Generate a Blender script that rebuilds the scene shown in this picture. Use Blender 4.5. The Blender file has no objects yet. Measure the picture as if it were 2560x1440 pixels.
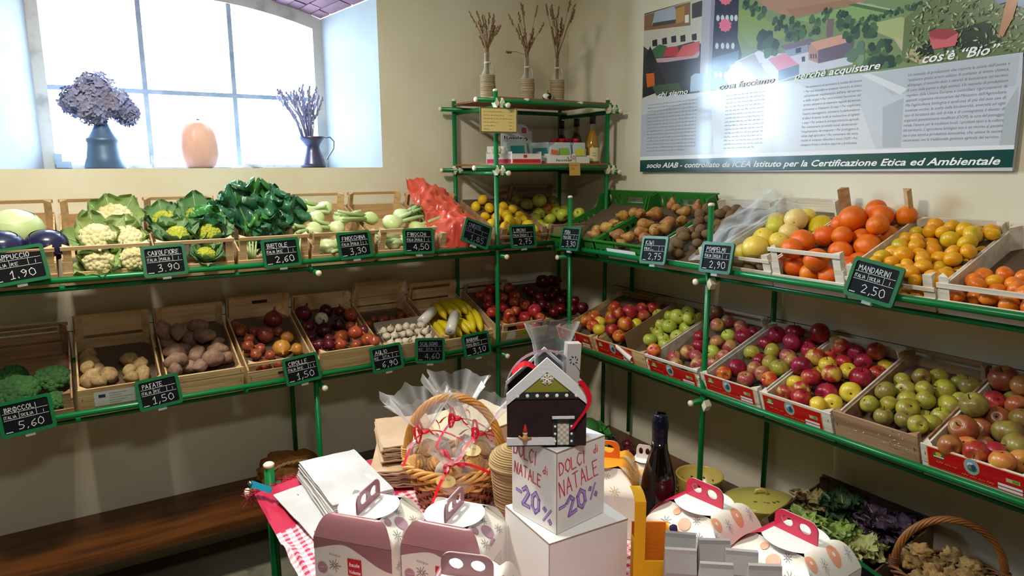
import bpy, bmesh, math, random
from math import sin, cos, pi, radians, sqrt, atan2, exp
from mathutils import Vector as V, Matrix as MX, noise
random.seed(7)
sc = bpy.context.scene
COL = sc.collection
# ---------------------------------------------------------------- camera
cam_d = bpy.data.cameras.new('camera'); cam = bpy.data.objects.new('camera', cam_d); COL.objects.link(cam)
RT_, UP_, FW_ = V((.84654939, -.53226335, -.00706144)), V((.09721718, .14155137, .98514569)), V((.52335738, .83466097, -.17157537))
CAM = V((-2.57571, -3.44307, 1.83))
cm = MX.Identity(4)
for i in range(3):
    cm[i][0] = RT_[i]; cm[i][1] = UP_[i]; cm[i][2] = -FW_[i]; cm[i][3] = CAM[i]
cam.matrix_world = cm
cam_d.sensor_width = 36; cam_d.lens = 1695.253 / 2560 * 36; cam_d.clip_start = .02
sc.camera = cam
# ---------------------------------------------------------------- world (overcast white sky), lamps, exposure
w = bpy.data.worlds.new('sky'); sc.world = w; w.use_nodes = True
bg = w.node_tree.nodes['Background']; bg.inputs[0].default_value = (.64, .83, 1.0, 1); bg.inputs[1].default_value = 34
sc.view_settings.view_transform = 'Standard'; sc.view_settings.look = 'None'
sc.view_settings.exposure = 0.12; sc.view_settings.gamma = 1; sc.view_settings.use_curve_mapping = False
def area(name, loc, rot, sx, sy, power, col, portal=False):
    d = bpy.data.lights.new(name, 'AREA'); d.shape = 'RECTANGLE'; d.size = sx; d.size_y = sy; d.energy = power; d.color = col
    if portal: d.cycles.is_portal = True
    o = bpy.data.objects.new(name, d); o.location = loc; o.rotation_euler = rot; COL.objects.link(o); return o
area('window_portal', (-2.055, .43, 2.25), (radians(-90), 0, 0), 1.4, .9, 1, (1, 1, 1), True)
area('ceiling_light', (-2.60, -1.55, 3.10), (0, 0, 0), .30, .30, 55, (1, .93, .80))
area('ceiling_light', (-2.3, -3.2, 2.6), (0, 0, 0), .30, .30, 18, (1, .97, .92))  # unseen lamp above the camera, added to light the fronts of the table goods
sc.cycles.max_bounces = 8; sc.cycles.diffuse_bounces = 4; sc.cycles.transparent_max_bounces = 12; sc.cycles.glossy_bounces = 3; sc.cycles.transmission_bounces = 6
sc.cycles.caustics_reflective = False; sc.cycles.caustics_refractive = False
sc.cycles.sample_clamp_indirect = 6
sc.cycles.use_denoising = True
# ---------------------------------------------------------------- helpers
def lin(h):
    h = h.lstrip('#'); r = []
    for i in (0, 2, 4):
        c = int(h[i:i+2], 16) / 255; r.append(c / 12.92 if c <= .04045 else ((c + .055) / 1.055) ** 2.4)
    return (*r, 1)
MATS = {}
def mat(name, c='#888888', r=.5, c2=None, ns=8, nd=3, st=(1, 1, 1), lo=.35, hi=.65, bump=0, bs=60, var=0, hue=0, coat=0, metal=0, spec=.5, sss=0, vc=False, c3=None, ns3=3, lo3=.55, hi3=.7, trans=None, emit=0, bst=None):
    if name in MATS: return MATS[name]
    m = bpy.data.materials.new(name); MATS[name] = m; m.use_nodes = True
    N = m.node_tree.nodes; L = m.node_tree.links; b = N['Principled BSDF']; out = N['Material Output']
    tc = N.new('ShaderNodeTexCoord'); mp = N.new('ShaderNodeMapping'); L.new(tc.outputs['Object'], mp.inputs[0]); mp.inputs['Scale'].default_value = st
    oi = N.new('ShaderNodeObjectInfo')
    mul = N.new('ShaderNodeMath'); mul.operation = 'MULTIPLY'; mul.inputs[1].default_value = 91.7; L.new(oi.outputs['Random'], mul.inputs[0])
    def nz(scale, det, src=mp):
        n = N.new('ShaderNodeTexNoise'); n.noise_dimensions = '4D'; n.inputs['Scale'].default_value = scale; n.inputs['Detail'].default_value = det
        L.new(src.outputs[0], n.inputs['Vector']); L.new(mul.outputs[0], n.inputs['W']); return n
    if vc:
        a = N.new('ShaderNodeAttribute'); a.attribute_name = 'Col'; cur = a.outputs['Color']
    else:
        rgb = N.new('ShaderNodeRGB'); rgb.outputs[0].default_value = lin(c); cur = rgb.outputs[0]
    def mixin(cur, cc, scale, det, lo, hi):
        n = nz(scale, det); mr = N.new('ShaderNodeMapRange'); mr.inputs[1].default_value = lo; mr.inputs[2].default_value = hi; mr.interpolation_type = 'SMOOTHSTEP'
        L.new(n.outputs['Fac'], mr.inputs[0]); mx = N.new('ShaderNodeMixRGB'); mx.inputs[2].default_value = lin(cc)
        L.new(mr.outputs[0], mx.inputs[0]); L.new(cur, mx.inputs[1]); return mx.outputs[0]
    if c2: cur = mixin(cur, c2, ns, nd, lo, hi)
    if c3: cur = mixin(cur, c3, ns3, 4, lo3, hi3)
    if var or hue:
        hs = N.new('ShaderNodeHueSaturation'); L.new(cur, hs.inputs['Color'])
        mr = N.new('ShaderNodeMapRange'); mr.inputs[3].default_value = 1 - var; mr.inputs[4].default_value = 1 + var; L.new(oi.outputs['Random'], mr.inputs[0]); L.new(mr.outputs[0], hs.inputs['Value'])
        if hue:
            fr = N.new('ShaderNodeMath'); fr.operation = 'FRACT'; L.new(mul.outputs[0], fr.inputs[0])
            m2 = N.new('ShaderNodeMapRange'); m2.inputs[3].default_value = .5 - hue; m2.inputs[4].default_value = .5 + hue; L.new(fr.outputs[0], m2.inputs[0]); L.new(m2.outputs[0], hs.inputs['Hue'])
        cur = hs.outputs[0]
    L.new(cur, b.inputs['Base Color'])
    b.inputs['Roughness'].default_value = r; b.inputs['Metallic'].default_value = metal; b.inputs['Specular IOR Level'].default_value = spec
    b.inputs['Coat Weight'].default_value = coat; b.inputs['Coat Roughness'].default_value = .08
    if sss: b.inputs['Subsurface Weight'].default_value = sss; b.inputs['Subsurface Radius'].default_value = (1, .4, .2); b.inputs['Subsurface Scale'].default_value = .02
    if bump:
        n = nz(bs, 3, mp if bst is None else tc)
        if bst is None: pass
        bp = N.new('ShaderNodeBump'); bp.inputs['Strength'].default_value = bump; bp.inputs['Distance'].default_value = .01; L.new(n.outputs['Fac'], bp.inputs['Height']); L.new(bp.outputs[0], b.inputs['Normal'])
    if emit: L.new(cur, b.inputs['Emission Color']); b.inputs['Emission Strength'].default_value = emit
    if trans is not None:      # thin clear film: mostly see-through, glossy at a slant
        t = N.new('ShaderNodeBsdfTransparent'); t.inputs[0].default_value = lin(c); mx = N.new('ShaderNodeMixShader'); lw = N.new('ShaderNodeLayerWeight'); lw.inputs[0].default_value = .25
        ad = N.new('ShaderNodeMath'); ad.operation = 'ADD'; ad.use_clamp = True; ad.inputs[1].default_value = trans; L.new(lw.outputs['Facing'], ad.inputs[0])
        L.new(ad.outputs[0], mx.inputs[0]); L.new(t.outputs[0], mx.inputs[1]); L.new(b.outputs[0], mx.inputs[2]); L.new(mx.outputs[0], out.inputs[0])
    return m
class B:
    """collects faces of one mesh"""
    def __init__(s): s.v = []; s.f = []; s.m = []; s.sm = []; s.c = []
    def add(s, vs, fs, mi=0, sm=False, col=None, M=None):
        o = len(s.v)
        s.v += [tuple(M @ V(p)) for p in vs] if M is not None else [tuple(p) for p in vs]
        for f in fs: s.f.append([i + o for i in f]); s.m.append(mi); s.sm.append(sm); s.c.append(col)
        return s
    def box(s, c, d, M=None, mi=0, col=None):
        x, y, z = c; a, b, e = d[0] / 2, d[1] / 2, d[2] / 2
        vs = [(x + i * a, y + j * b, z + k * e) for i in (-1, 1) for j in (-1, 1) for k in (-1, 1)]
        return s.add(vs, [(0, 1, 3, 2), (4, 6, 7, 5), (0, 4, 5, 1), (2, 3, 7, 6), (0, 2, 6, 4), (1, 5, 7, 3)], mi, False, col, M)
    def tube(s, pts, r, n=8, caps=True, mi=0, col=None, M=None, closed=False):
        pts = [V(p) for p in pts]; k = len(pts); R = r if isinstance(r, (list, tuple)) else [r] * k
        vs = []; ref = None
        for i, p in enumerate(pts):
            if closed: t = pts[(i + 1) % k] - pts[i - 1]
            else: t = pts[min(i + 1, k - 1)] - pts[max(i - 1, 0)]
            t = t.normalized() if t.length > 1e-9 else V((0, 0, 1))
            if ref is None:
                ref = V((0, 0, 1)) if abs(t.z) < .9 else V((1, 0, 0))
            a = ref - t * ref.dot(t)
            if a.length < 1e-6: a = t.orthogonal()
            a.normalize(); ref = a; b = t.cross(a)
            for j in range(n):
                q = 2 * pi * j / n; vs.append(p + (a * cos(q) + b * sin(q)) * R[i])
        fs = []
        for i in range(k if closed else k - 1):
            for j in range(n):
                i2 = (i + 1) % k
                fs.append((i * n + j, i * n + (j + 1) % n, i2 * n + (j + 1) % n, i2 * n + j))
        if caps and not closed: fs += [tuple(range(n))[::-1], tuple(range((k - 1) * n, k * n))]
        return s.add(vs, fs, mi, True, col, M)
    def lathe(s, prof, n=16, M=None, mi=0, col=None, sm=True, fn=None):
        vs = []; fs = []; k = len(prof)
        for (r, z) in prof:
            for j in range(n):
                q = 2 * pi * j / n; rr = r * (fn(q, z) if fn else 1); vs.append((rr * cos(q), rr * sin(q), z))
        for i in range(k - 1):
            for j in range(n): fs.append((i * n + j, i * n + (j + 1) % n, (i + 1) * n + (j + 1) % n, (i + 1) * n + j))
        if prof[0][0] > 1e-5: fs.append(tuple(range(n))[::-1])
        if prof[-1][0] > 1e-5: fs.append(tuple(range((k - 1) * n, k * n)))
        return s.add(vs, fs, mi, sm, col, M)
    def grid(s, fn, nu, nv, mi=0, sm=True, col=None, M=None, wrap=False):
        vs = [fn(i / nu, j / nv) for i in range(nu + 1) for j in range(nv + 1)]
        fs = [(i * (nv + 1) + j, (i + 1) * (nv + 1) + j, (i + 1) * (nv + 1) + j + 1, i * (nv + 1) + j + 1) for i in range(nu) for j in range(nv)]
        return s.add(vs, fs, mi, sm, col, M)
    def blob(s, c, r, nu=12, nv=8, amp=0, fr=1, seed=0, mi=0, col=None, M=None):
        rx, ry, rz = r if isinstance(r, (tuple, list)) else (r, r, r); vs = []
        for i in range(nv + 1):
            for j in range(nu):
                t = pi * i / nv; q = 2 * pi * j / nu; d = V((sin(t) * cos(q), sin(t) * sin(q), -cos(t)))
                k = 1 + (amp * noise.noise(d * fr + V((seed * 3.7, seed, 0))) if amp else 0)
                vs.append((c[0] + d.x * rx * k, c[1] + d.y * ry * k, c[2] + d.z * rz * k))
        fs = [(i * nu + j, i * nu + (j + 1) % nu, (i + 1) * nu + (j + 1) % nu, (i + 1) * nu + j) for i in range(nv) for j in range(nu)]
        return s.add(vs, fs, mi, True, col, M)
    def prism(s, poly, z0, z1, M=None, mi=0, col=None):
        n = len(poly); vs = [(x, y, z0) for x, y in poly] + [(x, y, z1) for x, y in poly]
        fs = [tuple(range(n))[::-1], tuple(range(n, 2 * n))] + [(i, (i + 1) % n, n + (i + 1) % n, n + i) for i in range(n)]
        return s.add(vs, fs, mi, False, col, M)
    def poly(s, pts, mi=0, col=None, M=None): return s.add(pts, [tuple(range(len(pts)))], mi, False, col, M)
    def mesh(s, name, *mats):
        me = bpy.data.meshes.new(name); me.from_pydata(s.v, [], s.f)
        for m in mats: me.materials.append(m)
        me.polygons.foreach_set('material_index', s.m); me.polygons.foreach_set('use_smooth', s.sm)
        if any(c is not None for c in s.c):
            at = me.color_attributes.new('Col', 'FLOAT_COLOR', 'CORNER'); buf = []
            for f, c in zip(s.f, s.c):
                cc = lin(c) if isinstance(c, str) else (c or (1, 1, 1, 1)); buf += list(cc) * len(f)
            at.data.foreach_set('color', buf)
        me.update(); return me
def ob(name, me, parent=None, M=None, label=None, kind=None):
    o = bpy.data.objects.new(name, me); COL.objects.link(o)
    if parent is not None: o.parent = parent
    if M is not None: o.matrix_local = M
    if label: o['label'] = label
    if kind: o['kind'] = kind
    return o
def tag(o, label, cat, group=None):
    o['label'] = label; o['category'] = cat
    if group: o['group'] = group
    return o
def thing(name, label, cat, M=None, group=None):
    o = bpy.data.objects.new(name, None); COL.objects.link(o); o.empty_display_size = .05
    if M is not None: o.matrix_world = M
    return tag(o, label, cat, group)
def T(x, y, z): return MX.Translation((x, y, z))
def RX(a): return MX.Rotation(radians(a), 4, 'X')
def RY(a): return MX.Rotation(radians(a), 4, 'Y')
def RZ(a): return MX.Rotation(radians(a), 4, 'Z')
def S(x, y=None, z=None): return MX.Diagonal((x, x if y is None else y, x if z is None else z, 1))
def structure(name, me, M=None): return ob(name, me, None, M, kind='structure')
_fc = {}
def text_mesh(s, shear=0, bold=0, m=None):
    k = (s, shear, bold, m.name if m else '')
    if k in _fc: return _fc[k]
    cu = bpy.data.curves.new('t', 'FONT'); cu.body = s; cu.shear = shear; cu.offset = bold; cu.resolution_u = 2; cu.fill_mode = 'FRONT'
    o = bpy.data.objects.new('t', cu); me = bpy.data.meshes.new_from_object(o); bpy.data.objects.remove(o); bpy.data.curves.remove(cu)
    me.name = 'lettering'; me.materials.clear()
    if m: me.materials.append(m)
    xs = [v.co.x for v in me.vertices] or [0, 1]; _fc[k] = (me, min(xs), max(xs)); return _fc[k]
def add_text(b, s, x, y, w, h, M=None, shear=0, bold=0, rot=0, z=0, col=None, center=False):
    """lettering into a mesh: left x, baseline y, total width w (None: natural), size h"""
    me, x0, x1 = text_mesh(s, shear, bold); sx = h if w is None else w / (x1 - x0)
    c, q = cos(rot), sin(rot); vs = []
    off = -(x0 + x1) / 2 if center else -x0
    for v in me.vertices:
        a, e = (v.co.x + off) * sx, v.co.y * h
        vs.append((x + a * c - e * q, y + a * q + e * c, z))
    b.add(vs, [tuple(p.vertices) for p in me.polygons], 0, False, col, M)
# stroke font for chalk and felt-pen writing
GL = {'A': '0,0 .3,1 .6,0|.12,.4 .5,.4', 'B': '0,0 0,1 .4,.95 .45,.7 .1,.52 .5,.4 .5,.1 0,0', 'C': '.55,.85 .3,1 .05,.7 .05,.3 .3,0 .55,.15', 'D': '0,0 0,1 .35,.9 .55,.5 .35,.08 0,0', 'E': '.5,1 0,1 0,0 .5,0|0,.52 .4,.52', 'F': '.5,1 0,1 0,0|0,.52 .4,.52', 'G': '.55,.85 .3,1 .05,.7 .05,.3 .3,0 .55,.2 .55,.45 .35,.45', 'H': '0,0 0,1|.5,0 .5,1|0,.5 .5,.5', 'I': '.1,0 .1,1', 'K': '0,0 0,1|.5,1 0,.45 .55,0', 'L': '0,1 0,0 .5,0', 'M': '0,0 .08,1 .32,.4 .56,1 .64,0', 'N': '0,0 .05,1 .5,0 .55,1', 'O': '.3,1 .05,.75 .05,.25 .3,0 .55,.25 .55,.75 .3,1', 'P': '0,0 0,1 .45,.92 .5,.65 .05,.48', 'R': '0,0 0,1 .45,.92 .48,.65 .05,.5 .55,0', 'S': '.5,.88 .25,1 .05,.78 .25,.55 .5,.3 .3,0 0,.12', 'T': '0,1 .6,1|.3,1 .3,0', 'U': '0,1 0,.2 .25,0 .5,.2 .5,1', 'V': '0,1 .28,0 .56,1', 'W': '0,1 .15,0 .32,.6 .5,0 .65,1', 'Z': '0,1 .5,1 0,0 .52,0', '0': '.3,1 .05,.75 .05,.25 .3,0 .55,.25 .55,.75 .3,1', '1': '.05,.7 .25,1 .25,0|.05,0 .42,0', '2': '.03,.8 .28,1 .5,.75 .05,.05 .58,.08', '3': '.05,.92 .4,1 .45,.75 .2,.55 .5,.4 .42,.08 .05,.02', '4': '.4,0 .4,1 0,.35 .58,.35', '5': '.5,1 .1,1 .08,.58 .4,.58 .52,.3 .35,.03 0,.08', '6': '.5,.95 .15,.6 .05,.25 .28,0 .52,.2 .4,.45 .1,.35', '7': '.02,1 .55,1 .2,0|.12,.5 .42,.5', '8': '.3,.52 .08,.75 .3,1 .5,.75 .3,.52 .05,.25 .3,0 .55,.25 .3,.52', '9': '.5,.7 .25,.5 .05,.75 .28,1 .5,.75 .45,.3 .2,0', ',': '.15,.12 .05,-.15', '.': '.08,.08 .14,0', '-': '.05,.5 .45,.5', '%': '.55,1 .05,0|.1,.95 .0,.8 .12,.7 .2,.85 .1,.95|.5,.3 .4,.15 .52,0 .6,.15 .5,.3', 'd': '.45,1 .45,0 .2,0 .05,.22 .2,.48 .45,.4', 'i': '.1,.5 .1,0|.1,.72 .12,.8', '_': '0,0 .4,0', '\u20ac': '.55,.85 .3,1 .05,.7 .05,.3 .3,0 .55,.15|-.05,.6 .4,.6|-.05,.4 .4,.4'}
def strokes(b, s, x, y, h, th, w=None, rot=0, M=None, z=0, col=None, jit=.03, rnd=None):
    rnd = rnd or random.Random(len(s) * 13 + ord(s[0])); P = []; cx = 0
    for ch in s:
        if ch == ' ': cx += .45; continue
        g = GL.get(ch) or GL.get(ch.upper()); mx = 0
        for st in g.split('|'):
            pts = [tuple(map(float, t.split(','))) for t in st.split()]; mx = max(mx, max(p[0] for p in pts))
            P.append([(cx + p[0] + rnd.uniform(-jit, jit), p[1] + rnd.uniform(-jit, jit)) for p in pts])
        cx += mx + .2
    cx -= .2; sx = h if w is None else w / cx; c, q = cos(rot), sin(rot)
    for pts in P:
        pp = [(x + a * sx * c - e * h * q, y + a * sx * q + e * h * c) for a, e in pts]
        for (x0, y0), (x1, y1) in zip(pp, pp[1:]):
            dx, dy = x1 - x0, y1 - y0; l = sqrt(dx * dx + dy * dy) + 1e-9; nx, ny = -dy / l * th / 2, dx / l * th / 2; ex, ey = dx / l * th * .4, dy / l * th * .4
            b.add([(x0 - ex + nx, y0 - ey + ny, z), (x0 - ex - nx, y0 - ey - ny, z), (x1 + ex - nx, y1 + ey - ny, z), (x1 + ex + nx, y1 + ey + ny, z)], [(0, 1, 2, 3)], 0, False, col, M)
XZ = MX(((1, 0, 0, 0), (0, 0, -1, -.0028), (0, 1, 0, 0), (0, 0, 0, 1)))
def scrib(b, x, y, w, h, th, M, col, seed):
    """a run of illegible small script"""
    r = random.Random(seed); n = max(6, int(w / h * 2.2)); pts = [(x + w * i / n, y + (h if i % 2 else 0) * r.uniform(.4, 1)) for i in range(n + 1)]
    for i, ((x0, y0), (x1, y1)) in enumerate(zip(pts, pts[1:])):
        if i % 6 == 5: continue
        b.add([(x0, y0, 0), (x0 + th, y0, 0), (x1 + th, y1, 0), (x1, y1, 0)], [(0, 1, 2, 3)], 0, False, col, M)
def plate(outlines, th, name, m, bevel=0):
    """flat plate with holes from closed 2D outlines (first is the rim)"""
    cu = bpy.data.curves.new('p', 'CURVE'); cu.dimensions = '2D'; cu.fill_mode = 'BOTH'; cu.extrude = th / 2
    for pts in outlines:
        sp = cu.splines.new('POLY'); sp.points.add(len(pts) - 1); sp.use_cyclic_u = True
        for i, (x, y) in enumerate(pts): sp.points[i].co = (x, y, 0, 1)
    o = bpy.data.objects.new('p', cu); me = bpy.data.meshes.new_from_object(o); bpy.data.objects.remove(o); bpy.data.curves.remove(cu)
    me.name = name; me.materials.clear(); me.materials.append(m); return me
def ell(cx, cy, rx, ry, n=20, a0=0, a1=360): return [(cx + rx * cos(radians(a0 + (a1 - a0) * i / n)), cy + ry * sin(radians(a0 + (a1 - a0) * i / n))) for i in range(n)]
ORD = ['first', 'second', 'third', 'fourth', 'fifth', 'sixth', 'seventh', 'eighth', 'ninth', 'tenth', 'eleventh', 'twelfth', 'thirteenth', 'fourteenth', 'fifteenth']
# ---------------------------------------------------------------- shared materials
WALL = mat('plaster', '#ebe4cd', .9, '#e2d8bb', 1.6, 4, bump=.05, bs=40)
DIM = mat('dimmed_wall', '#4a3828', .8, '#3a2a1a', 2, 4, (1, 8, 1))  # for the unseen walls, made dark to cut bounced light
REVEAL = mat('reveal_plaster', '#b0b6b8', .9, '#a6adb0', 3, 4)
GREEN = mat('green_enamel', '#04743a', .28, spec=.5)
CREAM = mat('cream_plastic', '#efe6c8', .35)
WOOD = mat('crate_wood', '#d9b98a', .7, '#c39e6c', 3, 5, (1, 14, 14), bump=.15, bs=8, var=.14)
WOODW = mat('pale_crate_wood', '#ece3d6', .7, '#dacbb4', 3, 5, (1, 14, 14), bump=.15, bs=8, var=.08)
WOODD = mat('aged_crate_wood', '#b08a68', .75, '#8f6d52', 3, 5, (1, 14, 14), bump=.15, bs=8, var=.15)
PLANK = mat('dark_plank', '#6a3a10', .38, '#3d1f08', 2.2, 6, (1, 9, 9), lo=.35, hi=.7, bump=.05, bs=10)
INK = mat('dark_ink', '#1a1a1e', .7)
WHITEP = mat('white_print', '#f4f4f0', .6)
# ---------------------------------------------------------------- room
b = B(); b.box((-2.6, -2.9, -.05), (5.8, 6.6, .1)); structure('floor', b.mesh('floor', mat('concrete', '#8a8674', .75, '#6d6a58', 2.5, 6, c3='#4e4a3c', ns3=7, lo3=.6, hi3=.72, bump=.05)))
H = 3.2
b = B(); b.box((-2.6, -2.9, H + .05), (5.8, 6.6, .1)); structure('ceiling', b.mesh('ceiling', WALL))
b = B(); b.box((.06, -2.9, H / 2), (.12, 6.6, H)); structure('wall_right', b.mesh('wall_right', WALL))
b = B(); b.box((-2.6, -6.26, H / 2), (5.8, .12, H)); structure('wall_back', b.mesh('wall_back', DIM))
b = B(); b.box((-5.56, -2.9, H / 2), (.12, 6.6, H)); structure('wall_far_left', b.mesh('wall_far_left', DIM))
# window wall with a deep splayed recess
YW = .35; OR_, OL = -1.217, -2.893; IR, IL = -1.40, -2.71; SILL = 1.848; ZS_O, ZS_I = 2.70, 2.635; XC = -2.055
def arch(x, xr, zs, rise): t = (x - XC) / (xr - XC); return zs + rise * (1 - t * t)
NA = 16
xo = [OL + (OR_ - OL) * i / NA for i in range(NA + 1)]; xi = [IL + (IR - IL) * i / NA for i in range(NA + 1)]
zo = [arch(x, OR_, ZS_O, .13) for x in xo]; zi = [arch(x, IR, ZS_I, .105) for x in xi]
b = B()
Y2 = .42
b.add([(-5.5, 0, 0), (0, 0, 0), (0, 0, SILL), (-5.5, 0, SILL)], [(0, 1, 2, 3)])
b.add([(OR_, 0, SILL), (0, 0, SILL), (0, 0, H), (OR_, 0, H)], [(0, 1, 2, 3)])
b.add([(-5.5, 0, SILL), (OL, 0, SILL), (OL, 0, H), (-5.5, 0, H)], [(0, 1, 2, 3)])
for i in range(NA): b.add([(xo[i], 0, zo[i]), (xo[i+1], 0, zo[i+1]), (xo[i+1], 0, H), (xo[i], 0, H)], [(0, 1, 2, 3)])
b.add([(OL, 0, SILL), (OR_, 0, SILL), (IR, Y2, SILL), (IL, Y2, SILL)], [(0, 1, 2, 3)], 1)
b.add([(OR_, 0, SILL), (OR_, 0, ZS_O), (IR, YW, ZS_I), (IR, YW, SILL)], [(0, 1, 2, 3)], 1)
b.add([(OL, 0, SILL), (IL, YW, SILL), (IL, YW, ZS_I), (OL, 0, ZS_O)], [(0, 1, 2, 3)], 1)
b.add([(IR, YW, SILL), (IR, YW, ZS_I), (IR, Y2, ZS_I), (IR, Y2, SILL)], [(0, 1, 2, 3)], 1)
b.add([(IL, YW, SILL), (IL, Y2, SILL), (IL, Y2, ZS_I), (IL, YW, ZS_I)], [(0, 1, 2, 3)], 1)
for i in range(NA):   # mortar vault, bricks sit proud of it
    b.add([(xo[i], 0, zo[i] + .012), (xi[i], Y2, zi[i] + .012), (xi[i+1], Y2, zi[i+1] + .012), (xo[i+1], 0, zo[i+1] + .012)], [(0, 1, 2, 3)], 2)
b.add([(-5.5, Y2 + .02, 0), (0.12, Y2 + .02, 0), (0.12, Y2 + .02, SILL), (-5.5, Y2 + .02, SILL)], [(0, 1, 2, 3)])
wl = structure('wall_left', b.mesh('wall_left', WALL, REVEAL, mat('mortar', '#b9aaa6', .9, '#a8989a', 20, 3)))
# brick vault of the recess
BR = mat('vault_brick', '#8a6672', .85, '#6e4c5c', 6, 4, var=.15, bump=.2, bs=30)
nb = 22
for i in range(nb):
    t0, t1 = (i + .05) / nb, (i + .95) / nb
    off = .06 if i % 2 else 0
    segs = [0] + [u for u in (.34 + off, .74 + off) if u < .97] + [1]
    for a0, a1 in zip(segs, segs[1:]):
        a0 += .012; a1 -= .012
        def P(t, u, dz):
            x = (OL + (OR_ - OL) * t) * (1 - u) + (IL + (IR - IL) * t) * u
            z = arch(OL + (OR_ - OL) * t, OR_, ZS_O, .13) * (1 - u) + arch(IL + (IR - IL) * t, IR, ZS_I, .105) * u
            return (x, u * YW, z + dz)
        dz = random.uniform(-.003, .002); bb = B()
        bb.add([P(t0, a0, dz), P(t1, a0, dz), P(t1, a1, dz), P(t0, a1, dz), P(t0, a0, .03), P(t1, a0, .03), P(t1, a1, .03), P(t0, a1, .03)], [(0, 1, 2, 3), (7, 6, 5, 4), (0, 4, 5, 1), (1, 5, 6, 2), (2, 6, 7, 3), (3, 7, 4, 0)])
        ob('brick', bb.mesh('brick', BR), wl)
# window: steel frame, glazing bars, panes
FR = mat('window_paint', '#c9ccc4', .55, '#9c9f9a', 9, 5, lo=.5, hi=.7, bump=.1)
BARM = mat('hazed_bar_steel', '#9fb4c6', .5, '#8298ac', 12, 3)  # steel tone lightened: bloom of the bright window put into the colour
win = bpy.data.objects.new('window_1', None); COL.objects.link(win); win.location = (0, 0, 0); win['kind'] = 'structure'
gx = [-2.662, -2.268, -1.862, -1.447]
b = B(); fy = YW + .03
def stile(x0, x1): b.add([(x0, fy - .03, SILL), (x1, fy - .03, SILL), (x1, fy + .03, SILL), (x0, fy + .03, SILL), (x0, fy - .03, arch(x0, IR, ZS_I, .105)), (x1, fy - .03, arch(x1, IR, ZS_I, .105)), (x1, fy + .03, arch(x1, IR, ZS_I, .105)), (x0, fy + .03, arch(x0, IR, ZS_I, .105))], [(0, 1, 2, 3), (7, 6, 5, 4), (0, 4, 5, 1), (1, 5, 6, 2), (2, 6, 7, 3), (3, 7, 4, 0)])
stile(IL, gx[0]); stile(gx[3], IR)
GA = lambda x: arch(x, IR, ZS_I, .105) - .068
xs = [gx[0] + (gx[3] - gx[0]) * i / 14 for i in range(15)]
for x0, x1 in zip(xs, xs[1:]):
    q = [(x0, fy - .03, GA(x0)), (x1, fy - .03, GA(x1)), (x1, fy - .03, GA(x1) + .1), (x0, fy - .03, GA(x0) + .1)]
    b.add(q + [(p[0], fy + .03, p[2]) for p in q], [(0, 1, 2, 3), (7, 6, 5, 4), (0, 4, 5, 1), (2, 6, 7, 3)])
b.box(((gx[0] + gx[3]) / 2, fy, SILL + .008), (gx[3] - gx[0], .06, .022))
ob('window_frame', b.mesh('window_frame', FR), win)
for x in gx[1:3]:
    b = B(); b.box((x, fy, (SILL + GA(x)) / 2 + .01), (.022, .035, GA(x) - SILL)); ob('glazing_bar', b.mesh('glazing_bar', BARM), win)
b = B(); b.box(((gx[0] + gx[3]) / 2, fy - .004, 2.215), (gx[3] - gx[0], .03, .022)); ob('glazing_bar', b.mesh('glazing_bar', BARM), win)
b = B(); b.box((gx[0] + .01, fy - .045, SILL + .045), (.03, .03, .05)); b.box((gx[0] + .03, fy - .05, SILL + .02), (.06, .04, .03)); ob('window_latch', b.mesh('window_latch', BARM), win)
GLASS = mat('window_glass', '#f4faff', .05, trans=.02)
for i in range(3):
    for z0, z1 in ((SILL + .019, 2.204), (2.226, None)):
        x0, x1 = gx[i] + .011, gx[i + 1] - .011; bb = B(); n = 5
        for k in range(n):
            xa, xb = x0 + (x1 - x0) * k / n, x0 + (x1 - x0) * (k + 1) / n
            bb.add([(xa, fy + .008, z0), (xb, fy + .008, z0), (xb, fy + .008, z1 or GA(xb)), (xa, fy + .008, z1 or GA(xa))], [(0, 1, 2, 3)])
        ob('pane', bb.mesh('pane', GLASS), win)

# scuffed horizontal seams on the plaster behind the lower shelves
SCUFF = mat('scuff', '#3c362c', .9)
for nm, pts in (('trim_1', [(-5.0 + .05 * i, -.0015, 1.155 + .0022 * noise.noise(V((i * .9, 0, 0)))) for i in range(100)]), ('trim_2', [(-.0015, -.45 - .05 * i, 1.165 + .0022 * noise.noise(V((i * .9, 3, 0)))) for i in range(90)])):
    b = B(); b.tube(pts, [.0012 + .0022 * abs(noise.noise(V((i * .7, 5, 1)))) for i in range(len(pts))], 4); structure(nm, b.mesh(nm, SCUFF))

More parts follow.
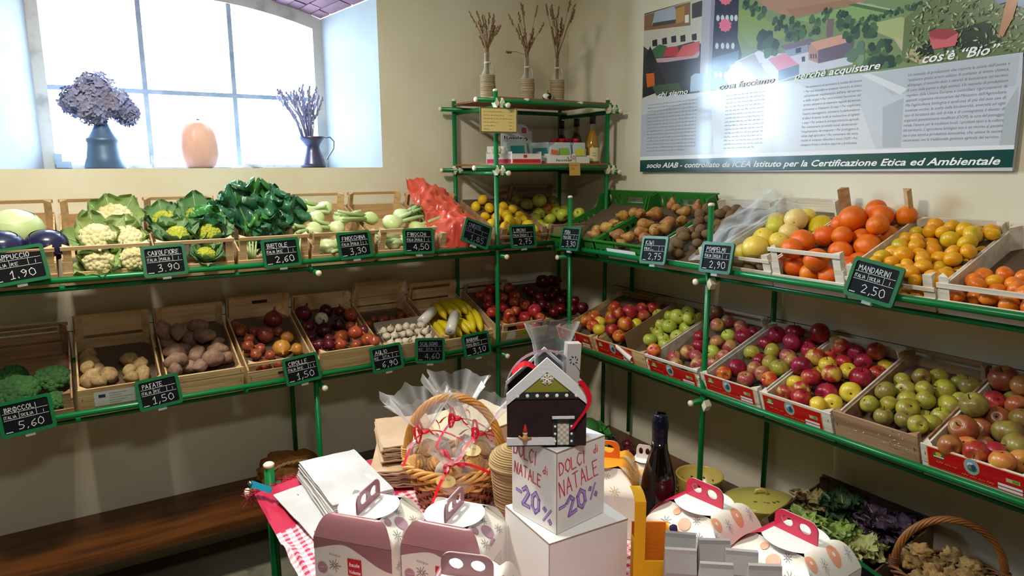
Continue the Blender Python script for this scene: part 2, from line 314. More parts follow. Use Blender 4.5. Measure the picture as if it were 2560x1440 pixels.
# ---- positions of the fruit in their crates, mm in crate axes (x, y, z, radius, sort)
FRUIT = {'grapefruit':'50,363,94,38,0;90,299,97,39,1;162,340,116,46,2;152,420,95,38,0;228,393,69,50,3;184,259,94,41,2;95,215,84,44,0;193,181,93,38,0;126,123,84,53,0;48,140,48,38,0;227,50,67,38,4;157,50,48,38,4',
'orange':'118,338,137,50,0;141,451,129,38,0;194,390,129,44,0;256,440,112,38,0;234,299,136,38,0;236,345,71,42,0;53,259,93,43,0;38,147,122,45,0;130,245,106,38,0;167,305,75,38,0;161,177,77,42,0;222,243,75,47,0;57,59,133,38,0;50,65,57,40,0;166,34,112,42,0;233,166,48,38,0;240,97,67,38,0;123,50,48,38,0;197,50,48,38,0;232,420,48,38,0;48,368,96,38,0',
'mandarin':'73,427,87,28,0;128,422,87,28,0;184,394,94,27,0;226,354,97,31,1;199,435,70,23,0;246,431,79,27,0;266,388,87,24,0;34,378,77,24,1;80,376,87,24,0;126,369,91,23,0;29,318,82,24,0;75,306,90,23,0;100,337,57,30,0;167,334,82,31,1;237,295,95,30,1;250,395,39,28,0;41,262,77,31,1;95,263,87,25,0;134,291,60,28,0;215,247,83,24,0;263,245,90,25,0;255,341,45,23,0;44,207,80,25,0;94,179,86,32,0;80,231,59,23,0;39,153,85,29,1;126,226,72,26,0;171,250,53,29,0;237,202,81,27,0;253,271,39,25,0;87,124,88,23,0;130,137,75,24,0;157,182,76,29,0;46,100,89,25,0;189,120,85,27,0;195,203,44,25,1;177,69,89,27,0;188,149,40,30,0;249,127,58,29,0;249,213,33,23,0;133,91,80,23,0;260,42,88,32,0;208,35,77,23,0;232,173,43,23,0;139,48,67,23,0;169,41,33,23,0;214,35,33,23,0',
'mandarinB':'37,195,37,27,0;85,218,37,27,0;35,144,44,25,0;62,102,55,27,0;80,165,36,26,1;105,120,35,25,0;131,166,36,26,0;154,121,45,26,0;195,75,63,25,0;136,216,35,25,0;180,163,45,25,0;202,119,41,25,0;35,37,40,25,0;78,56,36,26,0;120,37,54,25,0;134,78,35,25,0;170,40,38,28,0;220,37,44,25,0',
'pearA':'305,165,84,31,0;250,146,74,28,0;290,98,73,28,0;306,289,97,31,0;357,225,69,28,0;358,153,63,28,0;298,223,79,28,0;355,293,53,30,0;353,326,102,28,0',
'pearB':'27,302,110,30,0;122,314,110,39,0;140,209,97,36,0;270,248,99,35,0;147,405,122,28,1;211,371,117,28,0;285,353,115,30,0;322,396,120,28,1;305,191,100,28,0;246,182,90,33,0;169,150,87,29,0;250,103,83,30,0;67,103,83,34,0;156,94,84,29,0;154,40,71,28,0;334,270,104,28,0',
'kiwi':'26,347,133,29,0;26,292,131,27,0;53,249,116,26,0;72,296,110,25,0;90,215,96,28,0;33,219,83,22,0;33,165,102,29,0;73,127,98,26,0;104,167,87,24,0;82,75,88,29,0;108,36,64,24,0;91,350,115,25,0;94,397,116,22,0;151,396,116,30,0;162,337,110,31,0;185,281,107,28,0;133,281,99,24,0;180,230,95,24,0;144,193,89,24,0;225,56,68,22,0;148,121,78,24,0;221,331,109,22,0',
'lemon':'100,396,121,29,0;39,356,96,29,0;97,309,109,29,0;39,246,86,29,0;39,427,39,29,0;44,359,39,29,0;39,301,39,29,0;39,176,72,29,0;90,214,87,29,0;147,273,95,29,0;187,310,113,29,0;244,298,99,31,0;155,216,106,29,0;258,236,85,29,0;241,180,89,29,0;130,143,105,34,1;81,94,82,35,0;187,158,85,29,0;234,118,79,34,0;39,46,56,29,0;261,41,44,29,0;227,48,90,29,0',
'apple8':'32,402,105,38,1;36,306,123,38,1;153,353,119,44,0;263,369,102,39,1;102,264,74,40,0;109,166,87,36,0;170,281,94,35,2;69,325,48,35,1;235,302,93,35,0;252,232,107,36,0;172,140,122,38,0;270,121,134,35,0;183,211,107,35,0;45,151,61,35,0;45,82,73,35,0;45,218,74,35,0',
'redapple':'153,420,105,35,0;87,402,82,33,0;102,342,98,31,0;182,322,99,36,0;268,327,102,38,0;232,265,102,34,0;273,406,112,31,0;72,288,89,31,0;86,228,89,31,0;153,253,79,31,0;211,205,79,34,0;271,214,106,31,0;266,109,128,40,0;148,177,78,36,0;114,110,83,38,0;198,97,105,33,0;252,32,131,31,0;40,188,102,31,0;158,54,78,31,0;252,57,74,31,0;50,85,76,31,0',
'plum':'207,405,135,42,0;281,421,125,34,0;280,363,151,30,0;283,269,110,30,0;87,258,113,38,0;153,280,107,32,0;213,299,94,33,0;88,334,111,32,0;93,395,98,30,0;267,334,100,33,0;207,200,110,30,0;178,150,88,32,1;119,134,86,30,1;120,208,77,32,0;272,200,102,32,0;263,147,134,30,0;273,81,121,38,0;204,78,120,32,0;45,162,125,30,0;34,218,108,30,0',
'orangeapple':'53,215,74,41,0;129,196,69,35,2;148,131,85,35,0;217,119,79,35,2;80,147,90,35,0;134,308,99,38,1;199,225,93,40,1',
'greenapple':'34,237,154,40,0;29,320,127,33,0;43,384,102,36,0;81,282,116,33,0;85,155,138,39,1;37,100,119,35,0;43,146,71,33,2;29,169,179,33,0;82,219,99,33,2;128,149,75,37,2;102,87,105,33,1;109,353,90,33,4;174,364,94,33,4;244,353,107,39,4;248,424,98,33,4;335,343,124,33,4;317,417,76,36,4;143,234,76,35,4;172,296,80,33,4;260,276,95,36,4;306,342,54,43,4;208,243,66,33,4;239,157,78,34,4;267,214,59,33,4;320,260,56,38,4;323,174,64,35,4',
'redgreen':'29,37,125,33,1;41,450,117,33,2;122,354,113,33,2;130,419,103,33,2;204,412,91,34,2;266,419,68,33,3;267,352,89,38,3;193,336,81,33,0;184,271,82,33,2;255,271,74,34,2;207,211,68,33,0;272,207,61,33,2;124,218,75,33,3;85,270,86,33,3;117,151,78,34,2;182,138,76,33,2;229,91,73,33,2;272,142,67,33,2;83,94,74,33,2;135,53,74,33,2',
'crimson':'66,411,93,41,0;138,436,112,38,0;176,367,107,40,0;71,332,97,33,0;252,448,125,43,0;204,425,74,33,0;245,374,83,33,0;46,267,77,36,1;127,296,90,34,1;194,303,77,34,2;241,259,89,33,2;107,236,69,33,0;54,154,67,39,0;128,174,71,33,2;174,217,89,33,1;240,189,99,38,1;187,149,80,33,2;46,83,75,33,3;142,100,70,34,2;245,116,89,33,3',
'mixedapple':'66,421,97,37,0;136,412,95,34,1;203,431,111,36,2;54,356,78,33,2;119,349,86,33,2;188,366,96,33,1;239,425,55,33,3;245,361,63,33,2;37,297,118,40,0;34,216,117,40,1;109,266,117,33,3;165,303,82,33,3;161,214,122,37,0;234,275,91,43,1;69,259,65,33,3;43,152,78,33,3;100,174,109,37,2;103,106,94,34,0;134,230,53,39,1;43,87,72,33,0;143,50,107,36,2;172,151,72,41,1;239,196,74,39,3;210,45,98,33,3;229,104,80,33,3',
'russet':'41,353,64,31,0;106,361,94,31,1;132,416,68,33,0;197,427,63,31,0;46,238,87,36,1;81,301,67,35,0;145,304,89,31,0;177,361,64,39,0;244,393,83,34,1;47,137,95,31,0;85,184,77,32,0;118,242,72,35,0;181,238,96,32,0;242,337,54,31,0;235,270,68,40,0;154,177,87,37,0;104,120,76,32,1;178,114,92,31,1;189,212,41,31,0;245,140,89,33,0;240,82,116,31,0;247,202,78,31,0',
'brownapple':'38,441,110,45,0;45,355,72,35,1;82,410,57,34,2;36,248,122,41,2;112,353,79,34,0;79,295,57,37,0;52,144,102,42,0;60,221,51,39,0;139,221,71,43,2;146,296,78,34,2;188,155,80,41,2;91,82,80,38,3;98,159,44,34,0;140,30,121,34,1;160,88,92,34,1;207,33,116,34,3;73,27,119,34,0;227,92,87,34,3;106,404,122,34,0',
'onion':'198,389,100,46,1;133,267,96,43,1;36,432,56,26,0;50,381,66,30,0;95,325,81,28,0;198,302,82,26,0;58,254,92,27,0;36,339,36,26,0;227,248,77,33,2;186,184,65,44,2;242,138,80,30,2;93,194,70,29,0;40,192,96,29,0;37,216,37,27,2;36,288,36,26,0;63,138,82,29,0;123,136,67,26,0;88,94,50,31,0;46,62,71,26,0;147,72,59,27,0;36,332,87,26,0',
'redonion':'42,408,102,42,0;153,405,100,38,1;112,343,96,37,3;256,330,109,38,2;224,399,94,28,0;44,337,63,34,0;101,262,82,41,1;179,285,89,32,1;169,209,64,40,2;211,136,127,37,2;237,278,75,28,2;254,79,115,37,2;263,22,142,28,2;141,138,67,36,2;191,64,106,28,2;50,169,63,31,0;83,125,88,28,0;38,261,51,28,0;42,94,62,28,0;103,190,75,28,0;263,170,113,28,0',
'potatoB':'29,366,118,33,0;46,422,84,36,0;121,420,77,38,0;77,329,128,29,0;172,383,112,34,0;184,312,101,38,0;55,231,85,45,0;40,340,63,30,0;94,295,50,40,0;132,352,68,33,0;134,204,80,39,0;48,150,101,38,0;191,139,94,41,0;237,284,72,29,0;229,220,77,35,0;250,162,69,28,0;96,154,58,28,0;133,101,91,28,0;38,88,92,28,0',
'potatoA':'41,363,41,31,0;43,300,43,33,0;65,241,43,31,0;45,155,69,35,0;108,193,46,34,0;191,284,44,32,0;222,231,43,30,0;181,195,52,26,0;229,172,41,29,0;184,143,55,26,0;36,213,82,26,0;72,102,81,26,0'}

# ---------------------------------------------------------------- pipe racks
R_ = .0116
def pipe(parent, a, b, name='rail', cap=(0, 0), r=R_):
    a, b = V(a), V(b); d = (b - a).normalized(); bb = B(); bb.tube([a, b], r, 12); o = ob(name, bb.mesh(name, GREEN), parent)
    for end, p, s in ((cap[0], a, -1), (cap[1], b, 1)):
        if end:
            q = d.to_track_quat('Z', 'Y').to_matrix().to_4x4() if s > 0 else (-d).to_track_quat('Z', 'Y').to_matrix().to_4x4()
            c = B(); c.lathe([(r * 1.12, -.004), (r * 1.12, .004), (r * .8, .008), (0, .0095)], 14, T(*p) @ q); ob('end_cap', c.mesh('end_cap', CREAM), o)
    return o
def clip(parent, p, axis=0):
    bb = B(); q = [(-.013, 0), (0, -.024), (.013, 0), (0, .024)]
    M = T(*p) @ (RZ(0) if axis == 0 else RZ(-90)) @ RX(90); bb.prism(q, -.016, .016, M); ob('connector', bb.mesh('connector', CREAM), parent)
ZT, ZLo = 1.417, .905
left = thing('pipe_rack', 'green pipe rack along the window wall with a tall corner tower', 'rack', T(-1.8, -.3, 0))
left_off = T(1.8, .3, 0)
class PO: pass
def LP(a, b, name='rail', cap=(0, 0)): return pipe(left, V(a) + V((1.8, .3, 0)), V(b) + V((1.8, .3, 0)), name, cap)
for x, y, z0, z1, c in ((-.806, -.48, 0, 2.215, 1), (-.806, -.035, .335, 2.205, 1), (-.09, -.035, .335, 2.19, 1), (-.09, -.48, 0, 2.205, 1), (-1.765, -.48, 0, .905, 0), (-1.765, -.03, .335, .985, 0), (-3.3, -.48, 0, 1.43, 0), (-3.3, -.03, .335, 1.53, 0)):
    LP((x, y, z0), (x, y, z1), 'post', (0, c))
for z in (ZT, ZLo):
    LP((-4.2, -.502, z + .028), (-.47 if z > 1 else -.50, -.502, z + .028), 'rail', (0, 0))
    LP((-4.2, -.443, z - .010), (-.10, -.443, z - .010)); LP((-4.2, -.052, z + .133), (-.10, -.052, z + .133))
    for x in (-.782, -1.741): LP((x, -.535, z - .022 if z > 1 else z - .03), (x, -.03, z - .022 if z > 1 else z - .03), 'cross_rail', (1, 0))
for z in (2.165, 1.84):
    LP((-.93 if z > 2 else -.945, -.505, z), (-.05, -.505, z), 'rail', (1, 0)); LP((-.90, -.055, z - .01), (-.06, -.055, z - .01), 'rail', (1, 0))
    LP((-.783, -.56, z - .026), (-.783, -.03, z - .026), 'cross_rail', (1, 0)); LP((-.066, -.56, z - .026), (-.066, -.03, z - .026), 'cross_rail', (1, 0))
    bb = B(); bb.box((-.44 + 1.8, -.27 + .3, z + .0175), (.74, .44, .009)); ob('shelf_board', bb.mesh('shelf_board', mat('shelf_board', '#a5703f', .6, '#8a5a30', 3, 4, (1, 10, 10))), left)
    for x in (-.806, -.09):
        clip(left, (x - .014 + 1.8, -.502 + .3, z - .012)); clip(left, (x + .014 + 1.8, -.512 + .3, z - .012))
clip(left, (-.82 + 1.8, -.05 + .3, 1.83)); clip(left, (-.79 + 1.8, -.06 + .3, 1.83))
for x in (-.64, -.30):
    bb = B(); bb.box((x + 1.8, -.505 + .3, 2.176), (.012, .03, .012)); ob('clip', bb.mesh('clip', CREAM), left)
right = thing('pipe_rack', 'green pipe rack below the farm poster on the right wall', 'rack', T(-.25, -1.8, 0))
def RP(a, b, name='rail', cap=(0, 0)): return pipe(right, V(a) + V((.25, 1.8, 0)), V(b) + V((.25, 1.8, 0)), name, cap)
for x, y, z0, z1, c in ((-.463, -.641, 0, 1.69, 1), (-.03, -.641, .335, 1.56, 0), (-.463, -1.5695, 0, 1.687, 1), (-.035, -1.5695, .335, 1.677, 1), (-.463, -3.3, 0, 1.69, 1), (-.035, -3.3, .335, 1.6, 0)):
    RP((x, y, z0), (x, y, z1), 'post', (0, c))
for z in (1.40, .89):
    RP((-.487, -.555, z + .035), (-.487, -3.6, z + .035), 'rail', (0, 0)); RP((-.428, -.56, z - .010), (-.428, -3.6, z - .010)); RP((-.034, -.56, z + .133), (-.034, -3.6, z + .133))
    for y in (-.617, -1.56): RP((-.525, y, z - .018), (-.02, y, z - .018), 'cross_rail', (1, 0))
clip(right, (-.475 + .25, -1.6 + 1.8, 1.375), 1); clip(right, (-.475 + .25, -1.6 + 1.8, .865), 1)
# ---------------------------------------------------------------- wooden crates
_mc = {}
def cached(key, fn):
    if key not in _mc: _mc[key] = fn()
    return _mc[key]
def brd(w, d, h, m):
    def mk(): b = B(); b.box((0, 0, 0), (w, d, h)); return b.mesh('slat', m)
    return cached(('brd', round(w, 3), round(d, 4), round(h, 3), m.name), mk)
def frm(side, s, z, tilt=20, front=None):
    if side == 'L': return T(s, -.462 if front is None else front, z) @ RX(tilt)
    return T(-.445 if front is None else front, s, z) @ RZ(-90) @ RX(tilt)
STAPLE = mat('staple_steel', '#4a4038', .5)
def crate(label, F, W=.288, D=.47, st='open', m=None, backH=None, liner=None, hs=.095, group=None, name='wooden_crate', posts=(1, 1, 1, 1), front=None, back=None):
    m = m or WOOD; c = thing(name, label, 'crate', F, group); t = .006
    Hh = {'open': .157, 'low': .135, 'board': .135, 'label': .118}[st] if backH is None else backH
    fr = front or {'open': [(0, .052), (.143, .157)], 'low': [(0, .045), (.049, .102), (.106, .118)], 'board': [(0, .033), (.036, .135)], 'label': [(0, .05), (.053, .118)]}[st]
    bk = back or [(0, .05), (.056, .1), (Hh - .014, Hh)]
    for (z0, z1) in fr: ob('front_slat', brd(W, t, z1 - z0, m), c, T(W / 2, t / 2 + random.uniform(-.001, .0015), (z0 + z1) / 2))
    for (z0, z1) in bk: ob('back_slat', brd(W, t, z1 - z0, m), c, T(W / 2, D - t / 2, (z0 + z1) / 2))
    for x in (t / 2, W - t / 2): ob('side_board', brd(t, D - 2 * t, hs, m), c, T(x, D / 2, hs / 2))
    for k in range(3): ob('bottom_slat', brd(W - 2 * t, D / 3 - .012, .005, m), c, T(W / 2, D * (k + .5) / 3, .0025))
    hp = max(max(z for _, z in fr), .12); hb = max(z for _, z in bk)
    for i, (x, y, sx, sy) in enumerate(((t, t, 1, 1), (W - t, t, -1, 1), (t, D - t, 1, -1), (W - t, D - t, -1, -1))):
        if not posts[i]: continue
        hh = (hp if i < 2 else hb) - .001
        def mk():
            b = B(); q = [(0, 0), (.027, 0), (0, .027)]; q = [(a * sx, e * sy) for a, e in q]
            if sx * sy < 0: q = q[::-1]
            b.prism(q, 0, hh); return b.mesh('corner_post', m)
        ob('corner_post', cached(('post', sx, sy, round(hh, 3), m.name), mk), c, T(x, y, .0005))
    def mks():
        b = B()
        for x in (.012, W - .012):
            for (z0, z1) in fr:
                if z1 - z0 > .02: b.box((x, -.0004, (z0 + z1) / 2), (.0016, .0012, .011), RY(0))
        return b.mesh('staples', STAPLE)
    ob('staples', cached(('stp', W, st, str(fr)), mks), c, kind='stuff')
    if liner:
        h0, h1, r = liner; b = B(); z0, z1 = max(.008, h0 - r), max(.009, h1 - r)
        b.add([(.008, .008, z0), (W - .008, .008, z0), (W - .008, D - .008, z1), (.008, D - .008, z1)], [(0, 1, 2, 3)])
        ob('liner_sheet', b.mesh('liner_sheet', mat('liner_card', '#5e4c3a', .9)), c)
    return c
def red_label(c, W, peel=False, sx=.9, z0=.044, z1=.1165, xo=0):
    """glossy red fruit label stapled on the crate front: badge, oval picture, white fields"""
    b = B(); w = W * sx; x0 = (W - w) / 2 + xo; h = z1 - z0
    def R4(a, e, a2, e2, col, dz): b.add([(x0 + w * a, -dz, z0 + h * e), (x0 + w * a2, -dz, z0 + h * e), (x0 + w * a2, -dz, z0 + h * e2), (x0 + w * a, -dz, z0 + h * e2)], [(0, 1, 2, 3)], 0, False, col)
    def E(cx, cy, rx, ry, col, dz): b.poly([(x0 + w * cx + p[0], -dz, z0 + h * cy + p[1]) for p in ell(0, 0, rx, ry, 18)], 0, col)
    R4(0, 0, 1, 1, '#e8932a', .0012); R4(.012, .03, .988, .97, '#c8141c', .0015)
    E(.13, .72, .017, .010, '#2d7a33', .0018); E(.13, .74, .009, .008, '#d7b43a', .0020); R4(.075, .58, .185, .64, '#f2f2ea', .0020); R4(.075, .54, .185, .58, '#1f5d34', .0020)
    E(.47, .66, .021, .029, '#d8b24a', .0018); E(.47, .66, .0185, .0265, '#8fb4d8', .0020); E(.475, .60, .013, .013, '#5d7a3e', .0022); E(.46, .72, .009, .011, '#e8ecf2', .0022); E(.49, .64, .006, .012, '#3b4a6a', .0024)
    R4(.8, .5, .93, .68, '#c9c08a', .0018); R4(.86, .52, .92, .66, '#6aa23c', .0020)
    R4(.72, .22, .95, .34, '#f4f2f4', .0018); R4(.72, .05, .95, .17, '#f4f2f4', .0018)
    scrib(b, x0 + w * .1, z0 + h * .32, .06, .008, .0014, XZ, '#f0a83a', 5)
    scrib(b, x0 + w * .36, z0 + h * .14, .085, .008, .0014, XZ, '#f0a83a', 9)
    if peel:
        def g(u, v): a = v * pi * 1.1; return (x0 + w * (.62 + .36 * u) + .0, -.004 - .016 * sin(a) * (.4 + .6 * u), z0 + h * (.75 - .65 * u) + .012 * (1 - cos(a)) * 1.2)
        b.grid(g, 6, 6, 0, True, '#f1eeea')
    ob('fruit_label', b.mesh('fruit_label', mat('printed_gloss', r=.25, vc=True)), c, label='red printed fruit label')
# ---------------------------------------------------------------- fruit
def unit(name, fn): return cached(('unit', name), fn)
def apple_me(m, kind='apple'):
    def mk():
        b = B(); pr = []; n = 16
        for i in range(n + 1):
            t = pi * i / n; r = sin(t) * (1 + .06 * cos(t)); z = -.93 * cos(t)
            z -= .34 * exp(-((pi - t) / .36) ** 2); z += .2 * exp(-(t / .30) ** 2); pr.append((max(r, 0), z))
        b.lathe(pr, 18, fn=lambda q, z: 1 + .018 * cos(5 * q) * (1 if z < 0 else .4)); b.lathe([(.10, -.765), (.08, -.80), (0, -.78)], 8, mi=1)
        return b.mesh(kind, m, mat('calyx', '#3a2c18', .9))
    return unit(('apple', m.name), mk)
def stem_me():
    def mk(): b = B(); b.tube([(0, 0, .58), (.03, .01, .85), (.09, .02, 1.06)], [.05, .04, .055], 6); return b.mesh('stem', mat('stem_brown', '#4a3018', .8))
    return unit('stem', mk)
def citrus_me(m, k):
    def mk():
        b = B(); pr = []; n = 14; fl = {'orange': .94, 'mandarin': .84, 'grapefruit': .93, 'lemon': 1.10}[k]
        for i in range(n + 1):
            t = pi * i / n; r = sin(t); z = -fl * cos(t)
            if k == 'lemon': r *= .93; z += ((.13 * exp(-((pi - t) / .22) ** 2)) - .10 * exp(-(t / .22) ** 2))
            else: z += -.07 * exp(-((pi - t) / .22) ** 2) + .04 * exp(-(t / .2) ** 2)
            pr.append((max(r, 0), z))
        b.lathe(pr, 18); b.lathe([(.085, fl - .075), (.05, fl - .04), (0, fl - .045)], 8, mi=1)
        return b.mesh(k, m, mat('citrus_button', '#8a8a3a', .8))
    return unit((k, m.name), mk)
def pear_me(m):
    def mk():
        b = B(); b.lathe([(0, -.92), (.25, -.97), (.6, -.85), (.9, -.5), (1, -.1), (.92, .3), (.68, .68), (.48, 1.0), (.36, 1.35), (.22, 1.55), (0, 1.6)], 16); return b.mesh('pear', m)
    return unit(('pear', m.name), mk)
def pstem_me():
    def mk(): b = B(); b.tube([(0, 0, 1.5), (.05, 0, 1.85), (.2, .05, 2.2)], [.06, .05, .08], 6); return b.mesh('stem', mat('stem_brown', '#4a3018', .8))
    return unit('pstem', mk)
def onion_me(m):
    def mk():
        b = B(); b.lathe([(0, -.84), (.12, -.86), (.35, -.82), (.75, -.58), (.97, -.2), (1, .08), (.88, .42), (.6, .7), (.32, .86), (.15, 1.0), (.1, 1.2), (.13, 1.34), (.02, 1.36)], 18, fn=lambda q, z: 1 + .015 * cos(9 * q))
        for k in range(9): a = k * .7; b.tube([(.06 * cos(a), .06 * sin(a), -.84), (.12 * cos(a), .12 * sin(a), -.95), (.2 * cos(a + .3), .2 * sin(a + .3), -.98)], .012, 4, mi=1)
        return b.mesh('onion', m, mat('root_hair', '#b79a68', .9))
    return unit(('onion', m.name), mk)
def blob_me(m, name, sx, sy, sz, amp, seed, fr=1.2):
    def mk(): b = B(); b.blob((0, 0, 0), (sx, sy, sz), 16, 12, amp, fr, seed); return b.mesh(name, m)
    return unit((name, m.name, seed), mk)
def rrot(full=True): return MX.Rotation(random.uniform(0, 6.28), 4, 'Z') @ MX.Rotation(random.uniform(0, 6.28) if full else random.uniform(-.7, .7), 4, 'X') @ MX.Rotation(random.uniform(0, 6.28), 4, 'Z')
def place(key, F, where, group, spec):
    """fruit as single things; every label gives the row counted from the crate front and the place in that row"""
    its = [tuple(int(q) for q in t.split(',')) for t in FRUIT[key].split(';')]
    pts = [(F @ V((x / 1000, y / 1000, z / 1000)), r / 1000, k) for x, y, z, r, k in its]
    def scr(p): d = p - CAM; zz = d.dot(FW_); return d.dot(RT_) / zz, -d.dot(UP_) / zz
    order = sorted(range(len(its)), key=lambda i: -scr(pts[i][0])[1]); rows = []; per = max(2, round(len(its) / max(2, round(len(its) / 5.2))))
    for i in range(0, len(order), per): rows.append(sorted(order[i:i + per], key=lambda j: scr(pts[j][0])[0]))
    lab = {}
    for ri, row in enumerate(rows):
        for ci, j in enumerate(row): lab[j] = '%s from left in %s row up of %s' % (ORD[ci], ORD[ri], where)
    for j, (p, r, k) in enumerate(pts):
        name, desc, cat, me, opt = spec[k] if k in spec else spec[0]
        if isinstance(me, list): me = me[j % len(me)]
        sc_ = opt.get('s', 1) * r; R = opt['rot'](j) if 'rot' in opt else rrot()
        o = ob(name, me, None, T(*p) @ R @ S(sc_)); tag(o, desc + ', ' + lab[j], cat, group)
        if opt.get('stem'): ob('stem', opt['stem'], o)
A_ = lambda n, c, c2, lo=.4, hi=.6, ns=1.1, c3=None: mat('skin_' + n, c, .3, c2, ns, 3, (1, 1, .6), lo, hi, var=.1, hue=.008, c3=c3, ns3=9, lo3=.62, hi3=.72)
AP = dict(crimson=A_('crimson', '#ac2a40', '#7c1828', .35, .65), redyel=A_('redyel', '#d8b050', '#b4343a', .38, .55), orangered=A_('orangered', '#e0933a', '#c4402c', .38, .6), green=A_('green', '#b2bf44', '#c8cc60', .4, .7), greenbig=A_('greenbig', '#b9c83c', '#d0d052', .4, .7),
          yellow=A_('yellow', '#e2c332', '#ead45a', .4, .7), russet=A_('russet', '#b2ad3c', '#9a8a44', .42, .66, 1.6), brown=A_('brown', '#a8763e', '#a04a30', .36, .64, 1.4), pink=A_('pink', '#c09a58', '#ae4c50', .38, .6), dark=A_('dark', '#8a1420', '#5a0812', .4, .6), redmid=A_('redmid', '#c8743c', '#a8242c', .33, .56), tan=A_('tan', '#cf9446', '#d06a3c', .4, .65, 1.4), olive=A_('olive', '#948a3e', '#86683a', .4, .65, 1.5), plum=A_('plum', '#4a0f1c', '#6e1a22', .4, .65))
ST = {'stem': stem_me()}
def apl(k, d, stem=True): return ('apple', d + ' apple', 'apple', apple_me(AP[k]), ST if stem else {})
ORA = mat('orange_peel', '#f07d10', .38, '#ea6a0c', 2, 3, bump=.12, bs=40, var=.06, hue=.008)
MAN = mat('mandarin_peel', '#f0b016', .3, '#e69c10', 1.5, 3, bump=.06, bs=40, var=.06, hue=.01)
MANG = mat('greenish_mandarin_peel', '#e2b41c', .3, '#b8ac24', 1.2, 3, lo=.5, hi=.68, bump=.06, bs=40, var=.05)
MAND = mat('deep_mandarin_peel', '#ea8020', .3, '#de6e18', 1.5, 3, bump=.06, bs=40, var=.06, hue=.006)
GRA = mat('grapefruit_peel', '#f0cc3c', .35, '#f2d868', 1.5, 3, bump=.06, bs=40, var=.05)
GRG = mat('greenish_grapefruit_peel', '#dcd24a', .35, '#cfc83e', 1.5, 3, bump=.06, bs=40)
GRP = mat('pale_grapefruit_peel', '#f0cc74', .38, '#f2d890', 1.5, 3, bump=.06, bs=40)
CED = mat('citron_peel', '#f0d50a', .4, '#e2c400', 2, 3, bump=.5, bs=6)
LEM = mat('lemon_peel', '#f2bf1a', .38, '#edcc2a', 1.5, 3, bump=.08, bs=40, var=.05, hue=.01)
KIW = mat('kiwi_skin', '#7a5c3a', .85, '#675030', 4, 4, var=.1, bump=.1)
PEA = mat('pear_skin', '#b87a3e', .55, '#96622e', 1.6, 4, var=.1, hue=.012, c3='#c79a4a', ns3=2)
PEY = mat('yellow_pear_skin', '#c8a04a', .5, '#a8743a', 1.6, 4, var=.08)
ONI = mat('onion_skin', '#b0623a', .32, '#8c3e2c', 1.2, 3, (3, 3, .5), var=.12, hue=.01)
ONB = mat('red_brown_onion_skin', '#8e3c34', .3, '#742a2c', 1.2, 3, (3, 3, .5), var=.08)
ONY = mat('golden_onion_skin', '#d29642', .35, '#c07a34', 1.2, 3, (3, 3, .5), var=.06)
ONR = mat('red_onion_skin', '#7a2836', .3, '#571a28', 1.2, 3, (3, 3, .5), var=.15)
ONC = mat('copper_onion_skin', '#b85c38', .26, '#984030', 1.2, 3, (3, 3, .5), var=.08)
ONW = mat('white_onion_skin', '#e6e0c8', .35, '#d8ceb0', 1.2, 3, (3, 3, .5))
POT = mat('potato_skin', '#b89a6a', .8, '#9c8054', 3, 4, var=.1, bump=.08)
POR = mat('pink_potato_skin', '#a08068', .8, '#8c6a58', 3, 4, var=.1, bump=.08)
BX, GP = -1.1376, .305
LX = lambda k: BX - GP * k
RY_ = lambda k: -1.5806 - .2867 * k
# right upper shelf ------------------------------------------------
F = frm('R', RY_(0), 1.40); crate('pale wooden crate of grapefruit, left of the big oranges', F, .28, st='open', m=WOODW, liner=(.06, .12, .042), back=[(0, .05), (.1, .13), (.143, .157)], front=[(0, .055), (.09, .102)])
place('grapefruit', F, 'grapefruit crate', 'grapefruit in the upper right crate', {0: ('grapefruit', 'yellow grapefruit', 'grapefruit', citrus_me(GRA, 'grapefruit'), {}), 1: ('grapefruit', 'greenish yellow grapefruit', 'grapefruit', citrus_me(GRG, 'grapefruit'), {}), 2: ('grapefruit', 'pale peach grapefruit', 'grapefruit', citrus_me(GRP, 'grapefruit'), {}), 3: ('citron', 'rough bright yellow citron', 'citron', citrus_me(CED, 'lemon'), {'s': .95, 'rot': lambda j: RY(75)}), 4: ('kiwi', 'small brown kiwi', 'kiwi', blob_me(KIW, 'kiwi', 1.1, .85, .85, .05, 3), {})})
F = frm('R', RY_(1), 1.40); crate('white wooden crate heaped with big oranges', F, .28, st='open', m=WOODW, liner=(.065, .13, .04), back=[(0, .05), (.056, .1)], backH=.2)
place('orange', F, 'orange crate', 'oranges in the upper right crate', {0: ('orange', 'large orange', 'orange', citrus_me(ORA, 'orange'), {})})
bb = B(); bb.prism([(0, 0), (.03, 0), (0, .03)], .1, .21); o_crate = [o for o in COL.objects if o.get('label') == 'white wooden crate heaped with big oranges'][0]
for x, s in ((.008, 1), (.272, -1)): ob('corner_post', bb.mesh('corner_post', WOOD), o_crate, T(x, .462, 0) @ S(s, -1, 1))
F = frm('R', RY_(2), 1.40); crate('pale wooden crate full of yellow mandarins', F, .28, m=WOODW, st='low', hs=.07, front=[(0, .045), (.068, .08)], back=[(0, .05), (.08, .1)], liner=(.055, .1, .028), backH=.1)
place('mandarin', F, 'mandarin crate', 'yellow mandarins in the upper right crate', {0: ('mandarin', 'yellow mandarin', 'mandarin', citrus_me(MAN, 'mandarin'), {}), 1: ('mandarin', 'green-tinged mandarin', 'mandarin', citrus_me(MANG, 'mandarin'), {})})
F = frm('R', RY_(3), 1.40); crate('pale wooden crate half empty with deep orange mandarins at the right frame edge', F, .30, m=WOODW, st='low', hs=.075, front=[(0, .045), (.085, .1)], back=[(0, .09)], liner=(.03, .03, .024), backH=.1)
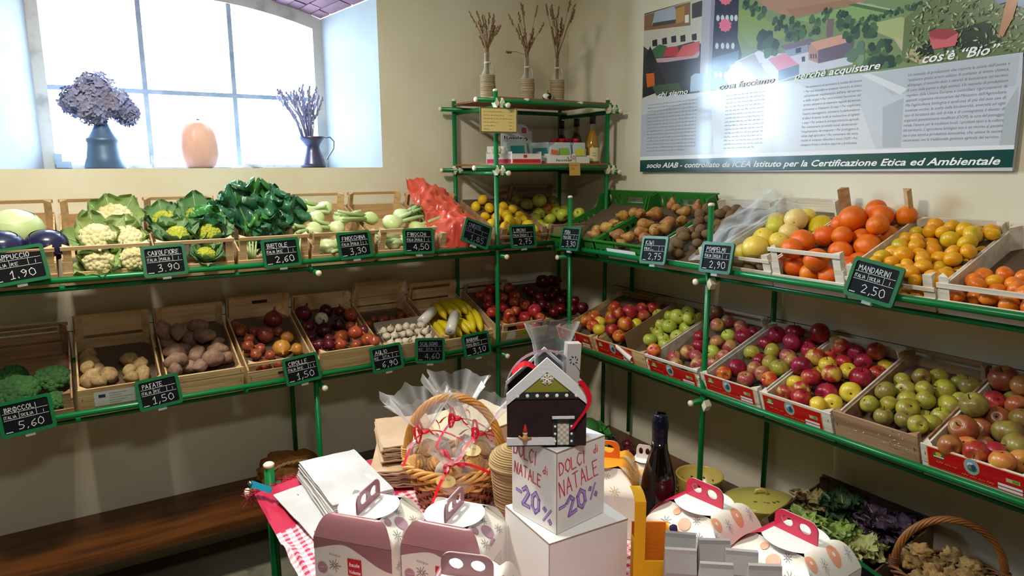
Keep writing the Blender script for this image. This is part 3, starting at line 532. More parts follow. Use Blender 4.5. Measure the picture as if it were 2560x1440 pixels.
place('mandarinB', F, 'half-empty mandarin crate', 'deep orange mandarins at the right edge', {0: ('mandarin', 'deep orange mandarin', 'mandarin', citrus_me(MAND, 'mandarin'), {}), 1: ('mandarin', 'light orange mandarin', 'mandarin', citrus_me(MAN, 'mandarin'), {})})
F = frm('R', -1.258, 1.40); KF = F; crate('wooden crate of kiwis lined with a clear bag', F, .30, st='open', m=WOODW, liner=(.06, .13, .028), front=[(0, .045)], back=[(0, .05), (.1, .14)])
place('kiwi', F, 'kiwi crate', 'kiwis in the upper right crate', {0: ('kiwi', 'brown kiwi', 'kiwi', blob_me(KIW, 'kiwi', 1.15, .9, .9, .05, 3), {})})
# green plastic crates
GP_ = mat('green_plastic', '#2f7d2a', .4, '#2a7026', 3, 3)
def plastic_crate(label, F, W=.39, D=.47):
    c = thing('plastic_crate', label, 'crate', F); Hb, Hf = .16, .095; t = .007
    def wall(name, L, h, M, holes):
        outs = [[(0, 0), (L, 0), (L, h), (0, h)]] + holes; ob(name, plate(outs, t, name, GP_), c, M)
    def slots(L, n, z0, z1, w): return [[(x - w / 2, z0), (x - w / 2, z1), (x + w / 2, z1), (x + w / 2, z0)] for x in (L * (i + .5) / n for i in range(n))]
    M1 = lambda y: T(0, y, 0) @ RX(90)
    wall('front_panel', W, Hf, M1(t / 2), slots(W, 11, .025, .05, .02) + [[(W * .35, .06), (W * .35, .08), (W * .65, .08), (W * .65, .06)]])
    wall('back_panel', W, Hb, M1(D - t / 2), [[(W * .4, .095), (W * .4, .13), (W * .72, .13), (W * .72, .095)]] + slots(W * .34, 3, .09, .14, .02) + [[(W * .79 + i * .035, .09), (W * .79 + i * .035, .14), (W * .79 + i * .035 + .014, .14), (W * .79 + i * .035 + .014, .09)] for i in range(2)])
    for x in (t / 2, W - t / 2):
        outs = [[(0, 0), (D, 0), (D, Hb), (D * .86, Hb), (D * .78, Hf + .01), (0, Hf)]] + slots(D * .75, 9, .035, .075, .022); ob('side_panel', plate(outs, t, 'side_panel', GP_), c, T(x, 0, 0) @ MX(((0, 0, 1, 0), (1, 0, 0, 0), (0, 1, 0, 0), (0, 0, 0, 1))))
    b = B(); b.box((W / 2, D / 2, .004), (W - .014, D - .014, .006)); b.box((W / 2, -.004, Hf), (W + .012, .012, .006)); b.box((W / 2, D + .002, Hb), (W + .012, .012, .006)); b.box((-.002, D * .39, Hf), (.01, D * .78, .006)); b.box((W + .002, D * .39, Hf), (.01, D * .78, .006)); ob('rim_and_base', b.mesh('rim_and_base', GP_), c)
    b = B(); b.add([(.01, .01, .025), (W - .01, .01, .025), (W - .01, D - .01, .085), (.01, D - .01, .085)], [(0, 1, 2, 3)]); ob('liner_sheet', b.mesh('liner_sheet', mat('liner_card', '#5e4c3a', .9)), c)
    return c
def prot(j): return MX.Rotation(random.uniform(0, 6.28), 4, 'Z') @ RX(80 + random.uniform(-15, 15))
PSP = {0: ('pear', 'russet brown pear', 'pear', pear_me(PEA), {'rot': prot, 'stem': pstem_me(), 's': .94}), 1: ('pear', 'upright russet pear', 'pear', pear_me(PEA), {'rot': lambda j: RX(8), 'stem': pstem_me(), 's': .9}), 2: ('pear', 'yellow pear', 'pear', pear_me(PEY), {'rot': prot, 'stem': pstem_me()})}
F = frm('R', -.45, 1.40); plastic_crate('green plastic crate of yellow pears beside the corner post', F); P0 = dict(PSP); P0[0] = PSP[2]; place('pearA', F, 'first green crate', 'pears in the first green crate', P0)
F = frm('R', -.853, 1.40); pc = plastic_crate('green plastic crate of brown pears beside the kiwis', F); place('pearB', F, 'second green crate', 'pears in the second green crate', PSP)
b = B(); b.box((.19, -.006, .038), (.2, .002, .05)); ob('crate_label', b.mesh('crate_label', mat('white_paper', '#eef0f4', .5)), pc)
# right lower shelf ------------------------------------------------
F = frm('R', -.548, .89); c = crate('small front crate of orange-red apples nearest the corner post', F, .305, st='label', m=WOOD, liner=(.06, .12, .037)); red_label(c, .305)
place('orangeapple', F, 'corner apple crate', 'apples in the crate by the corner post', {0: apl('orangered', 'orange-red'), 1: apl('orangered', 'orange'), 2: apl('yellow', 'yellow')})
F = frm('R', -.862, .89); c = crate('wooden crate of orange and green apples with a curling red label', F, .368, st='label', m=WOOD, liner=(.055, .12, .037)); red_label(c, .368, True, .72, xo=-.03)
b = B(); b.box((.17, .25, .075), (.004, .36, .13)); ob('cardboard_divider', b.mesh('cardboard_divider', mat('cardboard', '#8d7250', .9)), c)
place('greenapple', F, 'crate with curling label', 'apples in the crate with a curling label', {0: apl('redmid', 'red'), 1: apl('orangered', 'orange'), 2: apl('yellow', 'yellow'), 4: apl('green', 'pale green')})
F = frm('R', -1.235, .89); c = crate('wooden crate of mixed blushed apples in front of the middle post', F, .315, st='low', m=WOODW, liner=(.055, .12, .037), front=[(0, .05), (.053, .085), (.108, .12)]); red_label(c, .315, z0=.03, z1=.10)
place('redgreen', F, 'blushed apple crate', 'apples in the crate behind the middle post', {0: apl('green', 'green'), 1: apl('orangered', 'orange'), 2: apl('pink', 'brownish pink'), 3: apl('crimson', 'crimson')})
F = frm('R', -1.567, .89); c = crate('wooden crate of dark crimson apples just right of the middle post', F, .283, st='label', m=WOODW, liner=(.055, .12, .037)); red_label(c, .283, sx=.86)
place('crimson', F, 'crimson apple crate', 'crimson apples on the lower right shelf', {0: apl('crimson', 'dark crimson'), 1: apl('russet', 'yellow-green blushed'), 2: apl('pink', 'pinkish red'), 3: apl('orangered', 'orange-red')})
F = frm('R', -1.859, .89); c = crate('wooden crate of mixed red and yellow apples with a wrinkled label', F, .29, st='label', m=WOODW, liner=(.05, .11, .037)); red_label(c, .29, sx=.84, z0=.036, z1=.110, xo=-.012)
place('mixedapple', F, 'mixed apple crate', 'mixed red and yellow apples on the lower right shelf', {0: apl('redyel', 'red and yellow'), 1: apl('crimson', 'deep red'), 2: apl('redmid', 'brick red'), 3: apl('yellow', 'yellow')})
F = frm('R', -2.158, .89); c = crate('bare wooden crate of green russet apples with torn label scraps', F, .28, st='board', m=WOODD, liner=(.05, .1, .034))
b = B()
for k in range(26): x = random.choice([.05, .2, .22]) + random.gauss(0, .022); z = .08 + random.gauss(0, .02); a = random.uniform(0, 3); l = random.uniform(.004, .013); b.add([(x, -.0015, z), (x + l * cos(a), -.0015, z + l * sin(a)), (x + l * cos(a) + .002, -.0015, z + l * sin(a) - .004)], [(0, 1, 2)], 0, False, random.choice(['#f2eeee', '#f2eeee', '#c85a5a', '#8a9a4a']))
ob('label_scraps', b.mesh('label_scraps', mat('printed_gloss', r=.25, vc=True)), c, kind='stuff')
place('russet', F, 'green russet crate', 'green russet apples on the lower right shelf', {0: apl('russet', 'olive green russet'), 1: apl('olive', 'brown-flecked russet')})
F = frm('R', -2.446, .89); c = crate('wooden crate of large brown apples at the right frame edge', F, .30, st='label', m=WOODW, liner=(.05, .1, .039)); red_label(c, .3, sx=.88)
place('brownapple', F, 'right edge apple crate', 'brown apples in the crate at the right edge', {0: apl('brown', 'brown-red russet'), 1: apl('redmid', 'red'), 2: apl('olive', 'olive brown'), 3: apl('tan', 'orange-tan')})
# corner tower -----------------------------------------------------
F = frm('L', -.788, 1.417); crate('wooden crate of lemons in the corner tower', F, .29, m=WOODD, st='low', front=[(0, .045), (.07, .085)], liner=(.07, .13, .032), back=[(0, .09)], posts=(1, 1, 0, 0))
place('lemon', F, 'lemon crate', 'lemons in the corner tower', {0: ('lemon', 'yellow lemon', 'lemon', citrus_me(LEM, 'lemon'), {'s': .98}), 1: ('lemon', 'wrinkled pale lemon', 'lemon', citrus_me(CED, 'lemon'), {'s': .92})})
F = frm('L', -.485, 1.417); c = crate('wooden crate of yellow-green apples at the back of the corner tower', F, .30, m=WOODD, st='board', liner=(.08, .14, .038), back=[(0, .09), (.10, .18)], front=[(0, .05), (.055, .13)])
b = B(); b.poly([(.02, -.001, .03), (.27, -.001, .03), (.27, -.001, .12), (.02, -.001, .12)], 0, '#c8c79a'); b.poly([(.09, -.0015, .06), (.27, -.0015, .07), (.27, -.0015, .11), (.09, -.0015, .1)], 0, '#b3b32c'); scrib(b, .12, .08, .12, .016, .003, XZ, '#3f5a1e', 3); ob('crate_label', b.mesh('crate_label', mat('printed_gloss', r=.25, vc=True)), c)
place('apple8', F, 'tower apple crate', 'yellow-green apples in the corner tower', {0: apl('greenbig', 'yellow-green'), 1: apl('olive', 'shaded golden'), 2: apl('orangered', 'blushed')})
F = frm('L', -.788, .905); c = crate('wooden crate of red apples on the lower shelf in the corner', F, .29, st='board', m=WOOD, liner=(.06, .11, .035), front=[(0, .03), (.033, .095), (.125, .138)])
b = B(); b.poly([(.11, -.001, .06), (.28, -.001, .06), (.28, -.001, .092), (.11, -.001, .092)], 0, '#a8b62a'); b.poly([(.03, -.001, .045), (.09, -.001, .045), (.085, -.001, .085), (.06, -.001, .095), (.035, -.001, .085)], 0, '#e4e2d0'); scrib(b, .125, .07, .14, .010, .0018, XZ, '#3f5a1e', 4); ob('crate_label', b.mesh('crate_label', mat('printed_gloss', r=.25, vc=True)), c)
place('redapple', F, 'corner red apple crate', 'red apples on the lower corner shelf', {0: apl('redmid', 'bright red')})
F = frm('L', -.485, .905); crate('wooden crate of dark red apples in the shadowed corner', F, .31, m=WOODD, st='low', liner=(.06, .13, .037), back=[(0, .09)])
place('plum', F, 'dark corner crate', 'dark apples in the shadowed corner crate', {0: apl('plum', 'very dark red', False), 1: apl('dark', 'dark red', False)})
# left lower shelf -------------------------------------------------
CR = {}
def LC(k, z, label, **kw): F = frm('L', LX(k), z); c = crate(label, F, **kw); CR[label] = (c, F); return c, F
c, F = LC(3, .905, 'wooden crate of brown onions with a slotted front board', st='board', liner=(.05, .11, .032), m=WOOD, back=[(0, .06), (.064, .2)], front=[(0, .03), (.033, .088), (.118, .132)])
b = B(); b.box((.15, -.0008, .065), (.05, .001, .012)); b.box((.15, .464, .16), (.07, .002, .016)); ob('hand_slot', b.mesh('hand_slot', mat('slot_dark', '#3a2414', .9)), c)
place('onion', F, 'brown onion crate', 'brown onions on the lower left shelf', {0: ('onion', 'small brown onion', 'onion', onion_me(ONI), {'s': .95}), 1: ('onion', 'large reddish brown onion', 'onion', onion_me(ONB), {'s': .95}), 2: ('onion', 'golden yellow onion', 'onion', onion_me(ONY), {'s': .95})})
c, F = LC(2, .905, 'wooden crate of red onions between brown onions and garlic', st='board', liner=(.05, .11, .035), m=WOOD, back=[(0, .06), (.08, .17)])
place('redonion', F, 'red onion crate', 'red onions on the lower left shelf', {0: ('onion', 'red onion', 'onion', onion_me(ONR), {'s': .95}), 1: ('onion', 'very dark red onion', 'onion', onion_me(mat('dark_red_onion_skin', '#4a1824', .3, '#331018', 1.2, 3, (3, 3, .5))), {'s': .95}), 2: ('onion', 'shiny copper onion', 'onion', onion_me(ONC), {'s': .95}), 3: ('onion', 'white onion', 'onion', onion_me(ONW), {'s': .9})})
c, F = LC(4, .905, 'wooden crate of large pinkish potatoes', st='board', liner=(.05, .11, .036), m=WOOD, back=[(0, .06), (.08, .18)], front=[(0, .028), (.031, .088), (.093, .122)])
place('potatoB', F, 'pinkish potato crate', 'large potatoes on the lower left shelf', {0: ('potato', 'large pinkish potato', 'potato', [blob_me(POR, 'potato', 1.25, .92, .85, .3, s) for s in (1, 2, 3)], {'s': 1.08})})
c, F = LC(5, .905, 'wooden crate half full of small yellow potatoes', st='board', liner=(.045, .045, .031), m=WOOD, back=[(0, .06), (.08, .18)], front=[(0, .03), (.033, .125)])
place('potatoA', F, 'yellow potato crate', 'small yellow potatoes on the lower left shelf', {0: ('potato', 'small yellow potato', 'potato', [blob_me(POT, 'potato', 1.2, .92, .85, .25, s) for s in (4, 5, 6)], {'s': 1.08})})
b = B(); b.poly([(.05, -.001, .042), (.25, -.001, .042), (.25, -.001, .108), (.05, -.001, .108)], 0, '#d9d8d6'); b.poly([(.065, -.0014, .08), (.088, -.0014, .08), (.088, -.0014, .094), (.065, -.0014, .094)], 0, '#26305a')
for k in range(5): b.poly([(.1, -.0014, .05 + k * .011), (.1 + .04 + (k % 3) * .02, -.0014, .05 + k * .011), (.1 + .04 + (k % 3) * .02, -.0014, .0515 + k * .011), (.1, -.0014, .0515 + k * .011)], 0, '#555560')
ob('crate_label', b.mesh('crate_label', mat('printed_gloss', r=.25, vc=True)), c, label='white printed shipping label')

# ---------------------------------------------------------------- vegetables, upper left shelf
def leaf_mesh(name, m, L, W, curl=.3, wave=.012, seed=0, stalk=0, cup=.2, rib=None, nu=12, nv=8):
    """a leaf along +y: midrib, wavy margin, bent back by curl; stalk at its foot"""
    b = B(); r = random.Random(seed); ph = r.uniform(0, 6)
    def ctr(t): a = curl * t * pi; return V((0, L * (sin(a) / a if a > .01 else 1) * t, L * t * ((1 - cos(a)) / a if a > .01 else 0) * -1))
    def fn(u, v):
        p = ctr(u); s = (v - .5) * 2; wd = W / 2 * max(0, 1 - abs(2 * (u * .97 + .02) - 1) ** 2.6) ** .6 * (1 if u > .3 else .72 + .93 * u)
        z = cup * W * s * s * .5 + wave * sin(u * 17 + ph + s * 3) * abs(s) + wave * .7 * noise.noise(V((u * 5, s * 3, seed)))
        return (p.x + s * wd, p.y + wave * .6 * sin(u * 13 + s * 7), p.z + z)
    b.grid(fn, nu, nv)
    pts = [V((0, -stalk, 0))] + [ctr(t / 8) + V((0, 0, .002)) for t in range(0, 8)]
    b.tube(pts, [.0042 * W / .1 * (1 - .085 * i) for i in range(9)], 6, mi=1); return b.mesh(name, m, rib or m)
CHARD = mat('chard_leaf', '#2a5f44', .3, '#3a7a50', 5, 4, bump=.6, bs=14, spec=.6, var=.15)
CHARD2 = mat('chard_leaf_light', '#4d9444', .3, '#3d8040', 5, 4, bump=.4, bs=22, var=.15)
STALK = mat('pale_stalk', '#a9c27a', .4, '#c8d8a4', 8, 3)
KALE = mat('cauliflower_leaf', '#86a878', .5, '#64905f', 4, 4, var=.15, bump=.2, bs=20)
KALEP = mat('pale_cauliflower_leaf', '#a8be7c', .5, '#86a460', 4, 4, var=.12, bump=.2, bs=20)
CURD = mat('cauliflower_curd', '#e6dcae', .8, '#d3c890', 8, 4, bump=.5, bs=45)
ROMA = mat('green_curd', '#c4c43c', .8, '#a8b03c', 10, 4, bump=.6, bs=60)
BROC = mat('broccoli_floret', '#3c6a32', .9, '#2a5226', 10, 5, bump=.8, bs=90)
FENN = mat('fennel_bulb', '#dfe6ae', .35, '#c6d488', 1.5, 3, (1, 1, 4), var=.06)
FENG = mat('fennel_stalk', '#a3be74', .4, '#c0d298', 4, 3)
FROND = mat('fennel_frond', '#3f7434', .7)
CAB = mat('cabbage_leaf', '#b9cc86', .45, '#d2dfae', 3, 4, bump=.15, bs=12)
REDC = mat('red_cabbage_leaf', '#1b1b3a', .25, '#2c2a56', 2.5, 4, bump=.2, bs=12)
def head(name, label, cat, M, group=None): return thing(name, label, cat, M, group)
def cauliflower(label, M, r, leafm, curdm, seed, nl=8, group=None, lk=1.0, tl=40):
    h = head('cauliflower', label, 'cauliflower', M, group); b = B(); rd = random.Random(seed)
    b.blob((0, 0, r * .25), (r * .8, r * .8, r * .62), 16, 10, .1, 3, seed)
    for k in range(46):
        q = k * 2.399; t = sqrt((k + .5) / 46) * 1.25; d = V((sin(t) * cos(q), sin(t) * sin(q), cos(t)))
        b.blob((d.x * r * .72, d.y * r * .72, r * .22 + d.z * r * .56), r * .19 * rd.uniform(.8, 1.15), 7, 5, .3, 3, k)
    ob('curd', b.mesh('curd', curdm), h)
    for k in range(nl):
        a = 360 * k / nl + rd.uniform(-15, 15); me = leaf_mesh('leaf', leafm, r * rd.uniform(1.4, 1.9) * lk, r * 1.3 * lk, -.40, r * .06, seed * 9 + k, 0, .35, STALK, 8, 6)
        ob('leaf', me, h, RZ(a) @ T(0, r * .25, -r * .42) @ RX(tl + rd.uniform(-12, 18)))
    return h
def inF(F, x, y, z): return F @ T(x, y, z)
# cabbages
c, F = LC(6, 1.417, 'wooden crate of white and red cabbages at the left frame edge', m=WOOD, posts=(0, 1, 0, 1))
def cabbage(name, label, M, r, m, seed):
    h = thing(name, label, 'cabbage', M); b = B(); b.blob((0, 0, 0), (r, r, r * .84), 20, 14, .05, 1.2, seed); ob('heart', b.mesh('heart', m), h)
    for k in range(4):
        bb = B(); a0 = k * 90 + 20 * seed
        def fn(u, v): t = .35 + u * 2.0; q = radians(a0 + (v - .5) * 130 * (1 - .25 * abs(u - .5))); rr = 1.025 + .025 * sin(u * 5 + k) * v; return (r * rr * sin(t) * cos(q), r * rr * sin(t) * sin(q), -r * .86 * rr * cos(t))
        bb.grid(fn, 10, 10); ob('outer_leaf', bb.mesh('outer_leaf', m), h)
    return h
cabbage('white_cabbage', 'pale green white cabbage behind the red cabbages', inF(F, .165, .255, .118), .094, CAB, 1)
cabbage('white_cabbage', 'white cabbage cut off by the left frame edge', inF(F, -.045, .25, .12), .095, CAB, 2)
cabbage('red_cabbage', 'dark red cabbage directly behind the CAPPUCCIO price sign', inF(F, .128, .112, .118), .072, REDC, 1)
cabbage('red_cabbage', 'shiny red cabbage bulging over the right crate wall', inF(F, .262, .125, .112), .07, REDC, 2)
cabbage('red_cabbage', 'red cabbage at the far left frame edge', inF(F, .0, .10, .112), .066, REDC, 3)
cabbage('red_cabbage', 'small red cabbage seen through the crate front', inF(F, .222, .052, .05), .042, REDC, 4)
# cauliflowers
c, F = LC(5, 1.417, 'wooden crate of white cauliflowers on the upper shelf', m=WOOD, back=[(0, .09), (.143, .157)])
for i, (x, y, z, r, l) in enumerate(((.19, .29, .115, .085, 'topmost white cauliflower at the back of its crate'), (.12, .155, .10, .075, 'leafy cauliflower in the middle of its crate'), (.22, .17, .085, .072, 'cauliflower against the right wall of its crate'), (.115, .06, .05, .066, 'front left cauliflower behind the open front bar'), (.235, .055, .05, .064, 'front right cauliflower behind the open front bar'))):
    cauliflower(l, inF(F, x, y, z) @ RX(25), r, KALEP, CURD, i + 1, 8, 'white cauliflowers on the upper shelf')
# green cauliflower with leaves
c, F = LC(4, 1.417, 'wooden crate of leafy green cauliflowers beside the white ones', m=WOOD, back=[(0, .09), (.143, .157)])
for i, (x, y, z, r, l) in enumerate(((.07, .30, .10, .085, 'green cauliflower with yellow curd at the back left'), (.2, .30, .11, .088, 'leafy green cauliflower at the back right'), (.10, .16, .09, .08, 'leafy green cauliflower left of centre'), (.22, .17, .09, .08, 'leafy green cauliflower right of centre'), (.19, .055, .055, .06, 'yellow-green cauliflower curd behind the open front bar'))):
    cauliflower(l, inF(F, x, y, z) @ RX(15), r * .72, KALE, ROMA, i + 11, 10, 'green cauliflowers on the upper shelf', 1.2, 38)
# chard
c, F = LC(3, 1.417, 'wooden crate of swiss chard with tall glossy leaves', m=WOOD)
def chard(label, M, seed, spec):
    h = thing('chard_bunch', label, 'chard', M, 'chard bunches')
    for k, (a, tilt, L, W, cu) in enumerate(spec): ob('leaf', leaf_mesh('leaf', CHARD if (k + seed) % 5 else CHARD2, L, W, cu, .013, seed * 20 + k, .10, .25, STALK, 16, 10), h, RZ(a) @ RX(tilt))
    return h
RIBC = mat('chard_rib', '#4f7f4a', .4, '#7fa468', 8, 3)
def chard2(label, M, seed, n, roll0, roll1, L, W, t0, t1):
    h = thing('chard_bunch', label, 'chard', M); r = random.Random(seed)
    for k in range(n):
        ro = roll0 + (roll1 - roll0) * (k + .5) / n + r.uniform(-6, 6)
        ob('leaf', leaf_mesh('leaf', CHARD2 if (k * 3 + seed) % 7 == 0 else CHARD, L * r.uniform(.85, 1.12), W * r.uniform(.85, 1.2), r.uniform(-.35, .45), .022, seed * 20 + k, .07, r.uniform(-.25, .3), RIBC, 20, 12), h, T(r.uniform(-.02, .02), .03 * ((k * 7) % n) / n * 3 - .03, 0) @ RZ(r.uniform(-25, 25)) @ RY(ro) @ RX(r.uniform(t0, t1)))
    return h
chard2('left chard bunch drooping over the green cauliflowers', inF(F, -.02, .19, .08), 1, 6, -80, 20, .145, .15, 50, 80)
chard2('middle chard bunch with the tallest dark leaves', inF(F, .08, .25, .09), 2, 5, -28, 22, .185, .16, 62, 80)
chard2('right chard bunch with a bright green leaf', inF(F, .22, .23, .085), 3, 5, -14, 38, .18, .16, 62, 84)
chard2('front chard bunch leaning over the crate bar', inF(F, .15, .13, .075), 4, 4, -50, 50, .11, .13, 65, 100)
for k, (x, l) in enumerate(((.06, 'pale chard stalk at the left of the crate front'), (.245, 'pale chard stalk at the right of the crate front'))):
    h = thing('chard_bunch', l, 'chard', inF(F, x, .03, .01)); b = B()
    for q in range(4): b.tube([(q * .006 - .01, 0, 0), (q * .009 - .013, .01, .05), (q * .014 - .02, .03, .10)], [.006, .005, .003], 6)
    ob('stalks', b.mesh('stalks', STALK), h)
# fennel
def fennel(label, M, r, seed, L=.12, frond=False, group=None):
    h = thing('fennel', label, 'fennel', M, group); b = B(); b.lathe([(0, -.62), (.35, -.6), (.75, -.4), (.98, 0), (.9, .4), (.6, .85), (.42, 1.1), (.0, 1.2)], 14, S(r, r * .72, r)); ob('bulb', b.mesh('bulb', FENN), h)
    rd = random.Random(seed); b = B()
    for k in range(4): q = k * 1.6; b.tube([(r * .3 * cos(q), r * .2 * sin(q), r * .8), (r * .5 * cos(q), r * .35 * sin(q), r * 1.3 + L * .5), (r * .8 * cos(q + .2), r * .5 * sin(q), r * 1.3 + L * rd.uniform(.7, 1))], [.011, .009, .007], 7)
    ob('stalks', b.mesh('stalks', FENG), h)
    if frond:
        b = B()
        for k in range(70): q = rd.uniform(0, 6.28); a = V((rd.gauss(0, .012), rd.gauss(0, .012), r * 1.3 + L * rd.uniform(.3, .9))); e = a + V((cos(q) * .03, sin(q) * .03, rd.uniform(-.01, .04))); b.tube([a, (a + e) / 2 + V((0, 0, .006)), e], .0012, 4, caps=False)
        ob('fronds', b.mesh('fronds', FROND), h, kind='stuff')
    return h
c, F = LC(2, 1.417, 'wooden crate of slim fennel bulbs between chard and round fennel', m=WOOD)
for i, (x, y, z, az, r) in enumerate(((.05, .33, .12, -95, .042), (.17, .36, .12, 80, .042), (.10, .26, .115, 70, .04), (.20, .25, .11, -80, .042), (.06, .17, .10, 100, .042), (.17, .17, .10, 75, .04), (.08, .06, .06, -70, .044), (.19, .055, .05, 100, .044), (.13, .05, .03, 80, .04))):
    fennel('pale slim fennel bulb lying %s of the slim fennel crate' % ('at the back left', 'at the back right', 'left of centre', 'right of centre', 'on the left wall', 'in the middle front', 'at the front left', 'at the front right', 'at the very bottom')[i], inF(F, x, y, z) @ RZ(az) @ RX(-84), r * 1.12, i, .055, False, 'slim fennel bulbs')
c, F = LC(1, 1.417, 'wooden crate of round fennel with green stalks', m=WOOD, back=[(0, .09), (.143, .157)])
for i, (x, y, z, az, r) in enumerate(((.05, .24, .11, 100, .045), (.12, .17, .11, -75, .055), (.21, .26, .105, -70, .05), (.24, .14, .09, -80, .046), (.09, .06, .055, -85, .045), (.17, .07, .06, 95, .045))):
    fennel('round fennel %s' % ('at the back left of the FINOCCHI crate', 'with a fat pale bulb in the middle of its crate', 'with feathery dark fronds at the back', 'on the right wall of the FINOCCHI crate', 'behind the left of the FINOCCHI sign', 'with stalks behind the FINOCCHI sign')[i], inF(F, x, y, z) @ RZ(az) @ RX(-80), r, i + 20, .13, i in (1, 2), 'round fennel bulbs')
# red plastic bag in a crate
FB = frm('L', -1.130, 1.417); crate('wooden crate holding a crumpled red plastic bag', FB, .288, m=WOOD, front=[(0, .05)], back=[(0, .05), (.13, .145)])
def film(name, label, cat, fn, m, M, nu=28, nv=28, group=None):
    b = B(); b.grid(fn, nu, nv, sm=True); o = ob(name, b.mesh(name, m), None, M); return tag(o, label, cat, group)
REDBAG = mat('red_film', '#f76a54', .2, spec=.7, trans=.5, coat=.3)
def bagfn(u, v):
    x = -.012 + .315 * u; y = -.01 + .46 * v
    z = .055 + .085 * sin(pi * min(1, u * .85 + .1)) * (1 - .45 * v) + .115 * v * (1.22 - .72 * u)
    if v > .9: z += (v - .9) * .35 * (1 - u)
    k = noise.noise(V((u * 3, v * 3, 2))) * .035 - abs(noise.noise(V((u * 5 + v * 2, v * 4 - u, 5)))) * .035 + noise.noise(V((u * 12, v * 11, 9))) * .012 - abs(noise.noise(V((u * 9 - v * 4, v * 9 + u * 3, 15)))) * .02
    if v < .12: z = max(.02, z * (.4 + .6 * v / .12))
    if u > .92: z *= .8
    return (x + .02 * noise.noise(V((u * 5, v * 5, 7))), y + .02 * noise.noise(V((u * 6, v * 6, 3))), z + k)
film('plastic_bag', 'crumpled translucent red plastic bag filling the crate left of the tower', 'bag', bagfn, REDBAG, FB, 44, 44)
CARR = mat('carrot_skin', '#e8702a', .5, '#d85a1c', 6, 3)
for k in range(9):
    x, y = .045 + .028 * k, .10 + .05 * (k % 3); b = B(); b.tube([(0, -.08, 0), (0, -.03, .002), (.002, .03, 0), (0, .085, 0)], [.006, .011, .014, .013], 8)
    tag(ob('carrot', b.mesh('carrot', CARR), None, inF(FB, x, y, .024 + .002 * (k % 2)) @ RZ(6 * (k % 4) - 9)), 'orange carrot, %s from left under the red plastic bag' % ORD[k], 'carrot', 'carrots under the red bag')
# clear bag over the kiwis
CLEAR = mat('clear_film', '#f6f8fa', .1, spec=.9, trans=.05)
def kbag(u, v):
    x = .20 + .20 * u; y = .0 + .50 * v
    z = .06 + .13 * v + .05 * u * sin(v * 4 + .6) + .025 * noise.noise(V((u * 4, v * 5, 1))) + .006 * noise.noise(V((u * 13, v * 16, 4))) - .05 * max(0, u - .75) * 4 * (1 - v)
    return (x + .015 * noise.noise(V((v * 9, u * 4, 8))), y, z)
film('bag_liner', 'clear plastic bag spilling over the right side of the kiwi crate', 'bag', kbag, CLEAR, KF, 20, 36)
# ---------------------------------------------------------------- lower left
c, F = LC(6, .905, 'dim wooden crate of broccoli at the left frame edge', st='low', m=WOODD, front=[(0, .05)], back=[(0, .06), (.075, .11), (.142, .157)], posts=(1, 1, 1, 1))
def broccoli(label, M, r, seed):
    h = thing('broccoli', label, 'broccoli', M, 'broccoli heads'); rd = random.Random(seed); b = B()
    for k in range(40):
        q = k * 2.399; t = sqrt((k + .5) / 40) * 1.45; d = V((sin(t) * cos(q), sin(t) * sin(q), cos(t))); b.blob((d.x * r * .75, d.y * r * .75, d.z * r * .5), r * .26 * rd.uniform(.8, 1.2), 8, 6, .3, 5, k + seed)
    ob('floret', b.mesh('floret', BROC), h); b = B(); b.tube([(0, 0, -r * .8), (0, 0, 0)], [r * .25, r * .4], 10); ob('stalk', b.mesh('stalk', STALK), h); return h
for i, (x, y, z, r, l) in enumerate(((.115, .12, .075, .075, 'large broccoli head left of centre in the bottom left crate'), (.225, .17, .075, .068, 'broccoli head against the right wall of its crate'), (.03, .10, .07, .065, 'broccoli head at the left frame edge'), (.16, .04, .045, .05, 'broccoli floret above the BROCCOLI sign'), (.09, .25, .055, .06, 'small broccoli at the back of the crate'), (.235, .06, .05, .045, 'broccoli head by the front corner post'))): broccoli(l, inF(F, x, y, z) @ RX(10), r, i)
# garlic crate
c, F = LC(1, .905, 'wooden crate with garlic in a grey tray and a few shallots behind', st='board', m=WOOD, back=[(0, .06), (.07, .115), (.12, .21)], front=[(0, .03), (.033, .115)])
GAR = mat('garlic_skin', '#e2d8c4', .6, '#cbb99c', 3, 4, var=.1)
def garlic_me():
    def mk():
        b = B(); b.lathe([(0, -.7), (.3, -.72), (.8, -.5), (1, -.1), (.85, .35), (.45, .75), (.2, 1.05), (.13, 1.7), (0, 1.75)], 24, fn=lambda q, z: 1 + .07 * cos(8 * q)); return b.mesh('garlic_bulb', GAR)
    return unit('garlic', mk)
ti = 0
b = B()
for p, q in (((.02, .02, .075), (.27, .02, .075)), ): pass
b.add([(.03, .015, .072), (.275, .015, .072), (.275, .20, .085), (.03, .20, .085)], [(0, 1, 2, 3)]); b.add([(.03, .2, .085), (.275, .2, .085), (.285, .212, .125), (.025, .212, .12)], [(0, 1, 2, 3)]); b.add([(.03, .015, .072), (.03, .2, .085), (.02, .205, .12), (.02, .012, .105)], [(0, 1, 2, 3)]); b.add([(.275, .015, .072), (.285, .012, .1), (.285, .212, .125), (.275, .2, .085)], [(0, 1, 2, 3)])
tag(ob('cardboard_tray', b.mesh('cardboard_tray', mat('grey_card', '#8f8272', .9)), None, F), 'grey cardboard tray under the garlic bulbs', 'tray')
for i in range(18):
    x = .052 + .04 * (i % 6) + random.uniform(-.006, .006); y = .04 + .055 * (i // 6) + random.uniform(-.008, .008)
    tag(ob('garlic_bulb', garlic_me(), None, inF(F, x, y, .098 + y * .07) @ rrot() @ S(random.uniform(.019, .023))), 'white garlic bulb, %s from left in %s row of grey tray' % (ORD[i % 6], ORD[i // 6]), 'garlic', 'garlic bulbs in the tray')
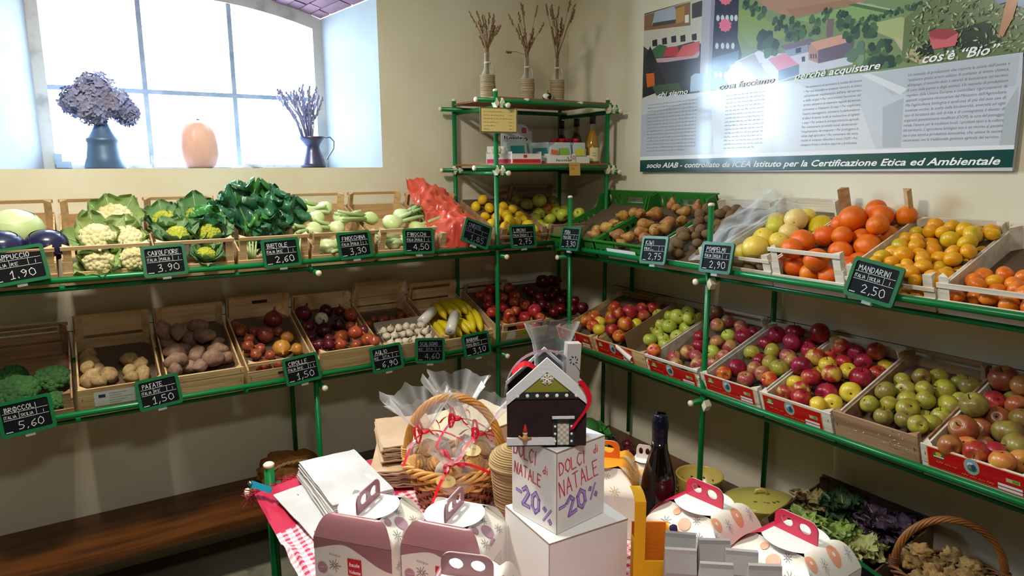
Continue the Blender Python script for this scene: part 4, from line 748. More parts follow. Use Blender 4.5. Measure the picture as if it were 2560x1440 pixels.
for i in range(8): tag(ob('shallot', onion_me(ONC), None, inF(F, .05 + .033 * i + random.uniform(-.01, .01), .30 + .07 * random.random(), .045) @ rrot() @ S(.021)), 'small reddish shallot, %s from left behind the garlic tray' % ORD[i], 'shallot', 'shallots behind the garlic')
b = B(); b.add([(.008, .22, .02), (.28, .22, .02), (.28, .46, .035), (.008, .46, .035)], [(0, 1, 2, 3)]); ob('liner_sheet', b.mesh('liner_sheet', mat('liner_card', '#8a7660', .9)), c)
# bananas
F = frm('L', -1.130, .905); c = crate('wooden crate of bananas next to the corner tower post', F, .288, st='low', m=WOOD, back=[(0, .06), (.075, .13), (.15, .17)], front=[(0, .05), (.055, .10)])
BAN = mat('banana_peel', '#e2cc1e', .4, '#cdb81e', 2, 3, (3, 3, 1), c3='#a8a428', ns3=2, lo3=.6, hi3=.75)
def banana_me(L, bend, seed):
    b = B(); pts = []; rr = []
    for i in range(13): t = i / 12; a = (t - .5) * bend; pts.append((0, L * sin(a) / bend, L * (cos(a) - cos(bend / 2)) / bend)); rr.append(.0165 * (1 - abs(2 * t - 1) ** 5) + .0045)
    b.tube(pts, rr, 6); b.tube([pts[0], V(pts[0]) * 1.09], [.0045, .006], 6, mi=1); return b.mesh('banana', BAN, mat('banana_stem', '#8a8a2a', .6))
def banana_bunch(label, M, n, x0, dx, L, y0=0, seed=0):
    h = thing('banana_bunch', label, 'banana bunch', M, 'banana bunches'); rd = random.Random(seed)
    for k in range(n): ob('banana', banana_me(L * rd.uniform(.95, 1.08), 1.15, k), h, T(x0 + dx * k, y0 + rd.uniform(-.006, .006), .004 * (k % 2)) @ RZ(rd.uniform(-5, 5) + 5 * (k - n / 2)) @ RY(rd.uniform(-14, 14)))
    return h
banana_bunch('upper back bunch of yellow bananas', inF(F, .165, .27, .10) @ RZ(10) @ RX(-8), 5, -.07, .036, .19, 0, 1)
banana_bunch('lower front bunch of yellow bananas', inF(F, .13, .15, .055) @ RZ(12) @ RX(-6), 5, -.085, .038, .19, 0, 2)
banana_bunch('short banana bunch at the right crate wall', inF(F, .245, .17, .075) @ RZ(-6), 2, -.01, .034, .21, 0, 3)
b = B(); b.lathe([(.010, 0), (.027, 0), (.027, .15), (.010, .15), (.010, 0)], 16); M = inF(F, .055, .045, .115) @ RZ(-35) @ RX(-82)
tag(ob('bag_roll', b.mesh('bag_roll', mat('roll_film', '#d8d4cc', .3)), None, M), 'white roll of thin plastic bags on the banana crate front', 'bag roll')
b = B(); b.lathe([(.010, 0), (.026, 0), (.026, .13), (.010, .13), (.010, 0)], 16); tag(ob('bag_roll', b.mesh('bag_roll', mat('roll_film', '#d8d4cc', .3)), None, inF(F, -.05, .16, .12) @ RZ(-50) @ RX(-86)), 'second bag roll lying between garlic and bananas', 'bag roll')
# ---------------------------------------------------------------- chalk price signs
BOARD = mat('chalkboard', '#05080e', .6, spec=.15); FRAME = mat('sign_frame_green', '#0a6236', .35); CHALK = mat('chalk', '#d8dadc', .9); CHALKF = mat('faint_chalk', '#8a90a0', .9); CLIPM = mat('clear_clip', '#dfe8e8', .2, trans=.3)
def sign(words, price, M, w=.155, h=.122, mid=('ITALIA', 'RE', 'I'), soft=0, name_w=.105):
    lab = 'green framed chalkboard price sign reading %s %s' % (words, price) if words else 'blank-looking green price sign at the bottom edge by the salad crate'; s = thing('price_sign', lab, 'price sign', M); t = .012
    def rr(w, h, r): 
        o = []
        for cx, cy, a in ((w/2-r, h/2-r, 0), (-w/2+r, h/2-r, 90), (-w/2+r, -h/2+r, 180), (w/2-r, -h/2+r, 270)): o += [(cx + r*cos(radians(a+q)), cy + r*sin(radians(a+q))) for q in (0, 30, 60, 90)]
        return o
    ob('sign_frame', cached(('sf', w, h), lambda: plate([rr(w, h, .010), rr(w - 2*t, h - 2*t, .006)], .009, 'sign_frame', FRAME)), s)
    ob('chalkboard', cached(('sb', w, h), lambda: plate([rr(w - 2*t + .004, h - 2*t + .004, .006)], .004, 'chalkboard', BOARD)), s, T(0, 0, -.001))
    iw = w - 2 * t; b = B(); z = .0024; x0 = -iw / 2 + .004; ln = lambda xa, ya, xb, yb: strokes_line(b, xa, ya, xb, yb, .0012, z)
    y1, y2 = h * .16, -h * .03
    ln(x0, y1, iw/2 - .004, y1); ln(x0, y2, iw/2 - .004, y2)
    for q in (-.14, .22): ln(iw * q, y1, iw * q, y2)
    ln(-iw * .22, y1, -iw * .2, y1 + .02)
    if words: strokes(b, words, -iw/2 + .012, y1 + .004, .0165, .0016 if soft else .0019, min(name_w, .0115 * len(words)), 0, None, z, jit=.05)
    for k, (xa, xb) in enumerate(((-.46, -.16), (-.11, .19), (.27, .42))):
        if k < len(mid) and mid[k]: strokes(b, mid[k], iw * xa, y2 + .0045, .0105, .0011 if soft else .0014, min(iw * (xb - xa) * .85, .0085 * len(mid[k]) + .002), 0, None, z, jit=.05)
    if price: strokes(b, price, -.028, -h * .34, .027, .0019 if soft else .0023, .075, .02, None, z, jit=.05)
    for q in range(6): strokes_line(b, x0 + q * .0035, -h/2 + t + .005, x0 + q * .0035 + .0026, -h/2 + t + .005, .003, z)
    ob('chalk_writing', b.mesh('chalk_writing', CHALKF if soft == 2 else CHALK), s)
    b = B(); b.box((0, -h / 2 - .004, -.004), (.03, .014, .012)); ob('clip', b.mesh('clip', CLIPM), s); return s
def strokes_line(b, xa, ya, xb, yb, th, z):
    dx, dy = xb - xa, yb - ya; l = sqrt(dx*dx + dy*dy); nx, ny = -dy / l * th / 2, dx / l * th / 2
    b.add([(xa + nx, ya + ny, z), (xa - nx, ya - ny, z), (xb - nx, yb - ny, z), (xb + nx, yb + ny, z)], [(0, 1, 2, 3)])
def SL(x, z, tw=0, lean=-12, yaw=0, y=-.522): return T(x, y, z) @ RZ(yaw) @ RX(90 + lean) @ RZ(tw)
def SR(y, z, tw=0, lean=-12, yaw=0, x=-.507): return T(x, y, z) @ RZ(-90 + yaw) @ RX(90 + lean) @ RZ(tw)
sign('CAPPUCCIO', '1.90', SL(-2.792, 1.512, 7), .175, .13)
sign('CAVOLFIORE', '3.90', SL(-2.330, 1.494, 2), mid=('ITALIA', 'PUGLIA', 'I'), soft=1)
sign('BIETOLE', '2,60', SL(-1.889, 1.494, 2), name_w=.085)
sign('FINOCCHINA', '3,30', SL(-1.569, 1.506, 3), mid=('ITALIA', 'PUGLIA', 'II'), soft=1)
sign('FINOCCHI', '4,50', SL(-1.260, 1.504, -3), mid=('ITALIA', 'PUGLIA', 'I'), soft=1)
sign('CAROTE', '1,85', SL(-.948, 1.522, -23), mid=('ITA', '', ''), soft=2)
sign('LIMONI', '2,75', SL(-.675, 1.493, -1), mid=('ITALIA', 'SICILIA', 'I'), soft=1)
sign('PERA', '3,30', SR(-.705, 1.486, 2), mid=('ITALIA', 'EE', 'I'), name_w=.065)
sign('KIWI', '2,75', SR(-1.302, 1.484, 3), mid=('ITALIA', '_', 'I'), name_w=.07)
sign('POMPELMI', '2,90', SR(-1.646, 1.487, 2), mid=('ITALIA', 'SICILIA', 'I'))
sign('MANDARINI', '2,50', SR(-2.272, 1.478, -8), .165, .128, mid=('ITALIA', 'SICILIA', 'I'))
sign('BROCCOLI', '5,60', SL(-2.824, .966, 5), .168, .128, mid=('ITALIA', 'SICILIA', 'I'), soft=1)
sign('PATATE', '1,50', SL(-2.394, .975, 5), mid=('ITALIA', 'RE', 'I'), soft=1, name_w=.075)
sign('CIPOLLE', '1,50', SL(-1.834, .977, 5), mid=('ITALIA', 'RE', 'II'), soft=1, name_w=.09)
sign('AGLIO', '6,90', SL(-1.440, .966, 3), mid=('RE', 'ITA', 'I'), soft=1, name_w=.08)
sign('SCALOGNO', '4,60', SL(-1.217, .968, -7), mid=('RE', 'ITA', 'I'), soft=2)
sign('BANANE', '3,10', SL(-.958, .959, 3), mid=('PERU', 'BIO', ''), soft=1, name_w=.085)

# ---- outlines of the printed poster picture, mm on the poster
POSTER = """7f9666:445,806 530,806 1740,550 1740,356 1275,364 792,374 452,372
b58a72:654,779 1238,656 1182,621 1077,625 894,623 755,684
a97c62:847,666 1119,648 1182,624 1077,625 895,624
8fae6c:894,618 1077,622 1218,617 1302,569 1163,562 980,588
4e7446:1127,628 1164,628 1296,575 1268,574
b9bf9c:1157,628 1170,629 1312,576 1302,574
8aa25e:600,713 676,693 822,598 869,559 750,535 677,545 614,620
b4bd80:1213,542 1337,547 1416,497 1395,443 1310,477 1220,525
c6bb98:1310,483 1400,448 1402,422 1348,429
34333f:0,806 222,806 469,805 493,375 0,370
cfc9ba:0,800 400,806 411,592 343,616 62,603 0,645
8f6a4e:0,732 0,798 316,801 322,693 1,722
a9b7c6:76,799 214,798 238,740 223,721 57,734
4d4a44:67,749 227,738 223,720 57,732
b98a4e:220,786 280,792 279,719 228,717
e8e4da:283,746 309,745 311,709 286,710
4a4650:326,790 391,793 395,722 330,722
2c2b36:63,664 98,665 102,631 66,634
2c2b36:132,662 166,663 170,630 136,632
2c2b36:196,662 229,662 233,630 199,632
2c2b36:258,655 290,656 294,624 261,626
2c2b36:332,650 363,650 366,619 335,621
3d6b46:56,616 116,637 170,621 157,568 57,579
c23a48:146,573 165,615 244,610 256,558
dd5f60:231,558 274,606 384,612 384,568 347,542
c8a4a8:50,575 347,549 386,568 385,547 353,522 53,556
2b2a3c:142,544 386,537 381,449 179,428
20242e:0,402 0,564 49,639 179,428 212,395 2,384
d7691e:23,504 83,502 91,437 35,434
d8d6cc:2,384 93,399 182,368 129,334 6,336
3f5a40:69,439 252,435 285,388 104,386
b7b3c2:392,806 409,806 469,799 461,371 395,369
9a96aa:446,797 469,799 463,371 444,372
27304a:469,799 605,777 608,589 638,512 577,387 462,381
5a7898:462,523 620,534 609,437 542,383 462,378
cfd6da:501,694 497,683 488,682 481,691 480,704 487,711 496,706
cfd6da:528,689 524,678 515,677 508,686 507,699 514,706 523,701
cfd6da:554,684 551,673 542,672 534,682 534,694 541,701 550,696
cfd6da:580,680 577,669 568,668 561,677 560,690 567,696 576,691
cfd6da:604,675 601,665 592,663 585,673 584,685 591,692 600,687
cfd6da:502,572 498,561 489,559 481,568 481,581 488,588 497,584
cfd6da:535,567 532,556 523,554 515,563 514,576 521,583 530,579
cfd6da:564,562 561,551 552,550 544,559 544,572 550,579 559,574
cfd6da:594,558 591,547 583,545 575,554 574,567 581,574 590,570
cfd6da:503,444 499,432 490,430 482,440 481,453 489,460 498,456
cfd6da:532,440 528,429 519,427 511,436 511,449 518,457 527,452
cfd6da:560,437 557,426 548,424 540,433 540,446 546,453 556,449
cfd6da:587,434 583,423 574,421 567,430 566,443 573,450 582,446
ee7390:566,651 572,641 561,637 559,628 546,631 537,626 526,634 513,635 510,646 498,653 503,662 497,673 508,676 510,686 523,683 533,687 543,679 556,678 560,667 571,660
ee7390:561,767 567,756 556,753 554,744 541,747 532,742 521,751 508,753 505,763 493,771 498,779 492,790 503,793 505,802 518,799 528,803 538,795 551,793 554,782 566,775
a9c2d8:337,454 361,466 419,459 439,436 446,383 335,383
d7d8e2:605,490 696,511 830,492 940,485 1167,439 1164,405 939,392 815,371 578,376 539,431
b4a8b0:623,488 704,509 837,385 776,376 609,437
c9bfc2:572,475 623,488 753,378 629,378
e2e4ec:704,513 727,519 784,489 779,455 731,467
7c6f80:831,522 971,531 1010,513 987,505 866,499
98a8bc:859,500 966,508 968,478 876,472
41465e:910,500 935,502 936,483 911,480
6e6076:1009,478 1166,494 1161,437 1017,427
c49a8c:970,502 985,512 1013,478 1016,429 972,448
dea58e:976,514 1149,524 1169,493 1010,479
5a4a58:979,471 986,467 988,449 980,453
5a4a58:990,469 997,466 999,447 992,451
5a4a58:1001,468 1008,464 1010,446 1003,450
7d6a70:1044,592 1074,588 1072,522 1045,522
6c86a6:831,422 931,435 933,395 834,378
dfe4ee:743,459 781,475 833,422 835,379 765,425
e893ac:777,475 860,491 929,435 833,422
333a58:940,463 955,464 958,444 943,443
6d7d54:1349,539 1456,610 1740,550 1740,356 1417,373 1351,392
c3ad84:1380,430 1455,409 1473,378 1417,373 1372,400
2f3b30:1509,466 1623,485 1670,416 1620,390 1524,409
26302a:1397,422 1451,455 1464,397 1416,389
T:763,551 58,37 10,0
T:791,510 37,24 10,0
T:820,616 30,28 10,0
T:880,597 33,27 10,0
T:932,573 28,30 10,0
T:981,571 31,44 10,0
T:1040,601 23,32 10,0
T:1125,569 35,34 10,0
T:1097,596 19,16 10,0
T:1154,524 31,28 10,0
T:741,671 30,27 10,0
T:691,698 28,23 10,0
T:648,726 25,16 10,0
T:1233,506 36,38 10,0
T:1283,455 29,27 10,0
T:1317,395 30,19 10,0
T:898,548 43,18 10,0
T:1170,555 16,12 4,0
T:1189,556 16,12 4,0
T:1207,558 15,11 4,0
T:1226,560 16,12 4,0
T:1245,561 14,12 4,0
T:1263,563 15,12 4,0
T:1281,564 14,12 4,0
T:1299,565 15,12 4,0
T:1317,567 13,12 4,0
T:1333,569 14,11 4,0
T:1351,569 13,12 4,0
T:1367,571 14,12 4,0
T:1384,573 14,11 4,0
T:1400,573 14,12 4,0
T:1178,447 39,34 12,1
T:1245,443 34,39 12,0
T:1261,393 52,16 10,0
L:1,1 1,1
cf5058:1442,462 1468,427 1528,421 1537,459 1496,453
a6404a:1537,455 1534,449 1524,445 1509,444 1490,446 1471,451 1455,457 1444,465 1440,472 1445,478 1456,482 1473,482 1492,480 1511,475 1526,468 1535,460
da6a6e:1442,462 1451,451 1497,442 1537,459 1536,442 1531,418 1459,417
c58a64:1672,546 1706,539 1694,477 1671,423 1659,434 1665,482
7f8fae:1620,561 1673,550 1671,530 1650,527
8fa0bc:1704,539 1740,532 1740,504 1737,496 1703,512
d3d8e2:0,377 507,372 808,372 912,375 1275,366 1428,367 1734,368 1740,276 1740,76 0,75
c3c8d6:0,294 338,339 470,370 515,227 486,80 0,75
e2e4ea:471,356 913,364 1214,242 1288,76 505,78
c6ccd4:1240,362 1428,365 1726,366 1724,268 1328,276
e8ebee:1204,361 1240,362 1382,293 1362,273
bcc3cc:1298,235 1374,261 1379,87 1311,87
bcc4c8:1701,203 1732,267 1740,172 1740,78 1696,75
f3f4f6:0,80 1740,83 1740,64 0,57
0d4a45:0,61 1740,69 1740,13 0,0"""

# ---------------------------------------------------------------- farm poster on the right wall
PM = MX(((0, 0, -1, -.0225), (-1, 0, 0, -.68), (0, 1, 0, 1.815), (0, 0, 0, 1)))
po = thing('poster', 'large printed farm poster about organic growing on the right wall', 'poster', PM)
POSM = mat('poster_print', r=.22, vc=True, spec=.6, coat=.3)
b = B(); b.box((.87, .403, -.011), (1.74, .806, .0215)); ob('panel', b.mesh('panel', mat('poster_board', '#c8ccd2', .5)), po)
b = B(); rp = random.Random(4); zz = .0002
def pp(pts, col):
    global zz
    zz += .000004; b.poly([(min(max(x, 0), 1740) / 1000, min(max(y, 0), 806) / 1000, zz) for x, y in pts], 0, '#' + col)
pp([(0, 360), (1740, 360), (1740, 806), (0, 806)], '7f9666')
for ln_ in POSTER.strip().split('\n'):
    col, q = ln_.split(':'); q = [tuple(map(int, t.split(','))) for t in q.split()]
    if col == 'T':
        (cx, cy), (rx, ry), (n, light) = q
        for k in range(n):
            a = rp.uniform(0, 6.28); d = rp.random() ** .6; x, y = cx + rx * d * cos(a), cy + ry * d * sin(a); r = rx * rp.uniform(.3, .55); s_ = rp.random()
            pp([(x + r * rp.uniform(.75, 1.1) * cos(t * .9 + s_), max(374, y + r * rp.uniform(.8, 1.2) * sin(t * .9 + s_))) for t in range(7)], rp.choice(('7f9c7e', '6f8f70', '5f8068') if light else ('2f4f3e', '3b6048', '27453c', '4d7350')))
    elif col == 'L':
        for k in range(750):
            y = rp.uniform(376, 800); x = rp.uniform(1370 + max(0, y - 520) * .9, 1736)
            a = rp.uniform(0, 3.14); l = rp.uniform(5, 12); wd = l * .35; c_, s_ = cos(a), sin(a)
            pp([(x - l * c_, y - l * s_), (x + wd * s_, y - wd * c_), (x + l * c_, y + l * s_), (x - wd * s_, y + wd * c_)], rp.choice(('9aa874', 'a9b586', '86955e', 'c0c89a', '4a5a3c', '3c4a34', '77875a')))
    else: pp(q, col)
ob('printed_picture', b.mesh('printed_picture', POSM), po)
zt = zz + .0003
for s_, x, w_, h_ in (('chi siamo', .121, .205, .036), ('cosa facciamo', .516, .30, .036), ('perch\u00e8 acquistare', .912, .365, .038), ('cos\u2019\u00e8 \u201cBio\u201d', 1.427, .24, .044)): b = B(); add_text(b, s_, x, .375, w_, h_, None, .3, .018, 0, zt); ob('heading', b.mesh('heading', mat('white_ink', '#fbfbf8', .5)), po)
b = B()
add_text(b, 'socio AIAB - controllato da ICEA Istituto per la Certificazione Etica ed Ambientale', .05, .021, 1.655, .036, None, .3, .02, 0, zt)
ob('band_lettering', b.mesh('band_lettering', mat('white_ink', '#fbfbf8', .5)), po)
b = B()
c3 = ['\u2022 Per mantenere ed aumentare la fertilit\u00e0 del terreno', '\u2022 Per non introdurre sostanze chimiche di sintesi', 'nell\u2019ambiente: inquinamento dell\u2019aria, del terreno', 'e delle acque \u2022 Per contrastare l\u2019erosione del', 'terreno attraverso le coperture vegetali del terreno', '(sovescio) e l\u2019impianto di siepi \u2022 Per migliorare', 'l\u2019aspetto paesaggistico, attraverso la piantumazione', 'di alberi di specie locali, la realizzazione di laghetti', 'e siepi \u2022 Per evitare la sovrapproduzione agricola.', 'Per consumare prodotti locali diminuendo', 'l\u2019inquinamento da trasporto \u2022 Per proteggere la', 'salute degli agricoltori \u2022 Per consumare cibi senza', 'residui di sostanze chimiche e senza OGM \u2022 Per', 'mangiare frutta e verdura saporita e profumata.']
c4 = ['Un metodo di produzione che rispetta la salute dell\u2019uomo e', 'l\u2019ambiente grazie al non utilizzo di sostanze di sintesi chimica,', 'all\u2019impiego di tecniche dolci e naturali di lavorazione del terreno,', 'di cura delle piante e degli animali. Un metodo di produzione', 'regolato dalla Unione Europea e controllato rigorosamente da', 'appositi organismi riconosciuti dal Ministero dell\u2019Agricoltura.', 'Ma l\u2019agricoltura biologica \u00e8 qualcosa di pi\u00f9 del non uso di', 'sostanze nocive: la scelta della biodiversit\u00e0, avversit\u00e0 ad ogni', 'tipo di forzatura dei cicli di vita e di conseguenza il divieto di', 'organismi geneticamente modificati (OGM), la cura del paesaggio', 'rurale, l\u2019amore per le tradizioni locali, i prodotti tipici e la cultura', 'del territorio. L\u2019agricoltura biologica non \u00e8 un ritorno al passato', 'ma \u00e8 una tecnica produttiva innovativa, che unisce le nuove', 'conoscenze con la tradizionale gestione agricola del terreno.']
for i, s_ in enumerate(c3): add_text(b, s_, .965, .336 - i * .0178, .246 if len(s_) > 40 else .24, .0135, None, .1, 0, 0, zt)
for i, s_ in enumerate(c4): add_text(b, s_, 1.382, .335 - i * .0176, .319 if i < 13 else .312, .0145, None, .15, 0, 0, zt)
for cx, w_, n in ((.046, .34, 15), (.56, .213, 15)):
    for i in range(n): scrib(b, cx, .34 - i * .0168, w_ * (1 if i < n - 1 else .8), .008, .0016, T(0, 0, zt), None, i + int(cx * 100))
ob('body_text', b.mesh('body_text', mat('grey_ink', '#747886', .6)), po)
# ---------------------------------------------------------------- window sill
SZ = SILL
v = thing('copper_vase', 'dark blue-grey metal vase full of dried hydrangea on the window sill', 'vase', T(-2.475, .10, SZ))
def dent(q, z): return 1 + .012 * sin(3 * q + z * 20)
b = B(); b.lathe([(0, 0), (.078, 0), (.082, .006), (.071, .05), (.064, .095), (.062, .112), (.066, .118), (.067, .128), (.060, .134), (.045, .155), (.034, .175), (.026, .195), (.025, .215), (.031, .232), (.036, .24), (.03, .24), (.021, .215), (.0, .2)], 28, fn=dent)
ob('body', b.mesh('body', mat('hazed_vase_metal', '#5f7a9a', .45, '#4c6484', 5, 4, metal=.3)), v)  # dark metal with the window's veiling glare mixed into its colour
HY = mat('hazed_hydrangea', '#8f95ba', .85, '#a8a4be', 30, 3, var=.1)  # petals paler than their own tone, window glare is in the colour
hb = thing('hydrangea_bouquet', 'bunch of dried hydrangea heads in the dark metal vase', 'dried flowers', T(-2.475, .10, SZ + .20))
rd = random.Random(3)
for (cx, cy, cz, r) in ((-.005, 0, .135, .075), (-.08, .0, .085, .066), (.035, -.02, .085, .07), (.10, .01, .045, .052), (-.03, -.03, .06, .07), (.07, .03, .09, .055)):
    b = B()
    for k in range(150):
        q = k * 2.399; t = math.acos(1 - 2 * (k + .5) / 150); d = V((sin(t) * cos(q), sin(t) * sin(q), cos(t))); p = V((cx, cy, cz)) + d * r * rd.uniform(.82, 1.04)
        n = (d + V((rd.gauss(0, .35), rd.gauss(0, .35), rd.gauss(0, .35)))).normalized(); u_ = n.orthogonal().normalized(); w_ = n.cross(u_); a0 = rd.uniform(0, 6)
        for m_ in range(4):
            a = a0 + m_ * 1.571; e = u_ * cos(a) + w_ * sin(a); f = u_ * cos(a + .7) + w_ * sin(a + .7); g = u_ * cos(a - .7) + w_ * sin(a - .7)
            b.add([p, p + f * .013 + n * .002, p + e * .019 + n * .004, p + g * .013 + n * .002], [(0, 1, 2, 3)])
    b.blob((cx, cy, cz), r * .8, 10, 8)
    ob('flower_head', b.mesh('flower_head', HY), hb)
b = B()
for k in range(5): b.tube([(0, 0, .0), (rd.uniform(-.05, .06), 0, .07)], .004, 5)
ob('stems', b.mesh('stems', mat('dry_stem', '#6a6450', .9)), hb)
g = thing('squash', 'upright oblong pink squash standing on the window sill', 'squash', T(-2.085, .10, SZ - .002) @ S(1.17, 1.0, 1.07))
b = B(); b.lathe([(0, .004), (.04, .0), (.062, .014), (.078, .06), (.079, .10), (.073, .15), (.055, .19), (.03, .206), (.0, .209)], 36, M=RY(-2), fn=lambda q, z: 1 + .022 * cos(10 * q)); ob('rind', b.mesh('rind', mat('squash_rind', '#f3b5a4', .4, '#f6c6b6', 4, 3, (6, 6, 1), sss=.0)), g)
b = B(); b.tube([(0, 0, .205), (.003, 0, .214)], [.008, .006], 8); ob('stem', b.mesh('stem', mat('dry_stem', '#6a6450', .9)), g)
j = thing('copper_jug', 'small dark jug with a thin looped handle on the window sill', 'jug', T(-1.555, .10, SZ) @ S(1.13))
b = B(); b.lathe([(0, 0), (.052, 0), (.060, .008), (.056, .02), (.052, .035), (.038, .07), (.032, .092), (.036, .105), (.05, .125), (.060, .138), (.055, .138), (.033, .108), (.028, .09), (0, .06)], 24, fn=lambda q, z: 1 + (.12 * max(0, cos(q - pi)) ** 4 * (z > .11))); ob('body', b.mesh('body', mat('hazed_copper', '#565a7c', .3, '#6a5866', 5, 3, metal=.5)), j)  # jug metal lightened too, backlight haze painted into the colour
b = B(); b.tube([(.055, 0, .135), (.085, 0, .137), (.102, 0, .118), (.098, 0, .085), (.072, 0, .05), (.066, 0, .035)], .0028, 6); ob('handle', b.mesh('handle', mat('hazed_copper', '#4a4a66', .3)), j)
lv = thing('lavender_bunch', 'dried lavender sprigs leaning left out of the small jug', 'dried flowers', T(-1.565, .10, SZ + .075) @ S(1.35, 1.2, 1.35)); LAV = mat('dried_lavender', '#9096ba', .9, '#9d9ab0', 20, 3)
for k in range(44):
    a = rd.uniform(-38, 16); L_ = rd.uniform(.14, .25); dx = sin(radians(a)); p0 = V((rd.uniform(-.012, .012), rd.uniform(-.012, .012), 0)); p1 = p0 + V((dx * L_ * .55 * .6, rd.uniform(-.02, .02), L_ * .6)); p2 = p0 + V((dx * L_ * .8, rd.uniform(-.035, .035), L_))
    b = B(); b.tube([p0, p1, p2], .0022, 4)
    d = (p2 - p1).normalized()
    for q in range(6): c_ = p2 - d * q * .008; b.blob(c_ + V((rd.gauss(0, .002), rd.gauss(0, .002), 0)), (.0048, .0048, .0062), 5, 3)
    ob('sprig', b.mesh('sprig', LAV), lv)
b = B()
for k in range(4):
    def fn(u, v, k=k): return (-.06 + .13 * u + .008 * k, -.045 + .09 * v, .003 + .006 * k + .003 * sin(u * 7 + k) * v)
    b.grid(fn, 8, 4)
tag(ob('folded_newspaper', b.mesh('folded_newspaper', mat('newsprint', '#c6ccd4', .8, '#9aa4b0', 40, 2)), None, T(-1.86, .08, SZ)), 'folded newspaper lying on the sill between squash and jug', 'newspaper')
b = B(); b.tube([(-2.27, .3, SZ + .005), (-2.27, .3, SZ + .06)], .006, 6); b.tube([(-2.27, .29, SZ + .055), (-2.12, .28, SZ + .045), (-1.95, .28, SZ + .02)], .0025, 5); b.tube([(-2.27, .25, SZ + .005), (-1.93, .24, SZ + .005)], .0025, 5)
tag(ob('window_stay', b.mesh('window_stay', mat('stay_metal', '#9aa8ba', .4, metal=.5))), 'thin metal window stay behind the pink squash', 'window stay')
# ---------------------------------------------------------------- corner tower, top board
TZ = 2.187
VG = mat('vase_glass', '#f4f0e4', .06, trans=.08); TWINE = mat('twine_wrap', '#b9a482', .9, '#9a8664', 3, 3, (1, 1, 60)); WHEAT = mat('dried_wheat', '#7a5a3c', .9, '#94724c', 12, 3); RAF = mat('raffia', '#d9c49c', .8)
for i, (x, y, hh, seed, lab) in enumerate(((-.78, -.36, .20, 1, 'twine-wrapped bottle of wheat ears nearest the window'), (-.52, -.33, .20, 2, 'twine-wrapped bottle in the middle with one drooping ear'), (-.36, -.38, .19, 3, 'twine-wrapped bottle nearest the poster'))):
    t = thing('bottle_vase', lab, 'vase', T(x, y, TZ), 'twine-wrapped bottles on the tower')
    b = B(); b.lathe([(0, 0), (.036, 0), (.036, .10), (.034, .115), (.022, .135), (.0155, .155), (.0145, .215), (.0165, .222)], 18); ob('glass', b.mesh('glass', VG), t)
    b = B(); pts = []
    for k in range(13):
        b.lathe([(.0365, .002 + k * .0088), (.0392, .0064 + k * .0088), (.0365, .0108 + k * .0088)], 18)
    ob('twine', b.mesh('twine', TWINE), t)
    b = B(); b.lathe([(.0158, .172), (.0185, .176), (.0158, .18)], 12); b.tube([(.015, -.01, .176), (.03, -.012, .15), (.034, -.02, .05)], .0022, 5); b.tube([(.015, -.01, .176), (.026, -.016, .14), (.027, -.02, .06)], .0022, 5); ob('raffia_tie', b.mesh('raffia_tie', RAF), t)
    wb = thing('wheat_bunch', ('fanned dried wheat ears in the bottle nearest the window', 'loose dried wheat ears in the middle bottle', 'tall dried wheat ears in the bottle nearest the poster')[i], 'dried flowers', T(x, y, TZ + .04)); rw = random.Random(seed)
    for k in range(20):
        a = rw.uniform(-30, 30) if i != 2 else rw.uniform(-18, 22); el = rw.uniform(-25, 25); L_ = rw.uniform(.26, .40) if i != 1 else rw.uniform(.26, .46)
        if i == 2: L_ = rw.uniform(.28, .48)
        p0 = V((rw.uniform(-.007, .007), rw.uniform(-.007, .007), 0)); p1 = p0 + V((0, 0, .2)); p2 = p1 + V((sin(radians(a)) * (L_ - .2), sin(radians(el)) * (L_ - .2) * .6, cos(radians(a)) * (L_ - .2)))
        if i == 1 and k == 0: p2 = p1 + V((-.17, -.08, -.01))
        b = B(); b.tube([p0, p1, (p1 + p2) / 2 + V((0, 0, .008)), p2], .0014, 5); d = (p2 - p1).normalized()
        for q in range(7):
            c_ = p2 - d * q * .008; b.blob(c_ + V((rw.gauss(0, .002), rw.gauss(0, .002), rw.gauss(0, .001))), (.0052, .0052, .0066), 6, 4)
        ob('ear', b.mesh('ear', WHEAT), wb)
fb = thing('fabric_bird', 'small black and white fabric ornament between the bottle vases', 'ornament', T(-.46, -.42, TZ)); b = B(); b.blob((0, 0, .02), (.022, .015, .018), 12, 8); ob('body', b.mesh('body', mat('felt_white', '#e8e6e0', .9, '#23242c', 60, 1, lo=.5, hi=.52)), fb); b = B(); b.blob((.02, 0, .022), (.012, .011, .02), 10, 8); b.tube([(.012, 0, .035), (.012, 0, .055)], .002, 5); ob('tail', b.mesh('tail', mat('felt_black', '#1c1e26', .9)), fb)
